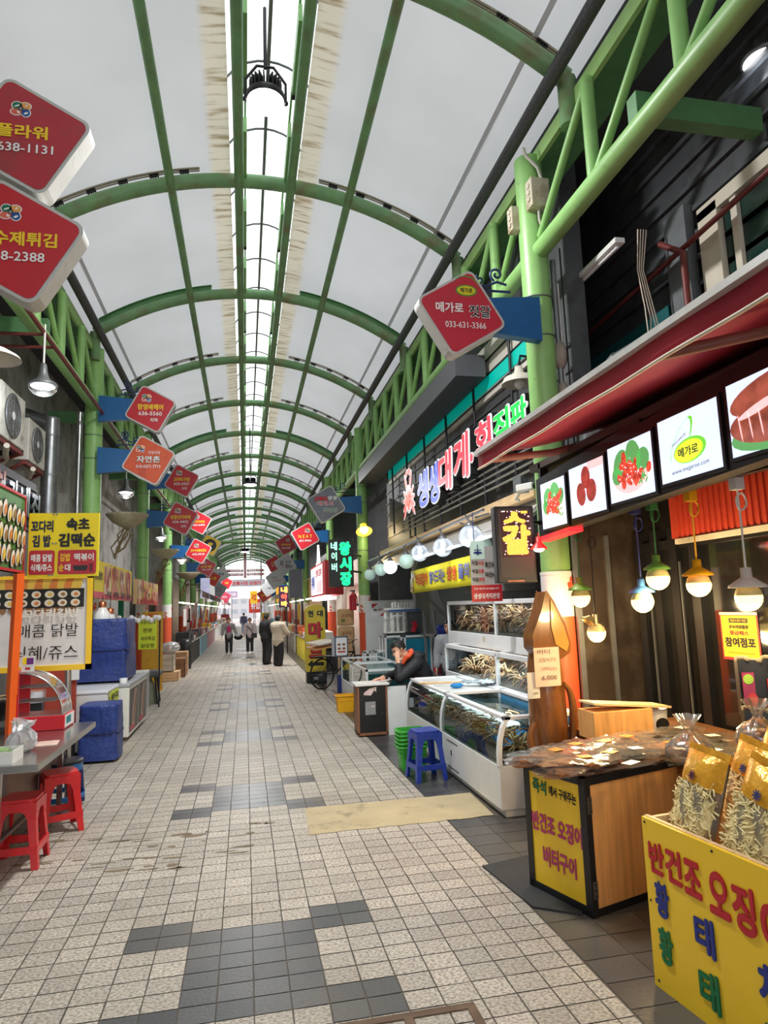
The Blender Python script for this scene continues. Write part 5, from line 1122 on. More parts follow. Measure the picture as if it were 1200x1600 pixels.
# --- crabs
CR1 = mk('crab_brown', (172, 128, 90), .45, var=.3, vs=14); CR2 = mk('crab_tan', (216, 182, 136), .45, var=.25, vs=14); CR3 = mk('crab_dark', (128, 94, 70), .45, var=.3, vs=14)
def crab_mb(seed):
    r = random.Random(seed); mb = MB(); mb.ball((0, 0, 0), .06, 10, sc=(1, 1.1, .45))
    for s_ in (-1, 1):
        for q in range(4):
            a = s_ * (.35 + .42 * q) + PI / 2; l = r.uniform(.15, .21); u = r.uniform(.02, .09)
            d = Vector((math.cos(a), math.sin(a), 0)); mb.tube([d * .05, d * (.05 + l * .5) + Vector((0, 0, u)), d * (.05 + l) + Vector((0, 0, -.03)), d * (.07 + l) + Vector((0, 0, -.09))], [.015, .012, .008, .003], 5)
        d = Vector((math.cos(PI / 2 - s_ * -.0 + s_ * 1.9 * 0), 1, 0)); mb.tube([(s_ * .03, -.05, 0), (s_ * .07, -.11, .03), (s_ * .03, -.15, .0)], [.012, .014, .005], 6)
    return mb
crab_src = [crab_mb(i).build('snow_crab', m) for i, m in ((1, CR1), (2, CR2), (3, CR3), (4, CR1))]
crab_used = set()
def crabs(n, box, lab, seed, group, heap=True):
    r = random.Random(seed); x0, x1, y0, y1, z0, z1 = box
    for k in range(n):
        q = r.randrange(4); o = crab_src[q]
        if q in crab_used: o = o.copy(); COL.objects.link(o)
        crab_used.add(q)
        f = r.random()
        o.location = (r.uniform(x0, x1), r.uniform(y0, y1), z0 + (z1 - z0) * f ** 1.3); o.rotation_euler = (r.uniform(-.5, 1.4), r.uniform(-.9, .9), r.uniform(0, 6.28)); s_ = r.uniform(.62, .85); o.scale = (s_, s_, s_)
        tag(o, lab, 'crab', group)
WATER = clear('tank_water', (196, 222, 224), .1, .02, .04, (120, 170, 180))
TANKB = mk('tank_lining', (128, 142, 140), .3, var=.25, vs=2, dirt=(120, 100, 70), ds=3); TANKBL = mk('tank_blue_lining', (40, 130, 180), .3, var=.2)
t = thing('fish_tank', 'long low white fish tank with curved glass front, nearest of the tanks', 'fish tank', (2.0, 8.5, 0), -PI / 2)
L_, D_ = 3.2, .72
mb = MB(); mb.box(0, L_, 0, D_, .06, .40); mb.box(.02, L_ - .02, .04, D_, .0, .06)
mb.box(0, L_, D_ - .03, D_, .40, .76); mb.build('base_cabinet', WHITEP, t, bev=.006)
prof = [(0, .40), (.0, .50), (.012, .60), (.04, .70), (.075, .76)]
mb = MB()
for x in (0, 1.52, L_ - .05):
    for (a, b), (c, d) in zip(prof[:-1], prof[1:]): mb.add([(x, a - .006, b), (x + .05, a - .006, b), (x + .05, c - .006, d), (x, c - .006, d), (x, a + .03, b), (x + .05, a + .03, b), (x + .05, c + .03, d), (x, c + .03, d)], [(0, 1, 2, 3), (7, 6, 5, 4), (0, 3, 7, 4), (1, 5, 6, 2)])
    mb.box(x, x + .05, D_ - .06, D_, .4, .78); mb.box(x, x + .05, .06, D_, .755, .785)
mb.box(0, L_, .06, .12, .755, .785); mb.box(0, L_, D_ - .06, D_, .755, .785); mb.build('white_frame', WHITE, t, bev=.004)
mb = MB(); mb.box(.01, 1.55, .13, D_ - .07, .757, .77); mb.build('top_cover', mk('cover_pale', (214, 216, 214), .4), t)
for k, (a, b) in enumerate(((.05, 1.52), (1.57, L_ - .05))):
    mb = MB(); mb.grid(lambda u, v: (a + (b - a) * u, prof[min(4, int(v * 4 + .01))][0] + .004, prof[min(4, int(v * 4 + .01))][1]), 1, 4); mb.build('curved_glass', GLASSD, t)
    mb = MB(); mb.box(a, b, .03, D_ - .05, .41, .43, 0); mb.rect(a, b, .42, .74, D_ - .05, 1); mb.build('lining', [mk('tank_floor', (74, 66, 54), .6, var=.3, vs=8), TANKB if k == 0 else TANKBL], t)
    mb = MB(); mb.grid(lambda u, v: (a + (b - a) * u, .05 + (D_ - .11) * v, .70 + .004 * math.sin(30 * u) * math.sin(20 * v)), 24, 10); mb.build('water_surface', WATER, t)
mb = MB(); mb.add([(L_ - .003, p_ + .02, q_) for p_, q_ in prof] + [(L_ - .003, D_ - .06, .76), (L_ - .003, D_ - .06, .40)], [(0, 1, 2, 3, 4, 5, 6)]); mb.build('end_glass', GLASSD, t)
mb = MB(); mb.box(1.75, 2.1, -.004, 0, .10, .105); mb.box(1.75, 2.1, -.004, 0, .35, .355); mb.box(1.88, 1.895, -.008, 0, .22, .27); mb.build('service_hatch', DARK, t)
mb = MB(); mb.grid(lambda u, v: (2.1 + .7 * u, .18 + .25 * v + .04 * math.sin(7 * u), .46 + .12 * math.sin(3 * u + 2 * v) ** 2), 12, 6); mb.build('blue_net', mk('net_blue', (20, 130, 200), .5), t, solid=.01)
l = bpy.data.lights.new('tank_light', 'AREA'); l.shape = 'RECTANGLE'; l.size = 2.8; l.size_y = .12; l.energy = 7; l.color = (.9, .96, 1)  # fill light added inside the low tank, without a fixture
o = bpy.data.objects.new('tank_light', l); COL.objects.link(o); o.parent = t; o.location = (1.6, .3, .75)
crabs(26, (2.20, 2.50, 7.15, 8.3, .46, .62), 'brown snow crab heaped in the far half of the low curved tank', 1, 'crabs in the far half of the low tank')
crabs(24, (2.20, 2.50, 5.5, 6.75, .46, .60), 'tan snow crab heaped in the near half of the low curved tank', 2, 'crabs in the near half of the low tank')
def rack(x, yf, yn, z0, zg0, zg1, dep, split, lab, lining, seed, n, gname, light=False):
    t = thing('fish_tank', lab, 'fish tank', (x, yf, z0), -PI / 2); L = yf - yn; g0, g1 = zg0 - z0, zg1 - z0
    mb = MB(); mb.box(0, L, 0, dep, 0, g0); mb.box(0, L, dep - .03, dep, g0, g1); mb.build('base_cabinet', WHITE, t, bev=.004)
    mb = MB(); s_ = yf - split
    for q in (0, s_, L - .04): mb.box(q, q + .04, 0, .04, g0, g1); mb.box(q, q + .04, 0, dep, g1 - .03, g1 + .02)
    mb.box(0, L, 0, .05, g1 - .03, g1 + .02); mb.box(0, L, dep - .05, dep, g1 - .03, g1 + .02); mb.build('white_frame', WHITE, t, bev=.004)
    mb = MB(); mb.rect(.04, L - .04, g0, g1 - .03, .012); mb.build('front_glass', GLASSD, t)
    mb = MB(); mb.rect(.02, L - .02, g0, g1, dep - .032, 0); mb.box(.02, L - .02, .02, dep - .03, g0, g0 + .01, 1); mb.build('lining', [lining, mk('tank_floor', (74, 66, 54))], t)
    mb = MB(); mb.box(s_ - .4, s_ - .33, -.006, 0, g0 * .5, g0 * .5 + .06); mb.build('switch_plate', CREAM, t)
    for (a, b, h, q) in ((split + .1, yf - .15, 'far', 0), (yn + .15, split - .1, 'near', 1)): crabs(n + 7, (x + .16, x + dep * .62, a, b, zg0 + .05, zg0 + (zg1 - zg0) * .72), 'snow crab in the ' + h + ' half of the ' + gname, seed + q, 'crabs in the ' + h + ' half of the ' + gname)
    l = bpy.data.lights.new('tank_light', 'AREA'); l.shape = 'RECTANGLE'; l.size = L * .8; l.size_y = .1; l.energy = 9; l.color = (.92, .96, 1)  # fill light added to brighten the crabs, separate from the visible tube
    o = bpy.data.objects.new('tank_light', l); COL.objects.link(o); o.parent = t; o.location = (L * .5, .12, g1 - .05)
    if light: mb = MB(); mb.tube([(.5, .3, g1 + .08), (1.5, .3, g1 + .08)], .011, 8); mb.build('tank_tube_light', mk('tank_tube', (240, 244, 255), .4, var=0, emit=2), t)
    return t
rack(2.72, 9.1, 6.02, .40, .80, 1.14, .5, 7.17, 'middle white fish tank with brown crabs behind the curved one', TANKB, 21, 13, 'middle tank', True)
rack(2.92, 9.55, 6.35, 1.14, 1.32, 1.72, .45, 7.66, 'uppermost white fish tank packed with brown crabs', TANKB, 31, 16, 'uppermost tank')
# --- stools and baskets
def stool(label, loc, rz, m, k=1.0, h=.45):
    t = thing('plastic_stool', label, 'stool', loc, rz); a, b = .125 * k, .165 * k
    mb = MB(); mb.prism(rrect(a * 2, a * 2, .04, 4), 0, 1); mb.v = [(x, z, h - .022 + .022 * y) for x, y, z in mb.v]
    mb.f = [f[::-1] for f in mb.f]; mb.build('seat', m, t, bev=.006)
    for sx in (-1, 1):
        for sy in (-1, 1):
            mb = MB(); T0, T1 = Vector((sx * (a - .005), sy * (a - .005), h - .02)), Vector((sx * b, sy * b, 0)); w0, w1 = .062, .045
            P = []
            for pz, w in ((T0, w0), (T1, w1)):
                P += [pz, pz + Vector((-sx * w, 0, 0)), pz + Vector((0, -sy * w, 0)), pz + Vector((-sx * .012, -sy * .012, 0)), pz + Vector((-sx * w, -sy * .012, 0)), pz + Vector((-sx * .012, -sy * w, 0))]
            mb.add(P, [(0, 1, 7, 6), (0, 6, 8, 2), (1, 4, 10, 7), (4, 3, 9, 10), (3, 5, 11, 9), (5, 2, 8, 11), (6, 7, 10, 9), (6, 9, 11, 8)]); mb.build('leg', m, t, bev=.003)
    for (ax, s_) in ((0, -1), (0, 1), (1, -1), (1, 1)):
        for (zf, hh, nm) in ((.80, .085, 'apron'), (.28, .05, 'stretcher')):
            z1 = h * zf + hh / 2; e = a + (b - a) * (1 - zf); mb = MB()
            if nm == 'apron': z1 = h - .02; pol = [(-e, z1), (-e, z1 - .12), (-e + .055, z1 - .12), (-e + .075, z1 - .075), (-e + .10, z1 - .06), (e - .1, z1 - .06), (e - .075, z1 - .075), (e - .055, z1 - .12), (e, z1 - .12), (e, z1)]
            else: pol = [(-e, z1 - hh), (e, z1 - hh), (e, z1), (-e, z1)]
            mb.prism(pol, -e - .001, -e + .011); M = Matrix.Rotation({(0, -1): 0, (0, 1): PI, (1, -1): -PI / 2, (1, 1): PI / 2}[(ax, s_)], 4, 'Z'); mb.v = [tuple(M @ Vector(p)) for p in mb.v]; mb.build(nm, m, t)
    return t
STB = mk('plastic_royal_blue', (28, 60, 160), .35, var=.05, coat=.2); STRD = mk('plastic_red', (212, 34, 40), .35, var=.05, coat=.2)
stool('royal blue plastic stool in front of the curved tank', (1.76, 6.72, 0), .12, STB, 1.0, .47)
GB = mk('basket_green', (60, 176, 56), .4, var=.05); GYB = mk('basket_yellow', (240, 178, 28), .4, var=.05)
def basket(label, loc, m, w=.30, d=.24, h=.26, rz=0, group=None):
    t = thing('plastic_basket', label, 'basket', loc, rz, group); mb = MB(); k = .84
    def ring(z, s, wt=0): return [((x) * s, (y) * s, z) for x, y in rrect(w - wt, d - wt, .04, 3)]
    n = 16; o1, o2, i2, i1 = ring(0, k), ring(h, 1), ring(h, .97, .004), ring(.01, k * .97)
    mb.add(o1 + o2 + i2 + i1, [(i, (i + 1) % n, n + (i + 1) % n, n + i) for i in range(n)] + [(n + i, n + (i + 1) % n, 2 * n + (i + 1) % n, 2 * n + i) for i in range(n)] + [(2 * n + i, 2 * n + (i + 1) % n, 3 * n + (i + 1) % n, 3 * n + i) for i in range(n)] + [tuple(range(n))[::-1], tuple(range(3 * n, 4 * n))]); mb.build('tub', m, t)
    mb = MB(); q = [(x, y, h - .01) for x, y in rrect(w + .02, d + .02, .045, 3)]; mb.tube(q, .009, 5, closed=True); q = [(x * .95, y * .95, h * .7) for x, y in rrect(w + .01, d + .01, .045, 3)]; mb.tube(q, .006, 5, closed=True); mb.build('rim', m, t); return t
for k in range(5): basket('green plastic basket, ' + ['lowest', 'second from the bottom', 'middle', 'second from the top', 'topmost'][k] + ' of the stack behind the blue stool', (1.73, 7.18, .0 + .04 * k + .001), GB if k != 2 else GB, h=.24, group='stacked green baskets')
basket('yellow plastic basket on the floor left of the podium', (1.62, 11.3, 0), GYB, .32, .26, .27)
# --- podium with papers
t = thing('podium', 'worn wooden podium with black scuffed face and white top', 'podium', (1.66, 9.0, 0))
mb = MB(); mb.box(-.20, -.18, 0, .34, .03, .66); mb.box(.18, .20, 0, .34, .03, .66); mb.box(-.2, .2, .32, .34, .03, .66); mb.box(-.2, .2, 0, .34, .02, .05); mb.build('case', mk('podium_wood', (150, 96, 62), .5, var=.25, vs=4, stretch=(6, 6, 1), dirt=(80, 50, 36)), t)
mb = MB(); mb.rect(-.18, .18, .05, .65, .012); mb.build('black_face', mk('scuffed_black', (26, 24, 24), .5, dirt=(70, 62, 56), ds=9, dlo=.6, dhi=.75), t)
mb = MB(); mb.rect(-.10, .04, .28, .45, .008, 0); mb.flat([(-.12, .54), (-.02, .53), (.03, .6), (.05, .57), (.06, .64), (-.04, .62), (-.11, .57)], .008, 1); mb.rect(-.02, .03, .38, .395, .006, 1); mb.build('paper_scraps', [mk('scrap_grey', (150, 150, 150), .6), mk('scrap_pink', (226, 200, 196), .6)], t)
mb = MB(); mb.box(-.23, .23, -.02, .36, .66, .685); mb.build('top_board', WHITEP, t)
for k in range(4): tag(MB().box(-.12, .12, -.08, .08, 0, .004).build('paper_sheet', [WHITEC, mk('paper_pink', (230, 208, 204), .6)][k % 2], loc=(1.68 + .05 * k, 9.14 + .02 * k, .686 + .0045 * k), rz=.2 * k), 'loose paper on the podium top, ' + ['bottom sheet', 'second sheet up', 'third sheet up', 'top sheet'][k], 'paper', 'papers on the podium')
t = MB(); t.box(-.13, .13, 0, .02, 0, .63); tag(t.build('white_board', WHITEP, loc=(2.0, 9.02, 0)), 'plain white board standing right of the podium', 'board')
t = MB(); t.lathe([(.03, 0), (.035, .09), (.03, .09), (.028, .01), (1e-3, .01)], 14); tag(t.build('drinking_glass', GLASS, loc=(1.95, 9.25, .64)), 'small clear drinking glass at the seated man elbow', 'glass')
# net, brush on the tank
t = thing('hand_net', 'long handled wire net lying on the curved tank', 'net', (2.3, 7.6, .80), -.5); mb = MB(); mb.tube([(-.35, 0, 0), (.15, 0, .01)], .013, 8); mb.build('handle', WOODL, t); mb = MB(); mb.grid(lambda u, v: (.15 + .4 * u, (v - .5) * (.1 + .2 * u), .02 + .02 * math.sin(20 * u) * math.sin(14 * v)), 14, 8); mb.build('mesh', mk('net_silver', (190, 206, 220), .3, .5, var=.5, vs=50), t, solid=.006)
t = MB(); t.ball((0, 0, 0), .06, 12, sc=(1.3, .8, .5)); tag(t.build('scoop', mk('net_blue', (20, 130, 200)), loc=(2.32, 7.35, .80)), 'bright blue scoop lying on the curved tank', 'scoop')
# --- tanks beyond the man
def glass_box(label, x0, x1, y0, y1, z0, z1, lining, base=.0, cols=2):
    t = thing('fish_tank', label, 'fish tank', (x0, y0, 0)); w, d = x1 - x0, y1 - y0
    mb = MB(); mb.box(0, w, 0, d, base, z0); mb.build('base_cabinet', WHITE, t, bev=.004)
    mb = MB(); q = .035
    for (a, b) in ((0, 0), (w - q, 0), (0, d - q), (w - q, d - q), (0, d * .5)): mb.box(a, a + q, b, b + q, z0, z1)
    for zz in (z1 - q, ): mb.box(0, w, 0, q, zz, z1); mb.box(0, w, d - q, d, zz, z1); mb.box(0, q, 0, d, zz, z1); mb.box(w - q, w, 0, d, zz, z1); mb.box(0, w, d * .5, d * .5 + .1, zz, z1)
    mb.build('white_frame', WHITE, t)
    mb = MB(); mb.rect(0, w, z0, z1 - q, .01, 0); mb.add([(.01, 0, z0), (.01, d, z0), (.01, d, z1 - q), (.01, 0, z1 - q)], [(0, 1, 2, 3)], 0); mb.build('glass', GLASSD, t)
    mb = MB(); mb.box(.03, w - .03, .04, d - .03, z0, z1 - .08); mb.build('water', lining, t); return t
AQ = mk('water_teal', (92, 140, 136), .15, var=.15, vs=2); AQB = mk('water_blue', (60, 160, 190), .15, var=.25, vs=2, emit=.1); AQG = mk('water_grey', (150, 176, 184), .15, var=.2)
glass_box('low white fish tank left of the seated man', 1.86, 2.62, 10.6, 13.4, .32, .72, AQ)
glass_box('tall white tank with bright blue water behind the seated man', 3.16, 3.74, 13.4, 14.0, .35, 1.09, AQB)
glass_box('tall white tank with grey water behind the seated man, left one', 2.76, 3.12, 13.4, 14.0, .35, 1.10, AQG)
glass_box('small white tank with brown water beside the orange column foot', 2.42, 2.56, 13.9, 14.2, .5, .78, mk('water_brown', (110, 60, 44), .2), .3)
glass_box('small white tank with grey water right of the brown one', 2.6, 2.8, 13.6, 13.9, .5, .80, AQG, .3)
mb = MB(); mb.box(2.72, 3.9, 15.3, 15.36, 0, 1.83); struct(mb, 'wall_partition', WHITEP)
t = thing('wall_notice', 'white notice with red corners on the partition behind the pipes', 'notice', (3.02, 15.29, 1.62)); mb = MB(); mb.rect(-.16, .16, -.15, .15, 0, 0); mb.flat([(-.15, .14), (.0, .14), (-.15, .03)], -.003, 1); mb.flat([(.15, -.14), (.02, -.14), (.15, -.04)], -.003, 1); mb.build('sheet', [WHITEC, TXR], t); letters(t, K_, [('kt', -.07, .0, .06, .08)], -.005, bold=.03); letters(t, TXR, [('플라자', .06, .0, .05, .12)], -.005)
PVC = mk('pvc_white', (236, 234, 226), .35, var=.04)
t = thing('pipe_filter', 'white plastic pipework of a water filter above the back tanks', 'pipework', (3.1, 13.55, 1.13))
for k in range(4):
    x = -.28 + .13 * k; mb = MB(); mb.tube([(x, 0, .02), (x, 0, .44)], .035, 10); mb.tube([(x, -.02, .30), (x, -.02, .36)], .048, 10); mb.tube([(x, 0, .18), (x, 0, .22)], .045, 10); mb.build('pipe', PVC, t)
mb = MB(); mb.tube([(-.3, 0, .5), (.3, 0, .5)], .03, 10); mb.build('manifold', PVC, t); mb = MB(); mb.tube([(-.3, 0, .02), (.1, -.02, .02)], .03, 10); mb.tube([(-.3, 0, .02), (-.3, 0, .2)], .03, 8); mb.tube([(-.12, -.04, .36), (-.12, -.03, .02)], .02, 8); mb.tube([(-.12, -.04, .36), (.1, -.04, .36)], .025, 8); mb.build('manifold', PVC, t)
for k in range(4): mb = MB(); x = -.1 + .13 * k; mb.tube([(x, .1, .5), (x, .1, .62), (x + .06, .1, .64), (x + .06, .1, .54)], .03, 10); mb.build('elbow', PVC, t)
mb = MB(); mb.cbox((.12, .05, .47), (.62, .3, .03)); mb.build('blue_tray', mk('tray_blue', (40, 90, 170), .4), t); mb = MB(); mb.box(.2, .52, .1, .36, -.03, .44); mb.build('filter_case', GREYM, t); mb = MB(); mb.cbox((.05, .02, -.0), (.7, .3, .03)); mb.build('black_tray', BLACK, t)
t = thing('rubber_glove', 'red rubber glove hanging on the filter case', 'glove', (3.42, 13.5, 1.2)); mb = MB(); mb.cbox((0, 0, .1), (.09, .03, .14), rot=(0, -.3, 0))
for k in range(4): mb.tube([(-.04 + .022 * k, 0, .06), (-.075 + .024 * k, 0, -.04 - .01 * (k % 2))], [.014, .009], 6)
mb.tube([(.03, 0, .1), (.06, 0, .03)], [.014, .009], 6); mb.build('glove_body', mk('glove_red', (220, 40, 60), .4), t)
mb = MB(); mb.lathe([(.12, 0), (.16, .14), (.15, .14), (.11, .02), (1e-3, .02)], 18); tag(mb.build('wash_basin', mk('basin_blue', (28, 60, 170), .4), loc=(3.35, 11.2, 1.2)), 'dark blue basin on the shelf behind the tanks', 'basin')
t = thing('work_shelf', 'dim grey work shelf between the tanks at the shop back', 'shelf', (3.1, 10.9, 0)); mb = MB(); mb.box(0, .6, 0, .7, 1.16, 1.2); mb.box(0, .6, 0, .7, .5, .54); mb.build('boards', GREYM, t)
for x in (0, .56):
    for y in (0, .66): mb = MB(); mb.box(x, x + .04, y, y + .04, 0, 1.6); mb.build('upright', GREYM, t)
for k, (x, z, m, lab) in enumerate(((3.22, .54, STR, 'red tub on the lower work shelf'), (3.45, .54, BLACK, 'black tub on the lower work shelf'), (3.3, .70, YEL, 'yellow tub stacked on the lower work shelf'))):
    t = MB(); t.lathe([(.08, 0), (.1, .15), (.09, .15), (.07, .02), (1e-3, .02)], 14); tag(t.build('storage_tub', m, loc=(x, 11.15, z)), lab, 'tub')
# --- things beside the second column
t = thing('led_board', 'green lit letter board fixed between two green columns', 'sign', (2.23, 15.6, 2.74)); w, h = .58, 1.12
mb = MB(); mb.box(-w / 2, w / 2, 0, .14, -h / 2, h / 2); mb.build('casing', BLACK, t, bev=.01); mb = MB(); mb.rect(-w / 2 + .03, w / 2 - .03, -h / 2 + .03, h / 2 - .03, -.002); mb.build('display', mk('display_grey', (52, 54, 52), .5), t)
LG_ = mk('led_green', (20, 255, 130), .4, var=.35, vs=18, emit=2.2); LGW = mk('led_mint', (170, 255, 220), .4, var=0, emit=1.6)
letters(t, LG_, [('왕', .09, .34, .33, .28), ('시', .10, -.02, .33, .28), ('장', .10, -.37, .33, .28)], -.006, 'lit_letters', .06); letters(t, LGW, [('네', -.17, .40, .2, .15), ('이', -.17, .16, .2, .13), ('버', -.17, -.10, .2, .13)], -.006, 'lit_letters', .03)
mb = MB(); mb.tube([(w / 2, .1, .2), (.62, .68, .2)], .025, 6); mb.tube([(w / 2, .1, -.2), (.62, .68, -.2)], .025, 6); mb.build('arm', DARK, t)
t = thing('fire_extinguisher', 'red fire extinguisher hanging beside the second right column', 'fire extinguisher', (2.62, 16.5, 1.62)); mb = MB(); mb.lathe([(.085, 0), (.09, .02), (.09, .34), (.06, .40), (.03, .42), (.03, .46), (1e-3, .46)], 16); mb.build('cylinder', STR, t); mb = MB(); mb.cbox((0, -.02, .48), (.12, .03, .03)); mb.tube([(.03, -.03, .46), (.1, -.06, .3), (.1, -.06, .1)], .012, 6); mb.build('valve_hose', BLACK, t); mb = MB(); mb.box(-.05, .3, .08, .11, .1, .16); mb.build('wall_clip', GREYM, t)
for k in range(3):
    t = thing('grain_sack', 'printed paper sack beside the second column, ' + ['bottom', 'middle', 'top'][k] + ' of the stack', 'sack', (2.5, 17.0, .36 + .44 * k if k else 0.0), 0, 'paper sacks by the column'); hh = .8 if k == 0 else .42
    mb = MB(); mb.cbox((0, 0, hh / 2), (.42, .2, hh)); mb.build('paper', mk('sack_kraft', (206, 176, 130), .7, var=.08), t, bev=.05, seg=3)
    letters(t, mk('lettering_brown', (150, 60, 40)), [('고구마', 0, hh * .6, .09, .26)], -.104, bold=.02); mb = MB(); mb.ell(-.08, hh * .3, .06, .05, -.104, 0); mb.ell(.09, hh * .3, .05, .06, -.104, 1); mb.build('print', [mk('print_olive', (120, 130, 60)), mk('print_tan', (220, 180, 130))], t)
# pillar sign, easel sign, bicycle
t = thing('pillar_sign', 'tall yellow rounded pillar sign with red letters and black arrow', 'sign', (1.60, 15.7, 0), .0)
w = .46; mb = MB(); pol = [(-w / 2, .26), (w / 2, .26), (w / 2, 1.66)] + [(w / 2 * math.cos(a), 1.66 + .13 * math.sin(a)) for a in [PI * i / 10 for i in range(1, 10)]] + [(-w / 2, 1.66)]
mb.prism(pol, 0, .3); mb.build('yellow_shell', mk('pillar_yellow', (222, 196, 50), .45, var=.06), t, bev=.05, seg=4)
mb = MB(); mb.box(-.22, .24, -.01, .32, 0, .26); mb.build('black_base', BLACK, t, bev=.02); mb = MB(); mb.rect(-.06, .04, .08, .14, -.013); mb.rect(-.02, .12, .18, .195, -.013); mb.build('base_labels', SIGNGREY, t)
letters(t, K_, [('현', -.11, 1.58, .15, .13), ('대', .11, 1.58, .15, .14)], -.004, bold=.05); letters(t, K_, [('마', .005, 1.195, .37, .335), ('트', .005, .75, .40, .325)], -.004, bold=.055); letters(t, TXR, [('마', -.01, 1.21, .37, .33), ('트', -.01, .765, .40, .32)], -.008, bold=.05)
mb = MB(); mb.flat([(-.2, .43), (-.08, .53), (-.08, .47), (.18, .47), (.18, .39), (-.08, .39), (-.08, .33)], -.004); mb.build('arrow', TXK, t)
t = thing('easel_sign', 'small framed white sign with dish pictures on a blue stand', 'sign', (1.93, 13.8, 0), .1); mb = MB(); mb.box(-.14, .14, 0, .03, .70, 1.12); mb.build('frame', mk('frame_slate', (84, 88, 110), .4), t, bev=.01); mb = MB(); mb.flat(rrect(.23, .36, .03, 4, 0, .91), -.004, 0)
for x, z in ((-.05, .95), (.05, .95), (-.05, .87), (.05, .87)): mb.ell(x, z, .035, .025, -.007, 1)
mb.rect(-.08, .08, .79, .82, -.007, 2); mb.build('sheet', [WHITEC, mk('print_brown', (150, 92, 60)), TXR], t); mb = MB(); mb.box(-.2, -.145, .0, .02, .72, 1.12); mb.build('side_leaf', SIGNGREY, t); mb = MB(); mb.tube([(0, .03, .7), (0, .1, .03)], .02, 8); mb.build('stand_pole', NAVY, t); mb = MB(); mb.cbox((0, .08, .17), (.14, .16, .34)); mb.build('blue_foot', mk('foot_blue', (40, 60, 130), .5), t)
t = thing('bicycle', 'dark parked bicycle behind the yellow pillar sign', 'bicycle', (2.02, 14.7, 0), .55); RUB = BLACKM
for k, x in enumerate((-.5, .5)):
    mb = MB(); mb.tube([(x + .31 * math.cos(a), 0, .32 + .31 * math.sin(a)) for a in [2 * PI * i / 28 for i in range(28)]], .018, 6, closed=True); wt = mb.build('wheel', RUB, t)
    mb = MB()
    for q in range(14): a = 2 * PI * q / 14; mb.tube([(x, 0, .32), (x + .3 * math.cos(a), 0, .32 + .3 * math.sin(a))], .003, 4)
    mb.build('spokes', GREYM, wt)
mb = MB(); mb.tube([(.5, 0, .32), (.38, 0, .85)], .016, 6); mb.tube([(.4, 0, .72), (-.12, 0, .30), (-.2, 0, .75), (.4, 0, .72)], .018, 6); mb.tube([(-.12, 0, .3), (-.5, 0, .32), (-.19, 0, .7)], .012, 6); mb.build('frame', BLACK, t)
mb = MB(); mb.tube([(.38, 0, .85), (.37, 0, .98), (.3, -.24, 1.0)], .012, 6); mb.tube([(.37, 0, .98), (.3, .24, 1.0)], .012, 6); mb.build('handlebar', GREYM, t); mb = MB(); mb.cbox((-.22, 0, .82), (.24, .14, .06)); mb.build('saddle', BLACK, t, bev=.02); mb = MB(); mb.cbox((-.5, 0, .68), (.42, .3, .02)); mb.build('carrier', DARK, t)
for k, (z, rz, m, lab) in enumerate(((.845, .4, mk('card_orange', (222, 166, 104), .6), 'folded tan cardboard lying on the bicycle'), (.93, .7, mk('card_white', (226, 216, 202), .6), 'pale cardboard sheet lying topmost on the bicycle'))):
    t = MB(); t.cbox((0, 0, 0), (.62, .42, .03), rot=(.1, -.12 + .05 * k, 0)); tag(t.build('cardboard', m, loc=(1.62, 14.45, z + .05), rz=rz), lab, 'cardboard')
# ================================================================== LEFT SIDE
stool('red plastic stool nearest the camera, at the left edge', (-1.57, 5.42, 0), .02, STRD, 1.0, .46)
stool('red plastic stool second from the camera, turned askew', (-1.50, 6.16, 0), .42, STRD, 1.0, .46)
t = thing('round_stool', 'blue round plastic stool with black top behind the red ones', 'stool', (-1.66, 6.86, 0)); SB_ = mk('plastic_sky_blue', (36, 120, 206), .35, var=.04)
mb = MB(); mb.lathe([(1e-3, .415), (.02, .41), (.15, .412), (.185, .405), (.19, .385), (.17, .38)], 28); mb.build('seat_pad', BLACK, t)
mb = MB(); mb.lathe([(.175, .385), (.185, .32), (.178, .32), (.168, .38)], 28); mb.lathe([(.205, .12), (.208, .08), (.2, .08), (.198, .12)], 28); mb.build('rings', SB_, t)
for k in range(4):
    a = PI / 4 + k * PI / 2; mb = MB(); mb.tube([(.165 * math.cos(a), .165 * math.sin(a), .385), (.215 * math.cos(a), .215 * math.sin(a), 0)], [.04, .026], 10); mb.build('leg', SB_ if k % 2 else mk('plastic_navy', (24, 40, 96), .35), t)
# stainless table
TZ = .76; t = thing('stall_table', 'stainless steel stall table at the left edge', 'table', (-1.34, 4.95, 0))
mb = MB(); mb.box(-.95, 0, 0, 1.75, TZ - .05, TZ); mb.build('table_top', STEEL, t, bev=.006)
for x in (-.9, -.28):
    for y in (.05, 1.6): mb = MB(); mb.box(x, x + .04, y, y + .04, 0, TZ - .05); mb.build('leg', STEEL, t)
mb = MB(); mb.box(-.9, -.3, .1, 1.6, .2, .22); mb.build('under_shelf', GREYM, t); mb = MB(); mb.box(-.9, -.34, .5, 1.65, .22, .66); mb.build('under_cabinet', mk('dull_panel', (120, 104, 96), .5), t)
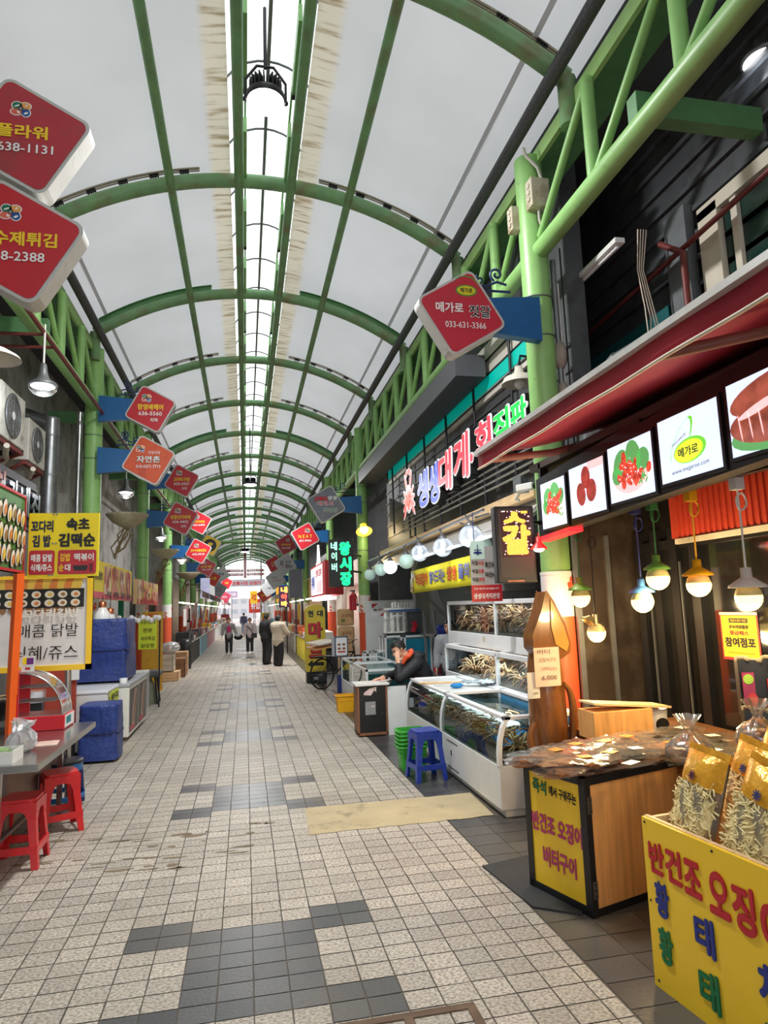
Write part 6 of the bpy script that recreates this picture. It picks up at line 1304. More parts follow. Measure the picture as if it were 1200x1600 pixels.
# food warmer
p = F(104, 1140, TZ); t = thing('food_warmer', 'red based glass food warmer with curved front on the steel table', 'food warmer', (p.x - .02, p.y, TZ + .002), 0)
w, d = .46, .34; REDE = mk('warmer_red', (206, 30, 44), .35, var=.04)
mb = MB(); mb.box(-w, 0, 0, d, .0, .12); mb.build('base', REDE, t, bev=.008); mb = MB(); mb.box(-w + .01, -.01, .01, d - .01, .12, .127); mb.build('deck', STEEL, t)
mb = MB(); mb.box(0, .004, .02, d - .02, .015, .112); mb.build('end_plate', WHITE, t); mb = MB(); mb.add([(.006, .05, .04), (.006, .2, .04), (.006, .2, .10), (.006, .05, .10)], [(0, 1, 2, 3)]); mb.build('brand_patch', mk('patch_teal', (20, 130, 140), .4, var=.6, vs=30), t)
arcp = [(-.02 - .36 * (1 - math.cos(a)), .127 + .36 * math.sin(a)) for a in [PI / 2 * i / 10 for i in range(11)]]
mb = MB()
for (a, b), (c, e) in zip(arcp[:-1], arcp[1:]): mb.add([(a, .02, b), (a, d - .02, b), (c, d - .02, e), (c, .02, e)], [(0, 1, 2, 3)], 0, True)
mb.build('curved_glass', clear('case_glass', (240, 246, 246), 1.2, .04, .04), t)
for y in (.015, d - .025):
    mb = MB(); mb.tube([(a, y, b) for a, b in arcp], .009, 6); mb.build('arch_trim', STEEL, t)
mb = MB(); mb.box(-w, -w + .09, .0, .02, .12, .49); mb.box(-w, -w + .09, d - .02, d, .12, .49); mb.box(-w, -.38, 0, d, .48, .495); mb.build('red_back', REDE, t)
for z in (.24, .36):
    mb = MB()
    for q in range(7): mb.tube([(-w + .04, .03 + .047 * q, z), (-.10, .03 + .047 * q, z)], .003, 5)
    mb.tube([(-.10, .02, z), (-.10, d - .02, z)], .005, 5); mb.build('wire_shelf', STEEL, t)
t2 = thing('sticker_card', 'small white card with yellow and purple print standing on the warmer', 'card', (p.x - .33, p.y + .02, TZ + .50)); mb = MB(); mb.box(-.05, .05, 0, .006, 0, .13); mb.build('card', WHITE, t2); mb = MB(); mb.rect(-.04, .01, .06, .12, -.003, 0); mb.rect(-.01, .045, .06, .115, -.004, 1); mb.rect(-.02, .02, .015, .035, -.003, 2); mb.build('print', [YEL, mk('print_purple', (110, 40, 130), .5), TXR], t2)
t = thing('steel_tray', 'square steel tray of orange sauce on the table', 'tray', F(42, 1112, TZ) + Vector((0, -.05, .10)), .15)
mb = MB(); mb.box(-.17, .17, -.12, .12, 0, .01); mb.box(-.17, .17, -.125, -.118, 0, .11); mb.box(-.17, .17, .118, .125, 0, .11); mb.box(-.172, -.165, -.12, .12, 0, .11); mb.box(.165, .172, -.12, .12, 0, .11); mb.build('pan', STEEL, t); mb = MB(); mb.box(-.16, .16, -.115, .115, .01, .09); mb.build('sauce', mk('sauce_orange', (226, 120, 52), .35, var=.2, vs=20, bump=.3, bs=40), t); mb = MB(); mb.box(-.16, .16, -.11, .11, -.10, 0); mb.build('burner_base', DARK, t)
p = F(2, 1128, TZ); t = thing('wok', 'dark wok full of broth cut off by the left edge', 'wok', (p.x - .05, p.y + .0, TZ + .08))
mb = MB(); mb.lathe([(.08, -.07), (.14, 0), (.2, .1), (.215, .14), (.2, .14), (.16, .06)], 24); mb.build('pan', mk('wok_black', (44, 42, 42), .4, .5), t); mb = MB(); mb.lathe([(1e-3, .12), (.2, .118)], 24); mb.build('broth', mk('broth_tan', (206, 172, 132), .3, var=.2, vs=14), t)
mb = MB(); mb.tube([(-.1, -.16, .15), (.2, -.2, .18)], .006, 6); mb.tube([(-.1, -.13, .15), (.22, -.15, .18)], .006, 6); tag(mb.build('chopsticks', WOODL, loc=(p.x - .05, p.y, TZ + .085)), 'pair of long wooden chopsticks resting across the wok', 'chopsticks')
p = F(14, 1192, TZ); t = thing('white_tray', 'white plastic tray of wrapped greens on the near table corner', 'tray', (p.x - .03, p.y + .05, TZ)); mb = MB(); mb.box(-.14, .06, -.1, .12, 0, .008); mb.box(-.145, .065, -.105, -.098, 0, .08); mb.box(.06, .067, -.1, .12, 0, .08); mb.box(-.145, .065, .118, .124, 0, .08); mb.build('tub', WHITEP, t); mb = MB(); mb.ball((-.03, 0, .06), .06, 12, sc=(1, 1, .6)); mb.build('greens', mk('greens', (120, 150, 90), .6, var=.5, vs=20), t)
mb = MB(); r = random.Random(2); mb.lathe([(1e-3, .0), (.07, .005), (.10, .04), (.10, .09), (.08, .13), (.05, .16), (.065, .19), (.09, .22)], 22); mb.v = [(x + r.uniform(-.022, .022), y + r.uniform(-.022, .022), max(0, z + r.uniform(-.02, .02))) for x, y, z in mb.v]; mb.sm = [False] * len(mb.sm); tag(mb.build('plastic_bag', clear('bag_white_film', (250, 250, 250), 1.5, .15, .35, (235, 236, 236)), loc=(p.x - .04, p.y + .38, TZ)), 'crumpled clear plastic bag between the tray and the wok', 'bag')
p = F(62, 1163, TZ); tag(MB().box(-.13, .13, -.1, .1, 0, .003).build('menu_sheet', mk('menu_pink', (236, 206, 190), .25, var=.25, vs=12), loc=(p.x, p.y, TZ + .001), rz=.15), 'laminated pink menu sheet lying on the steel table', 'menu sheet')
# white menu board with yellow frame
a, b = PY(-25, 900, 6.85), PY(146, 898, 6.85); z0 = PY(126, 1046, 6.85).z; t = thing('menu_board', 'big white menu board with yellow frame behind the steel table', 'menu board', (a.x, 6.85, z0)); w, h = b.x - a.x, b.z - z0
mb = MB(); mb.box(0, w, 0, .03, 0, h); mb.build('panel', mk('board_white', (226, 224, 222), .4, var=.05), t)
mb = MB(); mb.box(w - .05, w, -.012, .03, 0, h); mb.box(0, w, -.012, .03, 0, .05); mb.box(0, w, -.012, .03, h - .03, h); mb.build('yellow_frame', YELO, t)
letters(t, K_, [('매콤 닭발', w * .60, h * .42, .12, .52), ('식혜/쥬스', w * .58, h * .19, .13, .56)], -.004, bold=.0); letters(t, mk('lettering_brown_white', (246, 240, 230), .5, var=0), [('꼬다리김밥', w * .62, h * .60, .085, .5)], -.014, bold=.03)
KB = [mk('nori_black', (28, 30, 26), .4), mk('rice_white', (226, 218, 200), .5), mk('filling_orange', (214, 130, 60), .5), mk('filling_yellow', (226, 190, 80), .5), mk('sesame_brown', (150, 110, 66), .5)]
mb = MB(); r = random.Random(7)
for k in range(12): x = w * .10 + w * .068 * k; mb.ell(x, h * .90, .045, .10, -.003 - .0002 * k, 2 + k % 2, 10, rot=r.uniform(-.4, .4))
mb.rect(w * .05, w * .92, h * .66, h * .86, -.006, 0)
for row in range(2):
    for k in range(7): x, z = w * .12 + w * .12 * k, h * (.80 - .09 * row); mb.ell(x, z, .05, .042, -.008 - row * .003, 0, 14); mb.ell(x, z, .042, .034, -.009 - row * .003, 1, 14); mb.ell(x + .005, z, .02, .016, -.010 - row * .003, 2 + k % 3, 10)
for k in range(10): mb.ell(w * .1 + w * .08 * k, h * .655, .03, .05, -.005, 4, 8)
mb.build('food_picture', KB, t)
# yellow shop sign and kimbap sign
a, b = PY(46, 802, 6.0), PY(155, 802, 6.0); z0 = PY(100, 901, 6.0).z; w, h = b.x - a.x, a.z - z0
t = thing('shop_sign', 'bright yellow shop sign with black lettering and red panels', 'sign', (a.x, 6.0, z0)); mb = MB(); mb.box(0, w, 0, .04, 0, h); mb.build('board', YEL, t)
mb = MB(); mb.flat(rrect(w * .36, h * .38, .02, 4, w * .20, h * .225), -.004); mb.flat(rrect(w * .55, h * .38, .02, 4, w * .70, h * .225), -.004); mb.build('red_panels', SIGNRED, t)
letters(t, mk('lettering_ink', (30, 36, 70), .5, var=0), [('꼬다리', w * .19, h * .79, h * .19, w * .32), ('김 밥', w * .19, h * .56, h * .19, w * .26)], -.006, bold=.045); letters(t, K_, [('속초', w * .70, h * .82, h * .2, w * .34), ('김떡순', w * .69, h * .57, h * .22, w * .53)], -.006, bold=.05)
letters(t, TXW, [('매콤 닭발', w * .20, h * .295, h * .12, w * .30), ('식혜/쥬스', w * .20, h * .145, h * .12, w * .30)], -.008, bold=.035); letters(t, TXY, [('김밥', w * .53, h * .30, h * .12, w * .15), ('순', w * .48, h * .14, h * .11, w * .07)], -.008, bold=.03); letters(t, TXW, [('떡볶이', w * .80, h * .30, h * .12, w * .28), ('대', w * .57, h * .14, h * .11, w * .08)], -.008, bold=.03)
mb = MB(); mb.flat([(w * .66, h * .09), (w * .84, h * .09), (w * .86, h * .17), (w * .64, h * .17)], -.008, 0); mb.rect(w * .88, w * .93, h * .07, h * .2, -.008, 1); mb.build('print', [BLACK, mk('print_maroon', (110, 20, 30), .5)], t)
mb = MB()
for x, z in ((.37, .98), (.37, .52), (.33, .03)):
    for q in (-.012, .012): mb.tube([(w * x + q, -.01, h * z), (w * x + q, -.001, h * z)], .008, 8)
mb.build('bolts', GREYM, t)
p0, p1 = PX(50, 800, -1.79), PX(-30, 770, -1.79); t = thing('food_sign', 'picture sign of kimbap rolls with red border at the left edge', 'sign', (-1.79, 5.0, 2.08), PI / 2); mb = MB(); mb.box(0, .98, 0, .05, 0, .64); mb.build('board', mk('sign_leafgreen', (70, 120, 60), .4, var=.2, vs=6), t); mb = MB(); mb.box(0, .98, -.01, .05, 0, .02); mb.box(0, .98, -.01, .05, .62, .64); mb.box(.965, .98, -.01, .05, 0, .64); mb.build('red_border', SIGNRED, t)
mb = MB(); r = random.Random(5)
for row in range(3):
    for k in range(9): x, z = .06 + .105 * k + .03 * (row % 2), .12 + .17 * row + r.uniform(-.02, .02); mb.ell(x, z, .055, .085, -.004 - .001 * (3 - row) - .0001 * k, 0, 14, rot=-.3); mb.ell(x, z, .044, .072, -.009 - .001 * (3 - row), 1, 14, rot=-.3); mb.ell(x + .004, z - .01, .026, .045, -.014 - .001 * (3 - row), 2 + (k + row) % 3, 10, rot=-.3)
mb.build('food_picture', KB, t)
# orange strut, steel post
t = thing('orange_post', 'bright orange slanted post left of the white menu board', 'post', (-2.05, 6.3, 0)); mb = MB(); a, b = PY(30, 893, 6.3), PY(18, 1086, 6.3); mb.tube([(b.x + 2.05, 0, b.z), (a.x + 2.05, 0, a.z)], .045, 4, smooth=False); mb.tube([(b.x + 2.05, 0, 0), (b.x + 2.05, 0, b.z)], .04, 4, smooth=False); mb.build('shaft', mk('post_orange', (240, 96, 20), .4, var=.04), t)
mb = MB(); mb.tube([(.05, 0, 0), (0, 0, 2.1)], .028, 10); tag(mb.build('steel_post', STEEL, loc=(-1.67, 6.95, 0)), 'polished steel post beside the white menu board', 'post')
# chrome letters on a dark board
t = thing('chrome_letter_sign', 'chrome letters on a dark slatted board above the yellow sign', 'sign', (-2.62, 6.5, 2.72), PI / 2); mb = MB(); mb.box(0, 3.0, .10, .16, .10, .75)
for k in range(5): mb.box(0, 3.0, .08, .1, .16 + .12 * k, .2 + .12 * k)
mb.build('backing', DARK, t); CHR = mk('chrome', (222, 226, 232), .12, 1.0, var=.02)
for k, (ch, x, z, h) in enumerate((('김', .35, .45, .42), ('밥', .85, .43, .42), ('천', 1.32, .42, .4), ('가', 1.76, .40, .38), ('네', 2.18, .40, .36), ('집', 2.6, .38, .36))): mb = MB(); put_text(mb, ch, x, z, h, .34, -.02, .04, 0, 0, 2, 0, .10); mb.build('letter', CHR, t)
# air conditioners
def aircon(label, x, y0, y1, z0, z1, dep):
    t = thing('air_conditioner', label, 'air conditioner', (x, y0, z0), PI / 2); w, h = y1 - y0, z1 - z0
    mb = MB(); mb.box(0, w, 0, dep, 0, h); mb.build('casing', mk('aircon_beige', (186, 182, 172), .5, var=.08, dirt=(120, 112, 100), ds=4), t, bev=.012)
    mb = MB(); mb.lathe([(h * .40, 0), (h * .42, .015), (h * .38, .02)], 28, c=(w * .46, -.005, h * .5), M=Matrix.Rotation(PI / 2, 4, 'X')); 
    for q in (.12, .2, .28, .35): mb.tube([(w * .46 + h * q * math.cos(a), -.018, h * .5 + h * q * math.sin(a)) for a in [2 * PI * i / 24 for i in range(24)]], .004, 4, closed=True)
    for q in range(12): a = q * PI / 6; mb.tube([(w * .46, -.018, h * .5), (w * .46 + h * .38 * math.cos(a), -.018, h * .5 + h * .38 * math.sin(a))], .003, 4)
    mb.build('fan_grille', GREYM, t); mb = MB(); mb.ell(w * .46, h * .5, h * .39, h * .39, -.004, 0, 28); mb.ell(w * .46, h * .5, h * .08, h * .08, -.02, 1, 16); mb.build('fan_opening', [mk('fan_dark', (92, 88, 82), .6), WHITEP], t)
    mb = MB(); mb.box(-.006, 0, .06, dep - .06, .05, h - .05); mb.build('coil_side', BLACKM, t)
    mb = MB(); mb.box(-.02, w + .02, .02, .08, -.06, -.01); mb.box(-.02, w + .02, dep - .08, dep - .02, -.06, -.01); mb.tube([(.0, .05, -.04), (.0, dep + .1, -.4)], .025, 6); mb.tube([(w, .05, -.04), (w, dep + .1, -.4)], .025, 6); mb.build('bracket', RUST, t)
    mb = MB(); mb.tube([(w * .3, -.0, -.08), (w * .6, .1, -.12), (w, .2, -.1), (w * 1.1, .4, -.3)], .035, 8); mb.build('pipe_lagging', CREAM, t)
aircon('dirty air conditioner nearest the camera, above the chrome letters', -2.80, 8.3, 9.2, 3.86, 4.52, .75); aircon('smaller air conditioner just behind the first one', -2.82, 9.45, 10.2, 3.80, 4.38, .6)
t = thing('vent_duct', 'grey upright vent duct beside the broad green column', 'duct', (-2.86, 10.6, 0)); mb = MB(); mb.tube([(0, 0, 2.2), (0, 0, 4.7)], .12, 16); mb.tube([(0, 0, 4.6), (-.4, 0, 4.75), (-.9, 0, 4.75)], .11, 14); mb.tube([(0, 0, 2.25), (-.9, 0, 2.25)], .05, 8); mb.build('pipe', DUCT, t)
for z in (2.6, 3.2, 3.8, 4.4): mb = MB(); mb.tube([(0, 0, z), (0, 0, z + .03)], .127, 16); mb.build('joint_ring', GREYM, t)
mb = MB(); mb.tube([(0, 0, 0), (0, 0, 5.0)], .045, 10); tag(mb.build('steel_post', STEEL, loc=(-2.62, 11.3, 0)), 'tall steel post close beside the broad green column', 'post')
p = PX(120, 590, -2.28); mb = MB(); mb.tube([(0, -4, 0), (0, 12, 0)], .028, 8); mb.tube([(0, -1.5, 0), (-.9, -1.5, -.02)], .02, 6); mb.tube([(0, -1.1, 0), (-.9, -1.1, -.02)], .02, 6); tag(mb.build('red_pipe', RUST, loc=p), 'red-brown pipe along the left truss with two side branches', 'pipe')
# banners along the left shops
def strip_sign(label, x, ya, yb, z0, h, mats, draw):
    t = thing('strip_sign', label, 'sign', (x, ya, z0), PI / 2); w = yb - ya; mb = MB(); mb.box(0, w, 0, .08, 0, h); mb.build('board', mats[0], t); mb = MB(); draw(mb, w, h); mb.build('picture', mats, t); return t, w, h
def dr1(mb, w, h):
    mb.rect(0, w, 0, h * .18, -.003, 1); r = random.Random(2)
    for k in range(4):
        x0, x1 = w * (.26 + .18 * k), w * (.42 + .18 * k); mb.rect(x0, x1, h * .14, h * .92, -.004, 2 + k % 2)
        for q in range(14): mb.ell(r.uniform(x0 + .06, x1 - .06), h * r.uniform(.3, .85), .05, h * .16, -.005 - .0003 * q, 4 + q % 3, 9, rot=r.uniform(-.5, .5))
BMATS = [YEL, mk('band_rose', (226, 80, 96), .45), mk('print_cream', (236, 210, 180), .5), mk('print_salmon', (222, 140, 116), .5), mk('print_brown', (150, 92, 60)), mk('print_red', (196, 70, 54), .5), mk('print_tan', (220, 180, 130))]
t, w, h = strip_sign('long yellow and rose food banner with four pictures, left side', -2.2, 10.4, 14.0, 1.97, .58, BMATS, dr1)
letters(t, K_, [('명태초', .5, h * .6, .14, .6), ('구이', 1.3, h * .13, .12, .4), ('회무침', 1.95, h * .13, .12, .45), ('오징어', 2.6, h * .13, .12, .45), ('순대', 3.2, h * .13, .12, .4)], -.014, bold=.03)
def dr2(mb, w, h):
    r = random.Random(3); mb.rect(0, w, 0, h * .2, -.003, 1)
    for q in range(50): mb.ell(r.uniform(.1, w - .1), h * r.uniform(.2, .9), .12, h * .12, -.004 - .0002 * q, 2 + q % 5, 9, rot=r.uniform(0, 3))
t, w, h = strip_sign('second red and cream food banner further along the left', -2.2, 14.7, 18.1, 1.92, .52, BMATS[::-1], dr2); letters(t, TXR, [('닭강정 새우튀김', w * .5, h * .16, .13, 2.2)], -.02, bold=.03)
for k, (Y, uv, lab) in enumerate(((10.6, (160, 962), 'white bottle shaped pendant lamp with copper cap, nearer one'), (11.0, (172, 972), 'slim white bottle shaped pendant lamp behind the first'))):
    c = PY(uv[0], uv[1], Y); t = thing('bottle_lamp', lab, 'lamp', c, 0, 'bottle lamps at the left stall'); mb = MB(); mb.lathe([(1e-3, -.16), (.08, -.15), (.11 - .03 * k, -.1), (.11 - .03 * k, .02), (.06, .1), (.05, .13)], 20); mb.build('glass', mk('milk_glass', (232, 232, 226), .3, emit=.15), t); mb = MB(); mb.lathe([(.055, .12), (.055, .2), (.03, .22), (1e-3, .22)], 16); mb.build('copper_cap', mk('copper', (196, 120, 84), .3, .8), t); mb = MB(); mb.tube([(0, 0, .2), (0, 0, 2.0 - c.z)], .006, 5); mb.build('cord', BLACK, t)
t = MB(); t.box(-.05, .05, -.05, .05, 0, 2.4); tag(t.build('green_post', mk('post_green', (20, 120, 84), .4), loc=(-2.42, 14.2, 0)), 'dark green post under the first left banner', 'post')
mb = MB(); mb.box(-.5, .0, 0, .05, .3, 1.75); t = thing('swirl_board', 'rust red panel with a white swirl beside the white menu board', 'panel', (-2.02, 8.9, 0)); mb.build('panel', mk('panel_rust', (176, 70, 54), .5, var=.08), t); mb = MB(); mb.tube([(-.4, -.01, 1.55), (-.3, -.01, 1.62), (-.18, -.01, 1.5), (-.06, -.01, 1.6)], .02, 6); mb.build('swirl', WHITEP, t); mb = MB(); mb.box(-.5, -.45, 0, .05, 0, .3); mb.box(-.05, 0, 0, .05, 0, .3); mb.build('feet', DARK, t); mb = MB(); mb.box(-.1, .04, -.03, -.01, .95, 1.32); mb.build('white_tag', WHITEC, t)
# covers and freezers
def tarp_box(label, x0, x1, y0, y1, z0, z1, slope=0, seed=1, wheels=False):
    r = random.Random(seed); t = thing('tarp_cover', label, 'covered cart', ((x0 + x1) / 2, y0, z0)); w, d, h = (x1 - x0), y1 - y0, z1 - z0; mb = MB(); P = rrect(w, d, .06, 4); n = len(P); N = 12
    vs = []
    for j in range(N + 1):
        v = j / N; k = 1.06 - .06 * v
        for i, (a, b) in enumerate(P):
            q = .022 * math.sin(i * 1.7 + j * .6 + seed) * (1 - .4 * v) + r.uniform(-.014, .014); aa = a * k * (1 + q) - (slope * (1 - v) * .5 if a < 0 else 0); vs.append((aa, d / 2 + b * k * (1 + q), .03 + (h - .03) * min(1, v * 1.04)))
    fs = [(j * n + i, j * n + (i + 1) % n, (j + 1) * n + (i + 1) % n, (j + 1) * n + i) for j in range(N) for i in range(n)] + [tuple(range(N * n, N * n + n))]
    mb.add(vs, fs, 0, True); mb.sm[-1] = False; mb.build('tarpaulin', TARP, t)
    mb = MB(); mb.tube([(a * 1.05, d / 2 + b * 1.05, h * .5 + .02 * math.sin(i)) for i, (a, b) in enumerate(P)], .008, 5, closed=True); mb.build('tie_cord', mk('cord_navy', (24, 34, 80), .6), t)
    if wheels:
        for sx in (-1, 1): mb = MB(); mb.tube([(sx * (w / 2 - .05) - .02, .06, .03), (sx * (w / 2 - .05) + .02, .06, .03)], .03, 12); mb.build('caster', BLACK, t)
    return t
tarp_box('small box under a dark blue tarpaulin beside the steel table', -1.92, -1.50, 8.64, 9.1, 0, .66, 0, 1, True)
t = thing('chest_freezer', 'white chest freezer with yellow sheet hung on its side', 'freezer', (-1.70, 8.8, 0)); mb = MB(); mb.box(-.7, 0, .32, 1.06, .05, .74); mb.build('cabinet', WHITEP, t, bev=.015); mb = MB(); mb.box(-.71, .01, .31, 1.07, .74, .78); mb.build('lid', WHITE, t, bev=.01); mb = MB(); mb.add([(.012, .42, .10), (.02, 1.04, .12), (.012, 1.04, .74), (.016, .42, .74)], [(0, 1, 2, 3)]); mb.build('yellow_sheet', mk('sheet_fluor', (232, 246, 60), .5, var=.04), t); mb = MB(); mb.add([(.022, .42, .06), (.026, 1.04, .08), (.026, 1.04, .16), (.022, .42, .14)], [(0, 1, 2, 3)]); mb.build('red_strip', STR, t)
mb = MB(); put_text(mb, '생선구이', .3, .28, .12, .5, -.022, .03); put_text(mb, '오징어 순대', .3, .10, .1, .5, -.022, .02); put_text(mb, '7,000', .3, -.05, .1, .4, -.022, .02); mb.v = [(-y, x + .43, z + .38) for x, y, z in mb.v]; mb.build('lettering', K_, t)
t = thing('chest_freezer', 'white chest freezer with fish pictures on its side', 'freezer', (-1.57, 9.95, 0)); mb = MB(); mb.box(-.75, 0, 0, 1.7, .05, .72); mb.build('cabinet', WHITEP, t, bev=.015); mb = MB(); mb.box(-.76, .01, -.01, 1.71, .72, .77); mb.build('lid', SIGNGREY, t, bev=.01)
mb = MB()
for k in range(2):
    mb.rect(.06 + .82 * k, .82 + .82 * k, .10, .68, -.004, 0); mb.ell(.44 + .82 * k, .40, .12, .30, -.006, 1, 18, rot=-.5); mb.ell(.46 + .82 * k, .4, .06, .24, -.008, 2, 14, rot=-.5); mb.rect(.1 + .82 * k, .5 + .82 * k, .12, .18, -.007, 3)
mb.v = [(-y, x, z) for x, y, z in mb.v]; mb.build('fish_pictures', [mk('print_char', (70, 58, 50), .4), mk('print_silver', (196, 176, 160), .4, var=.3, vs=12), mk('print_brown', (150, 92, 60)), STR], t)
tarp_box('tall bulky goods under a blue tarpaulin on the second freezer', -2.28, -1.66, 10.15, 11.0, .77, 1.66, .5, 3)
t = MB(); t.lathe([(.05, 0), (.055, .07), (1e-3, .07)], 12); tag(t.build('white_tub', WHITE, loc=(-1.66, 10.03, .77)), 'tiny white tub on the corner of the second freezer', 'tub')
t = thing('padded_stool', 'worn grey padded stool with cluttered legs beyond the freezers', 'stool', (-1.85, 13.9, 0)); mb = MB(); mb.cbox((0, 0, .56), (.5, .5, .12)); mb.build('pad', mk('pad_grey', (84, 84, 86), .6, var=.2), t, bev=.05, seg=3)
for sx in (-1, 1):
    for sy in (-1, 1): mb = MB(); mb.tube([(sx * .15, sy * .15, .5), (sx * .2, sy * .2, 0)], .02, 6); mb.build('leg', DARK, t)
mb = MB(); mb.lathe([(.2, .0), (.18, .2), (.1, .4), (.05, .5)], 12); mb.build('hanging_cloth', mk('cloth_olive', (120, 124, 104), .8, var=.2), t)
t = thing('white_cabinet', 'grey white metal cabinet under the clutter past the second freezer', 'cabinet', (-1.72, 11.9, 0)); mb = MB(); mb.box(-.5, 0, 0, 1.2, 0, .7); mb.build('carcass', WHITEP, t, bev=.01); mb = MB(); mb.box(0, .006, .05, .58, .05, .65); mb.box(0, .006, .62, 1.15, .05, .65); mb.build('doors', SIGNGREY, t)
t = thing('price_board', 'ochre standing board with a bright yellow handwritten sheet', 'board', (-2.05, 16.0, 0)); mb = MB(); mb.box(-.22, .22, 0, .06, 0, 1.75); mb.build('board', mk('board_ochre', (214, 160, 40), .5), t); mb = MB(); mb.rect(-.3, .1, .92, 1.62, -.012, 0); mb.build('yellow_sheet', mk('sheet_fluor', (232, 246, 60)), t); letters(t, K_, [('오징어순대', -.1, 1.52, .09, .32), ('전문', -.1, 1.34, .09, .2), ('새우튀김', -.1, 1.16, .09, .3), ('닭강정', -.1, 1.0, .09, .28)], -.018, bold=.01); letters(t, TXR, [('맛집', -.0, 1.68, .07, .2)], -.004, bold=.03)
t = thing('string_of_balls', 'string of white foam balls above the blue tarpaulin', 'decoration', (-1.95, 13.0, 1.62))
for k in range(11): mb = MB(); mb.ball((-.3 + .07 * k, .1 * math.sin(k), .03 * math.cos(k * 2)), .05, 10); mb.build('foam_ball', WHITEC, t)
mb = MB()
for x in (-.3, .4): mb.tube([(x, .1, -1.6), (x, .1, 0)], .015, 6)
mb.tube([(-.3, .1, 0), (.4, .1, 0)], .012, 6); mb.build('stand', DARK, t)
# crates
for k, (x, y, z, w, d, h, m, lab) in enumerate(((-1.98, 18.0, 0, .62, .7, .24, WOODL, 'flat wooden pallet crate under the white crate'), (-2.05, 18.05, .245, .5, .6, .42, CREAM, 'cream slatted crate standing on the wooden one'), (-1.78, 18.9, 0, .4, .8, .5, WOODD, 'brown wooden crate behind the cream one'), (-1.85, 19.9, 0, .45, .7, .62, mk('crate_card', (190, 150, 110), .7), 'cardboard crate behind the brown crate on the left'))):
    t = thing('crate', lab, 'crate', (x, y, z), 0, 'crates on the left side'); mb = MB(); n = 3
    mb.box(-w / 2 + .015, w / 2 - .015, .015, d - .015, .01, h - .02)
    for q in range(n): z0 = h * q / n; mb.box(-w / 2, w / 2, 0, .015, z0 + .005, z0 + h / n - .015); mb.box(w / 2 - .015, w / 2, 0, d, z0 + .005, z0 + h / n - .015)
    mb.build('slats', m, t)
mb = MB(); r = random.Random(6); mb.ball((0, 0, .14), .26, 14, sc=(.9, 1.2, .6)); mb.v = [(x + r.uniform(-.03, .03), y + r.uniform(-.03, .03), max(0, z)) for x, y, z in mb.v]; tag(mb.build('plastic_bag', clear('bag_white_film', (250, 250, 250)), loc=(-1.92, 18.5, .67)), 'puffy clear plastic bag lying over the cream crate', 'bag')
mb = MB(); mb.lathe([(.16, 0), (.19, .2), (.17, .6), (.19, .8), (.12, .9), (1e-3, .9)], 14); mb.v = [(x + r.uniform(-.01, .01), y + r.uniform(-.01, .01), z) for x, y, z in mb.v]; tag(mb.build('garbage_bag', mk('bag_black', (34, 36, 38), .35, var=.2, bump=.5, bs=14), loc=(-1.78, 21.6, 0)), 'tall black garbage bag behind the crates on the left', 'garbage bag')
# ------------------------------------------------------------------ stalls further along
FILLSTRIP = mk('stall_strip', (255, 248, 236), .4, var=0, emit=7)
def stall(label, side, y0, y1, cc, back, goods, group='market stalls further along', awn=None, dep=.5, seed=1, hang=()):
    sg = -1 if side == 'left' else 1; xf = (-1.75 if sg < 0 else 1.9); t = thing('market_stall', label, 'market stall', (xf, y0, 0), 0, group); L = y1 - y0; r = random.Random(seed)
    B = lambda mb, a0, a1, b0, b1, c0, c1, mi=0: mb.box(*sorted((sg * a0, sg * a1)), b0, b1, c0, c1, mi)
    mb = MB(); B(mb, 0, dep, 0, L, 0, .72); mb.build('counter', cc, t); mb = MB(); B(mb, -.03, dep, -.02, L + .02, .72, .75); mb.build('counter_top', STEEL, t)
    mb = MB(); B(mb, dep + .6, dep + .65, 0, L, 0, 3.1); mb.build('back_panel', back, t)
    if awn:
        mb = MB(); mb.add([(-sg * .35, 0, 2.4), (-sg * .35, L, 2.4), (sg * (dep + .6), L, 3.1), (sg * (dep + .6), 0, 3.1)], [(0, 1, 2, 3)]); mb.add([(-sg * .35, 0, 2.4), (-sg * .35, L, 2.4), (-sg * .35, L, 2.2), (-sg * .35, 0, 2.2)], [(0, 1, 2, 3)]); mb.build('awning_cloth', awn, t, solid=.02)
        for y in (.05, L - .05): mb = MB(); mb.tube([(-sg * .3, y, 2.4), (sg * .1, y, .75)], .015, 6); mb.build('awning_pole', GREYM, t)
    mb = MB(); B(mb, .35, .41, .2, L - .2, 2.02, 2.06); mb.build('strip_lamp', FILLSTRIP, t)  # glowing strip added only to brighten the stall, not a known fixture
    for k, m in enumerate(hang):
        mb = MB(); y = .3 + (L - .8) * k / max(1, len(hang)); h0 = r.uniform(1.2, 1.5); B(mb, .2, .28, y, y + .42, h0, h0 + r.uniform(.4, .6)); mb.tube([(sg * .24, y + .2, h0 + .3), (sg * .24, y + .2, 2.05)], .008, 4); mb.build('hanging_goods', m, t, bev=.03)
    for k, m in enumerate(goods):
        mb = MB(); y = .1 + (L - .3) * k / max(1, len(goods)); hh = r.uniform(.1, .34); B(mb, .08, .5, y, y + (L - .3) / len(goods) * .85, .75, .75 + hh); mb.build('goods_box', m, t, bev=.02)
    return t
CLO = mk('cloth_charcoal', (74, 74, 80), .8, var=.15); PINKB = mk('box_pink', (206, 150, 160), .6); BLU2 = mk('box_sky', (140, 186, 206), .6)
stall('stall with dark goods under a brown awning, left side', 'left', 23.2, 27.5, mk('counter_dark', (52, 48, 48), .6), mk('shop_maroon', (112, 52, 50), .6, var=.2), [BLACKM, BLACKM, CLO, WHITEP, RUST], awn=mk('awning_brown', (92, 72, 62), .7), seed=1, hang=[WHITEP, PINKB, BLACKM, WHITEP, STR])
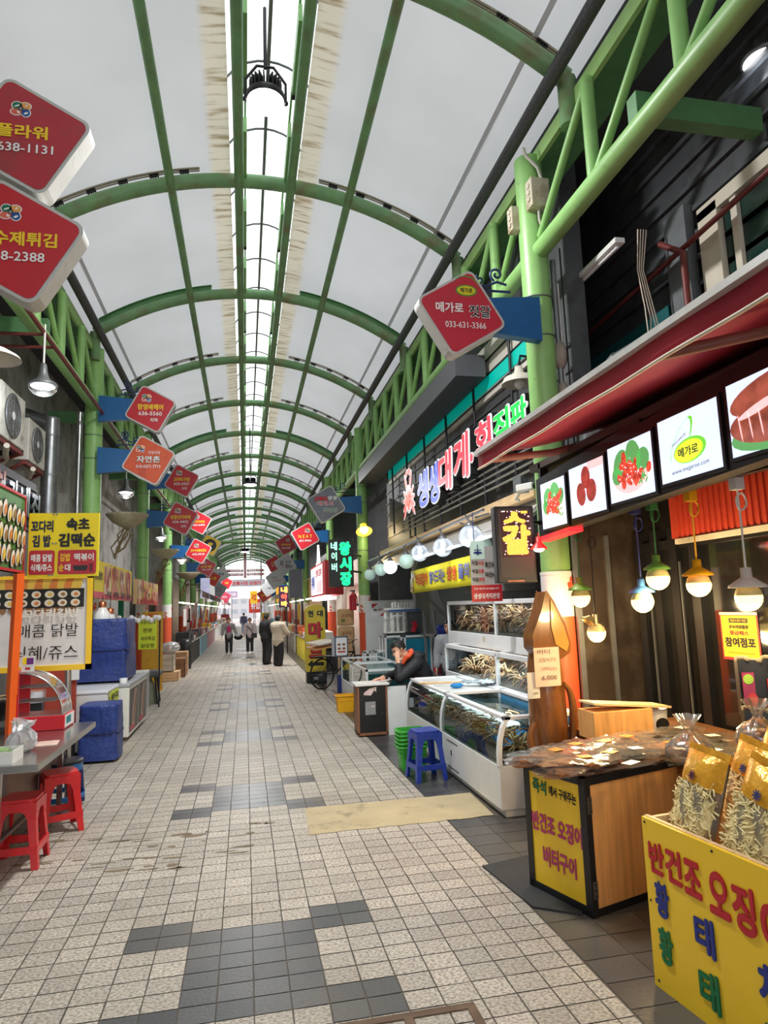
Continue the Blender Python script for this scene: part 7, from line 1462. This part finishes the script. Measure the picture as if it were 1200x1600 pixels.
stall('stall with pale blue sheet and clothes, left side', 'left', 28.2, 33, BLU2, mk('shop_cream', (206, 190, 170), .6), [CLO, RUST, PINKB, WHITEP], awn=mk('awning_charcoal', (58, 58, 60), .7), seed=2, hang=[PINKB, WHITEP, BLU2, RUST])
stall('stall with red and white boxes, distant left', 'left', 33.8, 40, PINKB, mk('shop_pale', (214, 206, 200), .6), [STR, WHITEP, YELO, PINKB], awn=mk('awning_slate', (84, 88, 92), .7), seed=3, hang=[WHITEP, YELO, STR, WHITEP])
stall('far stall with pale counter, left side before the opening', 'left', 41, 52, WHITEP, mk('shop_pale', (214, 206, 200)), [WHITEP, STR, BLU2, YELO], awn=WHITEP, seed=4)
stall('farthest pale stall on the left', 'left', 54, 68, CREAM, mk('shop_pale', (214, 206, 200)), [WHITEP, PINKB, YELO], awn=CREAM, seed=5)
stall('table with charcoal cloth and white parcels beyond the yellow pillar sign', 'right', 18.6, 21.8, CLO, mk('shop_bright', (236, 226, 214), .5), [WHITEP, WHITEC, WHITEP], dep=.75, seed=6)
stall('stall with bright yellow front, right side', 'right', 22.3, 25.8, YEL, mk('shop_bright', (236, 226, 214)), [YELO, WHITEP, ORANGE, YELO], dep=.8, seed=7)
stall('pale stall on the right under the amber letter sign', 'right', 27, 35, CREAM, mk('shop_tan', (216, 186, 150), .6), [ORANGE, YELO, WHITEP], awn=mk('awning_tan', (196, 170, 140), .7), seed=8, hang=[YELO, WHITEP, PINKB, ORANGE])
stall('distant cream stall on the right', 'right', 37, 50, WHITEP, mk('shop_pale', (214, 206, 200)), [WHITEP, RUST, CREAM], awn=CREAM, seed=9)
stall('farthest white stall on the right', 'right', 52, 68, WHITEP, WHITEP, [BLU2, WHITEP], awn=WHITEP, seed=10)
# shop boxes over the right stalls
def lightbox(label, x, ya, yb, z0, h, face, items, col=TXK, rim=SIGNEDGE):
    t = thing('shop_lightbox', label, 'sign', (x, yb, z0), -PI / 2); w = yb - ya; mb = MB(); mb.box(0, w, .02, .25, 0, h); mb.build('box', rim, t); mb = MB(); mb.rect(.03, w - .03, .03, h - .03, .012); mb.build('face', face, t); letters(t, col, [(s_, x_ * w, z_ * h, h_ * h, w_ * w) for s_, x_, z_, h_, w_ in items], .006, bold=.03); return t
LBW = mk('lightbox_white', (240, 240, 240), .4, var=.02, emit=.5)
t = thing('snack_lightbox', 'white lit fascia sign with red end behind the yellow pillar sign', 'sign', (2.15, 22.2, 2.05), -PI / 2); mb = MB(); mb.box(0, 4.0, 0, .5, 0, .95); mb.build('box', SIGNRED, t); mb = MB(); mb.rect(.05, 3.4, .05, .9, -.01, 0); mb.rect(.2, 1.4, .1, .8, -.014, 1); mb.rect(1.7, 3.2, .12, .45, -.014, 2); mb.build('face', [LBW, mk('lightbox_lilac', (206, 206, 240), .4, emit=.5), mk('lightbox_pink', (240, 206, 210), .4, emit=.4)], t); letters(t, TXR, [('호떡 꼬치', 2.4, .68, .25, 1.5)], -.02, bold=.03); letters(t, TXB, [('수제어묵', .8, .45, .4, .9)], -.02, bold=.03)
mb = MB(); mb.box(.05, 3.9, .02, .3, -.12, -.04); mb.build('strip_glow', mk('strip_glow', (255, 250, 240), .4, emit=6), t)
t = thing('prow_figure', 'small glowing white sailing ship figure on the lit fascia', 'figure', (2.3, 21.6, 3.0), -PI / 2); mb = MB(); mb.prism([(0, 0), (.7, 0), (.62, .12), (.1, .12)], -.05, .05); mb.prism([(.3, .12), (.62, .12), (.36, .7)], -.03, .03); mb.prism([(.1, .14), (.28, .12), (.33, .55)], -.03, .03); mb.build('ship', mk('figure_glow', (250, 250, 252), .4, emit=1.2), t)
lightbox('white framed sign with black brush lettering, under the slatted screen', 2.85, 23.2, 26.6, 2.7, .95, mk('sign_paper', (226, 226, 224), .5), [('돌섬', .25, .4, .5, .26), ('횟집', .68, .5, .62, .3)])
t = thing('slat_screen', 'dark lattice screen above the white framed sign', 'screen', (3.05, 26.8, 3.7), -PI / 2); mb = MB()
for k in range(10): mb.box(0, 3.8, 0, .03, .14 * k, .14 * k + .03)
for k in range(13): mb.box(.3 * k, .3 * k + .03, .01, .04, 0, 1.4)
mb.build('lattice', DARK, t)
c = PY(462, 912, 26); t = thing('dark_panel', 'tall dark unlit display panel under the grey diamond sign', 'panel', (c.x, 26, c.z)); mb = MB(); mb.box(-.25, .25, 0, .12, -.55, .55); mb.build('panel', mk('panel_slate', (52, 54, 62), .4), t); mb = MB(); mb.box(-.27, -.25, -.01, .13, -.57, .57); mb.box(.25, .27, -.01, .13, -.57, .57); mb.build('frame', GREEND, t); mb = MB(); mb.box(-.03, .03, .05, .1, -c.z, -.5); mb.build('pole', DARK, t)
c = PY(444, 932, 26.5); t = thing('amber_led_sign', 'small amber and red lit letter sign beyond the woman', 'sign', (c.x, 26.5, c.z)); mb = MB(); mb.box(-.2, .2, 0, .12, -.42, .42); mb.build('casing', BLACK, t); mb = MB(); mb.rect(-.18, .18, -.4, .4, -.003); mb.build('display', mk('led_violet', (70, 30, 80), .4, emit=.4), t); letters(t, mk('led_amber_plain', (255, 190, 80), .4, var=0, emit=2.2), [('내', 0, .26, .24, .26), ('바', 0, -.28, .22, .24)], -.008, bold=.05); letters(t, mk('led_red_plain', (255, 90, 60), .4, var=0, emit=2.2), [('아', 0, -.01, .24, .24)], -.008, bold=.05); mb = MB(); mb.tube([(.1, .06, -.4), (.1, .06, -c.z)], .025, 6); mb.build('pole', DARK, t)
for k, (Y, z, side, m, lab) in enumerate(((31, 2.3, -1, mk('lightbox_lilac', (206, 206, 240)), 'lilac lit upright sign in the left row of stalls'), (36, 2.2, -1, LBW, 'white lit upright sign deeper in the left row'), (40, 2.1, 1, mk('lit_orange', (250, 180, 60), .4, emit=.8), 'orange lit upright sign deep on the right'), (46, 2.4, -1, STR, 'small red upright sign deep on the left'))):
    t = thing('upright_sign', lab, 'sign', (side * (1.75 if side < 0 else 2.0), Y, z)); mb = MB(); mb.box(-.2, .2, 0, .12, 0, .9); mb.build('face_box', m, t); mb = MB(); mb.tube([(.2 * side, .06, .6), (.9 * side, .06, .6)], .02, 6); mb.build('arm', DARK, t)
# ================================================================== FAR END OF THE ALLEY
def sign_post():
    c = PY(383, 893, 47); t = thing('hanging_signpost', 'brown direction signpost hanging across the alley under the far arches', 'signpost', (c.x, 47, c.z)); BR = mk('sign_maroon_brown', (98, 52, 50), .5, var=.05)
    mb = MB(); mb.box(-.09, .09, -.02, .06, -.45, 1.35); mb.build('post', BR, t); mb = MB(); mb.tube([(0, .02, 1.3), (0, .02, 7.3 - c.z)], .04, 8); mb.build('rod', DARK, t)
    for sg in (-1, 1):
        for k in range(2):
            z = .06 - .26 * k; mb = MB(); pol = [(sg * .12, z - .1), (sg * 1.2, z - .1), (sg * 1.34, z), (sg * 1.2, z + .1), (sg * .12, z + .1)]; mb.prism(pol if sg > 0 else pol[::-1], -.03, .03); mb.build('arrow_board', BR, t)
            letters(t, TXW, [('속초관광시장' if k == 0 else '중앙로 입구', sg * .62, z + .03, .07, .8), ('Sokcho Market', sg * .62, z - .05, .04, .7)], -.035, bold=.01)
sign_post()
mb = MB(); mb.tube([(XL, 0, 0), (XR, 0, 0)], .07, 8); tag(mb.build('tie_beam', GREEN, loc=(0, 33.5, 5.05)), 'straight green tie beam across the alley before the far arches', 'beam')
# horizontal cable bridge and street banners past the canopy
t = thing('street_banner', 'grey banner with red lettering hung across the far street', 'banner', (.2, 82, 4.9)); mb = MB(); mb.box(-2.2, 2.2, 0, .04, -.4, .4); mb.build('cloth', SIGNGREY, t); letters(t, TXR, [('전통시장 상점가', 0, 0, .45, 3.4)], -.01, bold=.03); mb = MB(); mb.tube([(-3.6, .02, .42), (3.0, .02, .42)], .02, 5); mb.build('wire', DARK, t)
BPK = mk('building_pink', (240, 172, 170), .7, var=.06); BPK2 = mk('building_coral', (226, 120, 116), .7, var=.05); BWH = mk('building_white', (246, 244, 242), .7, var=.04); BGY = mk('building_grey', (190, 188, 190), .7, var=.05); WGL = mk('window_far', (160, 166, 174), .2, var=.1)
def building(label, x0, x1, y0, y1, h, m, side, rows, cols, m2=None):
    t = thing('building', label, 'building', ((x0 + x1) / 2, y0, 0), 0); w, d = x1 - x0, y1 - y0; mb = MB(); mb.box(-w / 2, w / 2, 0, d, 0, h); mb.build('wall', m, t); mb = MB(); mb.box(-w / 2 - .1, w / 2 + .1, -.1, d, h, h + .25); mb.build('parapet', m2 or BWH, t)
    for r_ in range(rows):
        for c_ in range(cols):
            z = h * (r_ + .35) / rows + .3; hw = h / rows * .42
            if side == 0: x = -w / 2 + w * (c_ + .5) / cols; mb = MB(); mb.box(x - w / cols * .32, x + w / cols * .32, -.05, .0, z, z + hw)
            else: y = d * (c_ + .5) / cols; xx = -side * w / 2; mb = MB(); mb.box(*sorted((xx, xx - side * .05)), y - d / cols * .3, y + d / cols * .3, z, z + hw)
            mb.build('window', WGL, t)
    return t
building('pink building on the right beyond the canopy', 3.2, 9, 78, 92, 7.6, BPK, 1, 3, 4, BPK2)
building('coral fronted building next to the pink one', 4.4, 12, 94, 112, 10, BPK2, 1, 3, 4)
building('low white shop building at the far right', 2.35, 3.15, 77, 92, 3.0, BWH, 1, 1, 3)
building('white building on the left beyond the canopy', -9, -3.4, 78, 98, 5.2, BWH, -1, 2, 4)
building('pale grey block closing the far end of the street', -7, 2.6, 150, 160, 4.2, BGY, 0, 2, 5)
building('pinkish block far behind on the left', -14, -5, 102, 125, 10, BPK, -1, 3, 4)
for k, (x, y, h, lab) in enumerate(((2.0, 86, 8.5, 'concrete utility pole by the pink building'), (-2.9, 100, 9, 'utility pole on the far left street side'))):
    t = thing('utility_pole', lab, 'pole', (x, y, 0)); mb = MB(); mb.tube([(0, 0, 0), (0, 0, h)], [.16, .1], 10); mb.build('shaft', CONC, t); mb = MB(); mb.box(-.9, .9, -.05, .05, h - .8, h - .7); mb.box(-.6, .6, -.05, .05, h - 1.5, h - 1.4); mb.build('crossarm', GREYM, t)
for k, (x, y, z, w, h, m, s_, lab) in enumerate(((1.1, 88, 3.3, .9, 1.6, YELO, '국밥', 'yellow upright shop sign far down the street'), (1.3, 90, 2.2, 1.6, 1.8, mk('sign_redfar', (206, 60, 50), .5), '횟집', 'red shop sign on the far right street side'), (-2.4, 86, 2.6, 1.4, 1.2, LBW, '약국', 'white shop sign far down on the left street side'), (-1.8, 95, 3.9, 1.6, .9, mk('sign_lilacfar', (190, 170, 206), .5), '모텔', 'lilac shop sign far down on the left'))):
    t = thing('street_sign', lab, 'sign', (x, y, z)); mb = MB(); mb.box(-w / 2, w / 2, 0, .2, -h / 2, h / 2); mb.build('board', m, t); letters(t, TXW if k in (1, 3) else TXR, [(s_, 0, 0, h * .5, w * .7)], -.01, bold=.03)
    mb = MB(); sg = 1 if x > 0 else -1; mb.tube([(0, .1, -h / 2), (0, .1, -z)], .05, 6); mb.build('pole', GREYM, t)
for k, (x, y) in enumerate(((-1.1, 70), (1.4, 70.5))):
    t = thing('street_display', ('crowded colourful goods display on the left near the canopy end', 'red and blue goods display on the right near the canopy end')[k], 'display', (x - (.9 if k == 0 else -.7), y, 0)); r = random.Random(k)
    for q, m in enumerate((STR, YELO, BLU2, WHITEP, GB)): mb = MB(); mb.box(-.4, .4, q * .8, q * .8 + .7, 0, r.uniform(.6, 1.5)); mb.build('goods_box', m, t)

# ================================================================== PEOPLE
def fuse(mb, name, mat, parent, vox=.012, sm=6):
    o = mb.build(name, mat, parent); q = o.modifiers.new('fuse', 'REMESH'); q.mode = 'VOXEL'; q.voxel_size = vox; q.use_smooth_shade = True
    q2 = o.modifiers.new('soften', 'SMOOTH'); q2.iterations = sm; q2.factor = .5
    return o
def limb(mb, pts, rs):
    for (a, b), (c, d) in zip(zip(pts[:-1], pts[1:]), zip(rs[:-1], rs[1:])):
        a, b = Vector(a), Vector(b); mb.tube([a, b], [c, d], 12)
        mb.ball(a, c * .99, 10); mb.ball(b, d * .99, 10)
def hand(mb, wr, d, n, L=.17, curl=.5, side=1):
    """palm and five fingers from the wrist wr, pointing along d, palm facing n"""
    wr, d, n = Vector(wr), Vector(d).normalized(), Vector(n); n = (n - d * n.dot(d)).normalized(); s = d.cross(n) * side
    M = Matrix((s, d, n)).transposed().to_4x4(); M.translation = wr + d * L * .28
    mb.ball((0, 0, 0), 1, 12, M=M @ Matrix.Diagonal((L * .24, L * .32, L * .10, 1)))
    for k, (o, l) in enumerate(((-.165, .42), (-.055, .48), (.055, .45), (.16, .34))):
        b = wr + d * L * .52 + s * L * o; c1 = b + (d * (1 - curl * .2) + n * curl * .35 + s * o * .5).normalized() * L * l * .5; c2 = c1 + (d * (1 - curl * .7) + n * curl + s * o * .4).normalized() * L * l * .5
        mb.tube([b - d * L * .1, b, c1, c2], [L * .058, L * .056, L * .052, L * .042], 8); mb.ball(c2, L * .042, 8)
    b = wr + d * L * .14 - s * L * .2; c1 = b + (d * .6 - s * .7 + n * .3).normalized() * L * .2; c2 = c1 + (d * .9 - s * .25 + n * .4).normalized() * L * .2
    mb.tube([b, c1, c2], [L * .07, L * .06, L * .045], 8); mb.ball(c2, L * .045, 8)
def head(body, parent, c, h, face, up, hairm, long=0.0, visor=None):
    """skull, jaw, nose and ears into the body; eyes, mouth and hair as parts. face = looking direction"""
    c = Vector(c); f = Vector(face).normalized(); u = Vector(up); u = (u - f * u.dot(f)).normalized(); s = f.cross(u)
    P = lambda a, b, z: c + s * a * h + f * b * h + u * z * h
    M = Matrix((s, f, u)).transposed().to_4x4(); M.translation = c
    body.ball((0, 0, 0), 1, 18, M=M @ Matrix.Translation((0, -.02 * h, .08 * h)) @ Matrix.Diagonal((.36 * h, .43 * h, .42 * h, 1)))
    body.ball((0, 0, 0), 1, 14, M=M @ Matrix.Translation((0, .10 * h, -.2 * h)) @ Matrix.Diagonal((.27 * h, .29 * h, .29 * h, 1)))
    body.tube([P(0, .40, .10), P(0, .50, -.10), P(0, .40, -.13)], [.03 * h, .07 * h, .05 * h], 8)
    for q in (-1, 1): body.ball(P(q * .37, -.02, -.02), .1 * h, 8, M=None, sc=(.8, .8, 1.2))
    mb = MB()
    for q in (-1, 1): mb.ball(P(q * .15, .39, .06), .055 * h, 8)
    mb.build('eyes', mk('eye_black', (24, 20, 18)), parent)
    mb = MB()
    for q in (-1, 1): mb.tube([P(q * .07, .42, .15), P(q * .16, .41, .17), P(q * .24, .36, .14)], .022 * h, 6)
    mb.build('eyebrows', hairm, parent)
    mb = MB(); mb.tube([P(-.11, .385, -.26), P(0, .41, -.25), P(.11, .385, -.26)], .03 * h, 6); mb.build('mouth', mk('lip_rose', (176, 92, 88), .5, var=0), parent)
    mb = MB(); N = 16
    def cap(i, j):
        a = 2 * PI * i; th = j * 1.0
        fr = math.cos(a)                                   # 1 towards the face
        lim = (1.05 if fr > .3 else 1.95 + .25 * (-fr)); ph = lim * th
        rr = 1.0 + .03 * math.sin(9 * a + 5 * th)
        return P(.41 * math.sin(ph) * math.sin(a) * rr, -.04 + .48 * math.sin(ph) * fr * rr, .09 + .48 * math.cos(ph) * rr)
    mb.grid(cap, 28, 8); 
    if long:
        mb.grid(lambda i, j: P(.42 * math.sin((i - .5) * 2.6) * (1 - .15 * j), -.04 - .44 * math.cos((i - .5) * 2.6), .05 - long * j), 14, 6)
    mb.build('hair', hairm, parent, solid=.03 * h)
    if visor: mb = MB(); mb.grid(lambda i, j: P(.44 * math.sin((i - .5) * 2.2), .30 + .12 * math.cos((i - .5) * 2.2) + .34 * j * math.cos((i - .5) * 1.9), .22 - .03 * j), 12, 3); mb.build('visor', visor, parent, solid=.03 * h)
# --- seated man
JK = mk('jacket_black', (30, 31, 36), .6, var=.15, vs=8, bump=.4, bs=22); HOOD = mk('hood_orange', (242, 92, 50), .6); JEAN = mk('trousers_dark', (40, 42, 50), .7)
man = thing('person', 'seated person in a black hooded jacket resting the head on one hand at the podium', 'person', (2.5, 9.45, 0))
def W(p): return Vector(p) - Vector((2.5, 9.45, 0))
b = MB(); limb(b, [W((2.5, 9.45, .52)), W((2.44, 9.42, .72)), W((2.34, 9.38, .90)), W((2.235, 9.34, .99)), W((2.17, 9.33, 1.04))], [.12, .13, .13, .055, .052])
for y in (9.36, 9.55): limb(b, [W((2.5, y, .52)), W((2.12, y, .50)), W((2.14, y, .08)), W((2.02, y, .04))], [.085, .06, .042, .035])
nl = [W((2.34, 9.22, .90)), W((2.07, 9.14, .715)), W((2.075, 9.20, .93))]; fr_ = [W((2.36, 9.54, .90)), W((2.10, 9.50, .735)), W((1.84, 9.22, .725))]
limb(b, nl, [.058, .045, .034]); limb(b, fr_, [.058, .045, .032])
hand(b, nl[2], (-.05, .32, .95), (.35, .9, -.1), .175, .45, 1); hand(b, fr_[2], (-.9, -.42, -.05), (0, 0, -1), .175, .5, -1)
head(b, man, W((2.115, 9.33, 1.095)), .225, (-.80, -.25, -.55), (-.45, .05, .9), HAIR)
fuse(b, 'body', SKIN, man, .007, 5)
j = MB(); limb(j, [W((2.50, 9.45, .52)), W((2.45, 9.42, .72)), W((2.35, 9.38, .88)), W((2.27, 9.35, .96))], [.165, .175, .165, .09]); limb(j, [nl[0], nl[1], nl[1] + (nl[2] - nl[1]) * .75], [.095, .072, .056]); limb(j, [fr_[0], fr_[1], fr_[1] + (fr_[2] - fr_[1]) * .8], [.095, .072, .056]); limb(j, [nl[0], W((2.36, 9.38, .89)), fr_[0]], [.09, .14, .09])
j.ball(W((2.40, 9.37, .995)), .10, 14, sc=(1.15, 1.15, .65)); fuse(j, 'jacket', JK, man, .012, 6)
h_ = MB(); h_.tube([W((2.185, 9.28, .955)), W((2.235, 9.235, 1.0)), W((2.29, 9.27, 1.05)), W((2.31, 9.36, 1.07)), W((2.27, 9.45, 1.03))], .032, 8); h_.tube([W((2.185, 9.28, .955)), W((2.15, 9.27, .89))], [.034, .02], 8); fuse(h_, 'hood_lining', HOOD, man, .008, 3)
k_ = MB()
for y in (9.36, 9.55): limb(k_, [W((2.5, y, .52)), W((2.12, y, .50)), W((2.14, y, .1))], [.11, .08, .06])
fuse(k_, 'trousers', JEAN, man, .014, 5)
s_ = MB()
for y in (9.36, 9.55): s_.ball(W((2.06, y, .045)), .05, 12, sc=(2.2, 1, .9))
s_.build('shoes', BLACKM, man)
stool('low plastic stool under the seated person', (2.5, 9.45, 0), .1, STB, .95, .40)
# --- standing and walking figures
def figure(label, loc, rz, H, top, leg, shoe, arms=None, stride=0.0, wide=1.0, face=(0, -1, 0), hairm=HAIR, long=0, visor=None, inner=None, toplen=.50, skin=SKIN):
    t = thing('person', label, 'person', loc, rz); S = lambda p: Vector(p) * H
    b = MB(); limb(b, [S((0, 0, .53)), S((0, -.005, .64)), S((0, 0, .77)), S((0, -.005, .845)), S((0, -.012, .875))], [.075 * H, .068 * H, .078 * H, .032 * H, .03 * H])
    A = arms or [((-.115, 0, .795), (-.150, .0, .64), (-.15, -.04, .50)), ((.115, 0, .795), (.150, 0, .64), (.15, -.04, .50))]
    Lg = []
    for q in (-1, 1):
        st = stride * q; Lg.append([S((q * .05, 0, .52)), S((q * .055, -.02 - st * .55, .28)), S((q * .055, .01 - st, .045)), S((q * .06, -.075 - st, .018))])
    for l in Lg: limb(b, l, [.052 * H, .036 * H, .024 * H, .018 * H])
    for a, q in zip(A, (-1, 1)):
        a = [S(p) for p in a]; limb(b, a, [.036 * H, .027 * H, .019 * H]); hand(b, a[2], (a[2] - a[1]), (-q, .2, .1), .105 * H, .5, q)
    head(b, t, S((0, -.02, .925)), .135 * H, face, (0, 0, 1), hairm, long, visor); fuse(b, 'body', skin, t, .009 * H / 1.5, 4)
    j = MB(); limb(j, [S((0, 0, toplen)), S((0, 0, .64)), S((0, 0, .77)), S((0, -.005, .825))], [.098 * H * wide, .088 * H * wide, .096 * H * wide, .05 * H]); 
    for a in A: a = [S(p) for p in a]; limb(j, [a[0], a[1], a[1] + (a[2] - a[1]) * .85], [.056 * H * wide, .045 * H * wide, .036 * H * wide])
    limb(j, [S(A[0][0]), S((0, 0, .79)), S(A[1][0])], [.055 * H, .07 * H, .055 * H]); fuse(j, 'top', top, t, .013, 5)
    k = MB(); kw = 1.5 if wide > 1.2 else 1.0
    for l in Lg: limb(k, [l[0], l[1], l[1] + (l[2] - l[1]) * (.98 if kw > 1 else .88)], [.068 * H, .047 * H * kw, .036 * H * kw * 1.2])
    k.ball(S((0, 0, .52)), .09 * H, 12, sc=(1, .85, .8)); fuse(k, 'trousers', leg, t, .013, 4)
    s = MB()
    for l in Lg: s.ball(l[2] * .45 + l[3] * .55 + Vector((0, 0, .004)), .03 * H, 10, sc=(.85, 1.8, .7))
    s.build('shoes', shoe, t)
    if inner: mb = MB(); mb.ball(S((0, -.072, .69)), .07 * H, 14, sc=(.8, .5, 1.7)); mb.build('inner_shirt', inner, t)
    return t
GJ = mk('jacket_grey', (136, 132, 132), .7, var=.12); MAG = mk('shirt_magenta', (176, 36, 96), .6); PAN = mk('trousers_black', (30, 30, 33), .7); LIL = mk('jacket_pale_mauve', (178, 164, 166), .7, var=.12); BGE = mk('sweatshirt_beige', (196, 184, 164), .8, var=.06); BLKC = mk('coat_black', (28, 28, 30), .8); SHW = mk('shoe_white', (226, 222, 214), .5)
t = figure('walking person in grey jacket over a magenta shirt, carrying a dark helmet-like bag', (-.64, 27.8, 0), .05, 1.42, GJ, PAN, BLACKM, [((-.115, 0, .795), (-.165, .02, .65), (-.19, -.01, .51)), ((.115, 0, .795), (.165, .02, .65), (.215, -.03, .53))], .05, inner=MAG)
mb = MB(); mb.ball((0, 0, 0), .15, 14, sc=(1.2, .8, .8)); mb.ball((-.02, -.06, .06), .1, 12, sc=(1.2, .8, .6), mi=1); tag(mb.build('carry_bag', [BLACK, SIGNGREY], loc=(-.27, 27.74, .66)), 'dark rounded bag with pale top held by the walking person in magenta', 'bag')
t = figure('walking person in pale mauve jacket with a red sun visor and crossbody bag', (.18, 27.6, 0), -.05, 1.40, LIL, PAN, SHW, None, -.045, visor=mk('visor_red', (206, 40, 66), .5))
mb = MB(); mb.tube([(-.12, -.15, 1.10), (0, -.17, .98), (.14, -.14, .78)], .014, 6); mb.cbox((.17, -.15, .70), (.22, .08, .18)); tag(mb.build('crossbody_bag', BLACK, loc=(.18, 27.6, 0)), 'black crossbody bag worn by the person with the red visor', 'bag')
figure('person seen from behind in a beige sweatshirt and wide black trousers', (.98, 20.9, 0), PI - .75, 1.53, BGE, PAN, SHW, [((-.115, 0, .795), (-.15, -.06, .68), (-.10, -.2, .62)), ((.115, 0, .795), (.15, -.06, .67), (.10, -.2, .60))], .02, 1.3, long=.95)
figure('person all in black with a black cap beside the one in beige', (.66, 21.75, 0), PI - .9, 1.58, BLKC, PAN, BLACKM, None, .02, 1.25, hairm=BLKC, long=.3)
figure('distant person with a dark backpack far down the alley', (-.10, 50, 0), PI, 1.5, mk('coat_slate', (110, 110, 136), .8), mk('trousers_blue', (120, 130, 160), .8), SHW, None, .03)
mb = MB(); mb.cbox((0, 0, 0), (.34, .18, .44)); tag(mb.build('backpack', mk('backpack_navy', (50, 50, 74), .7), loc=(-.10, 49.8, 1.05), bev=.05), 'dark backpack on the distant person', 'backpack')
# scooping figure half hidden behind the upper tanks
t = figure('person in a grey striped top partly hidden behind the tanks at the shop back', (3.13, 10.15, 0), -.6, 1.45, mk('top_grey_stripe', (150, 152, 156), .8, var=.3, vs=14, stretch=(1, 1, 6)), PAN, BLACKM, None, 0, 1.05)
t['label'] = 'person in a grey top standing at the crab shop back, mostly hidden by the tanks'
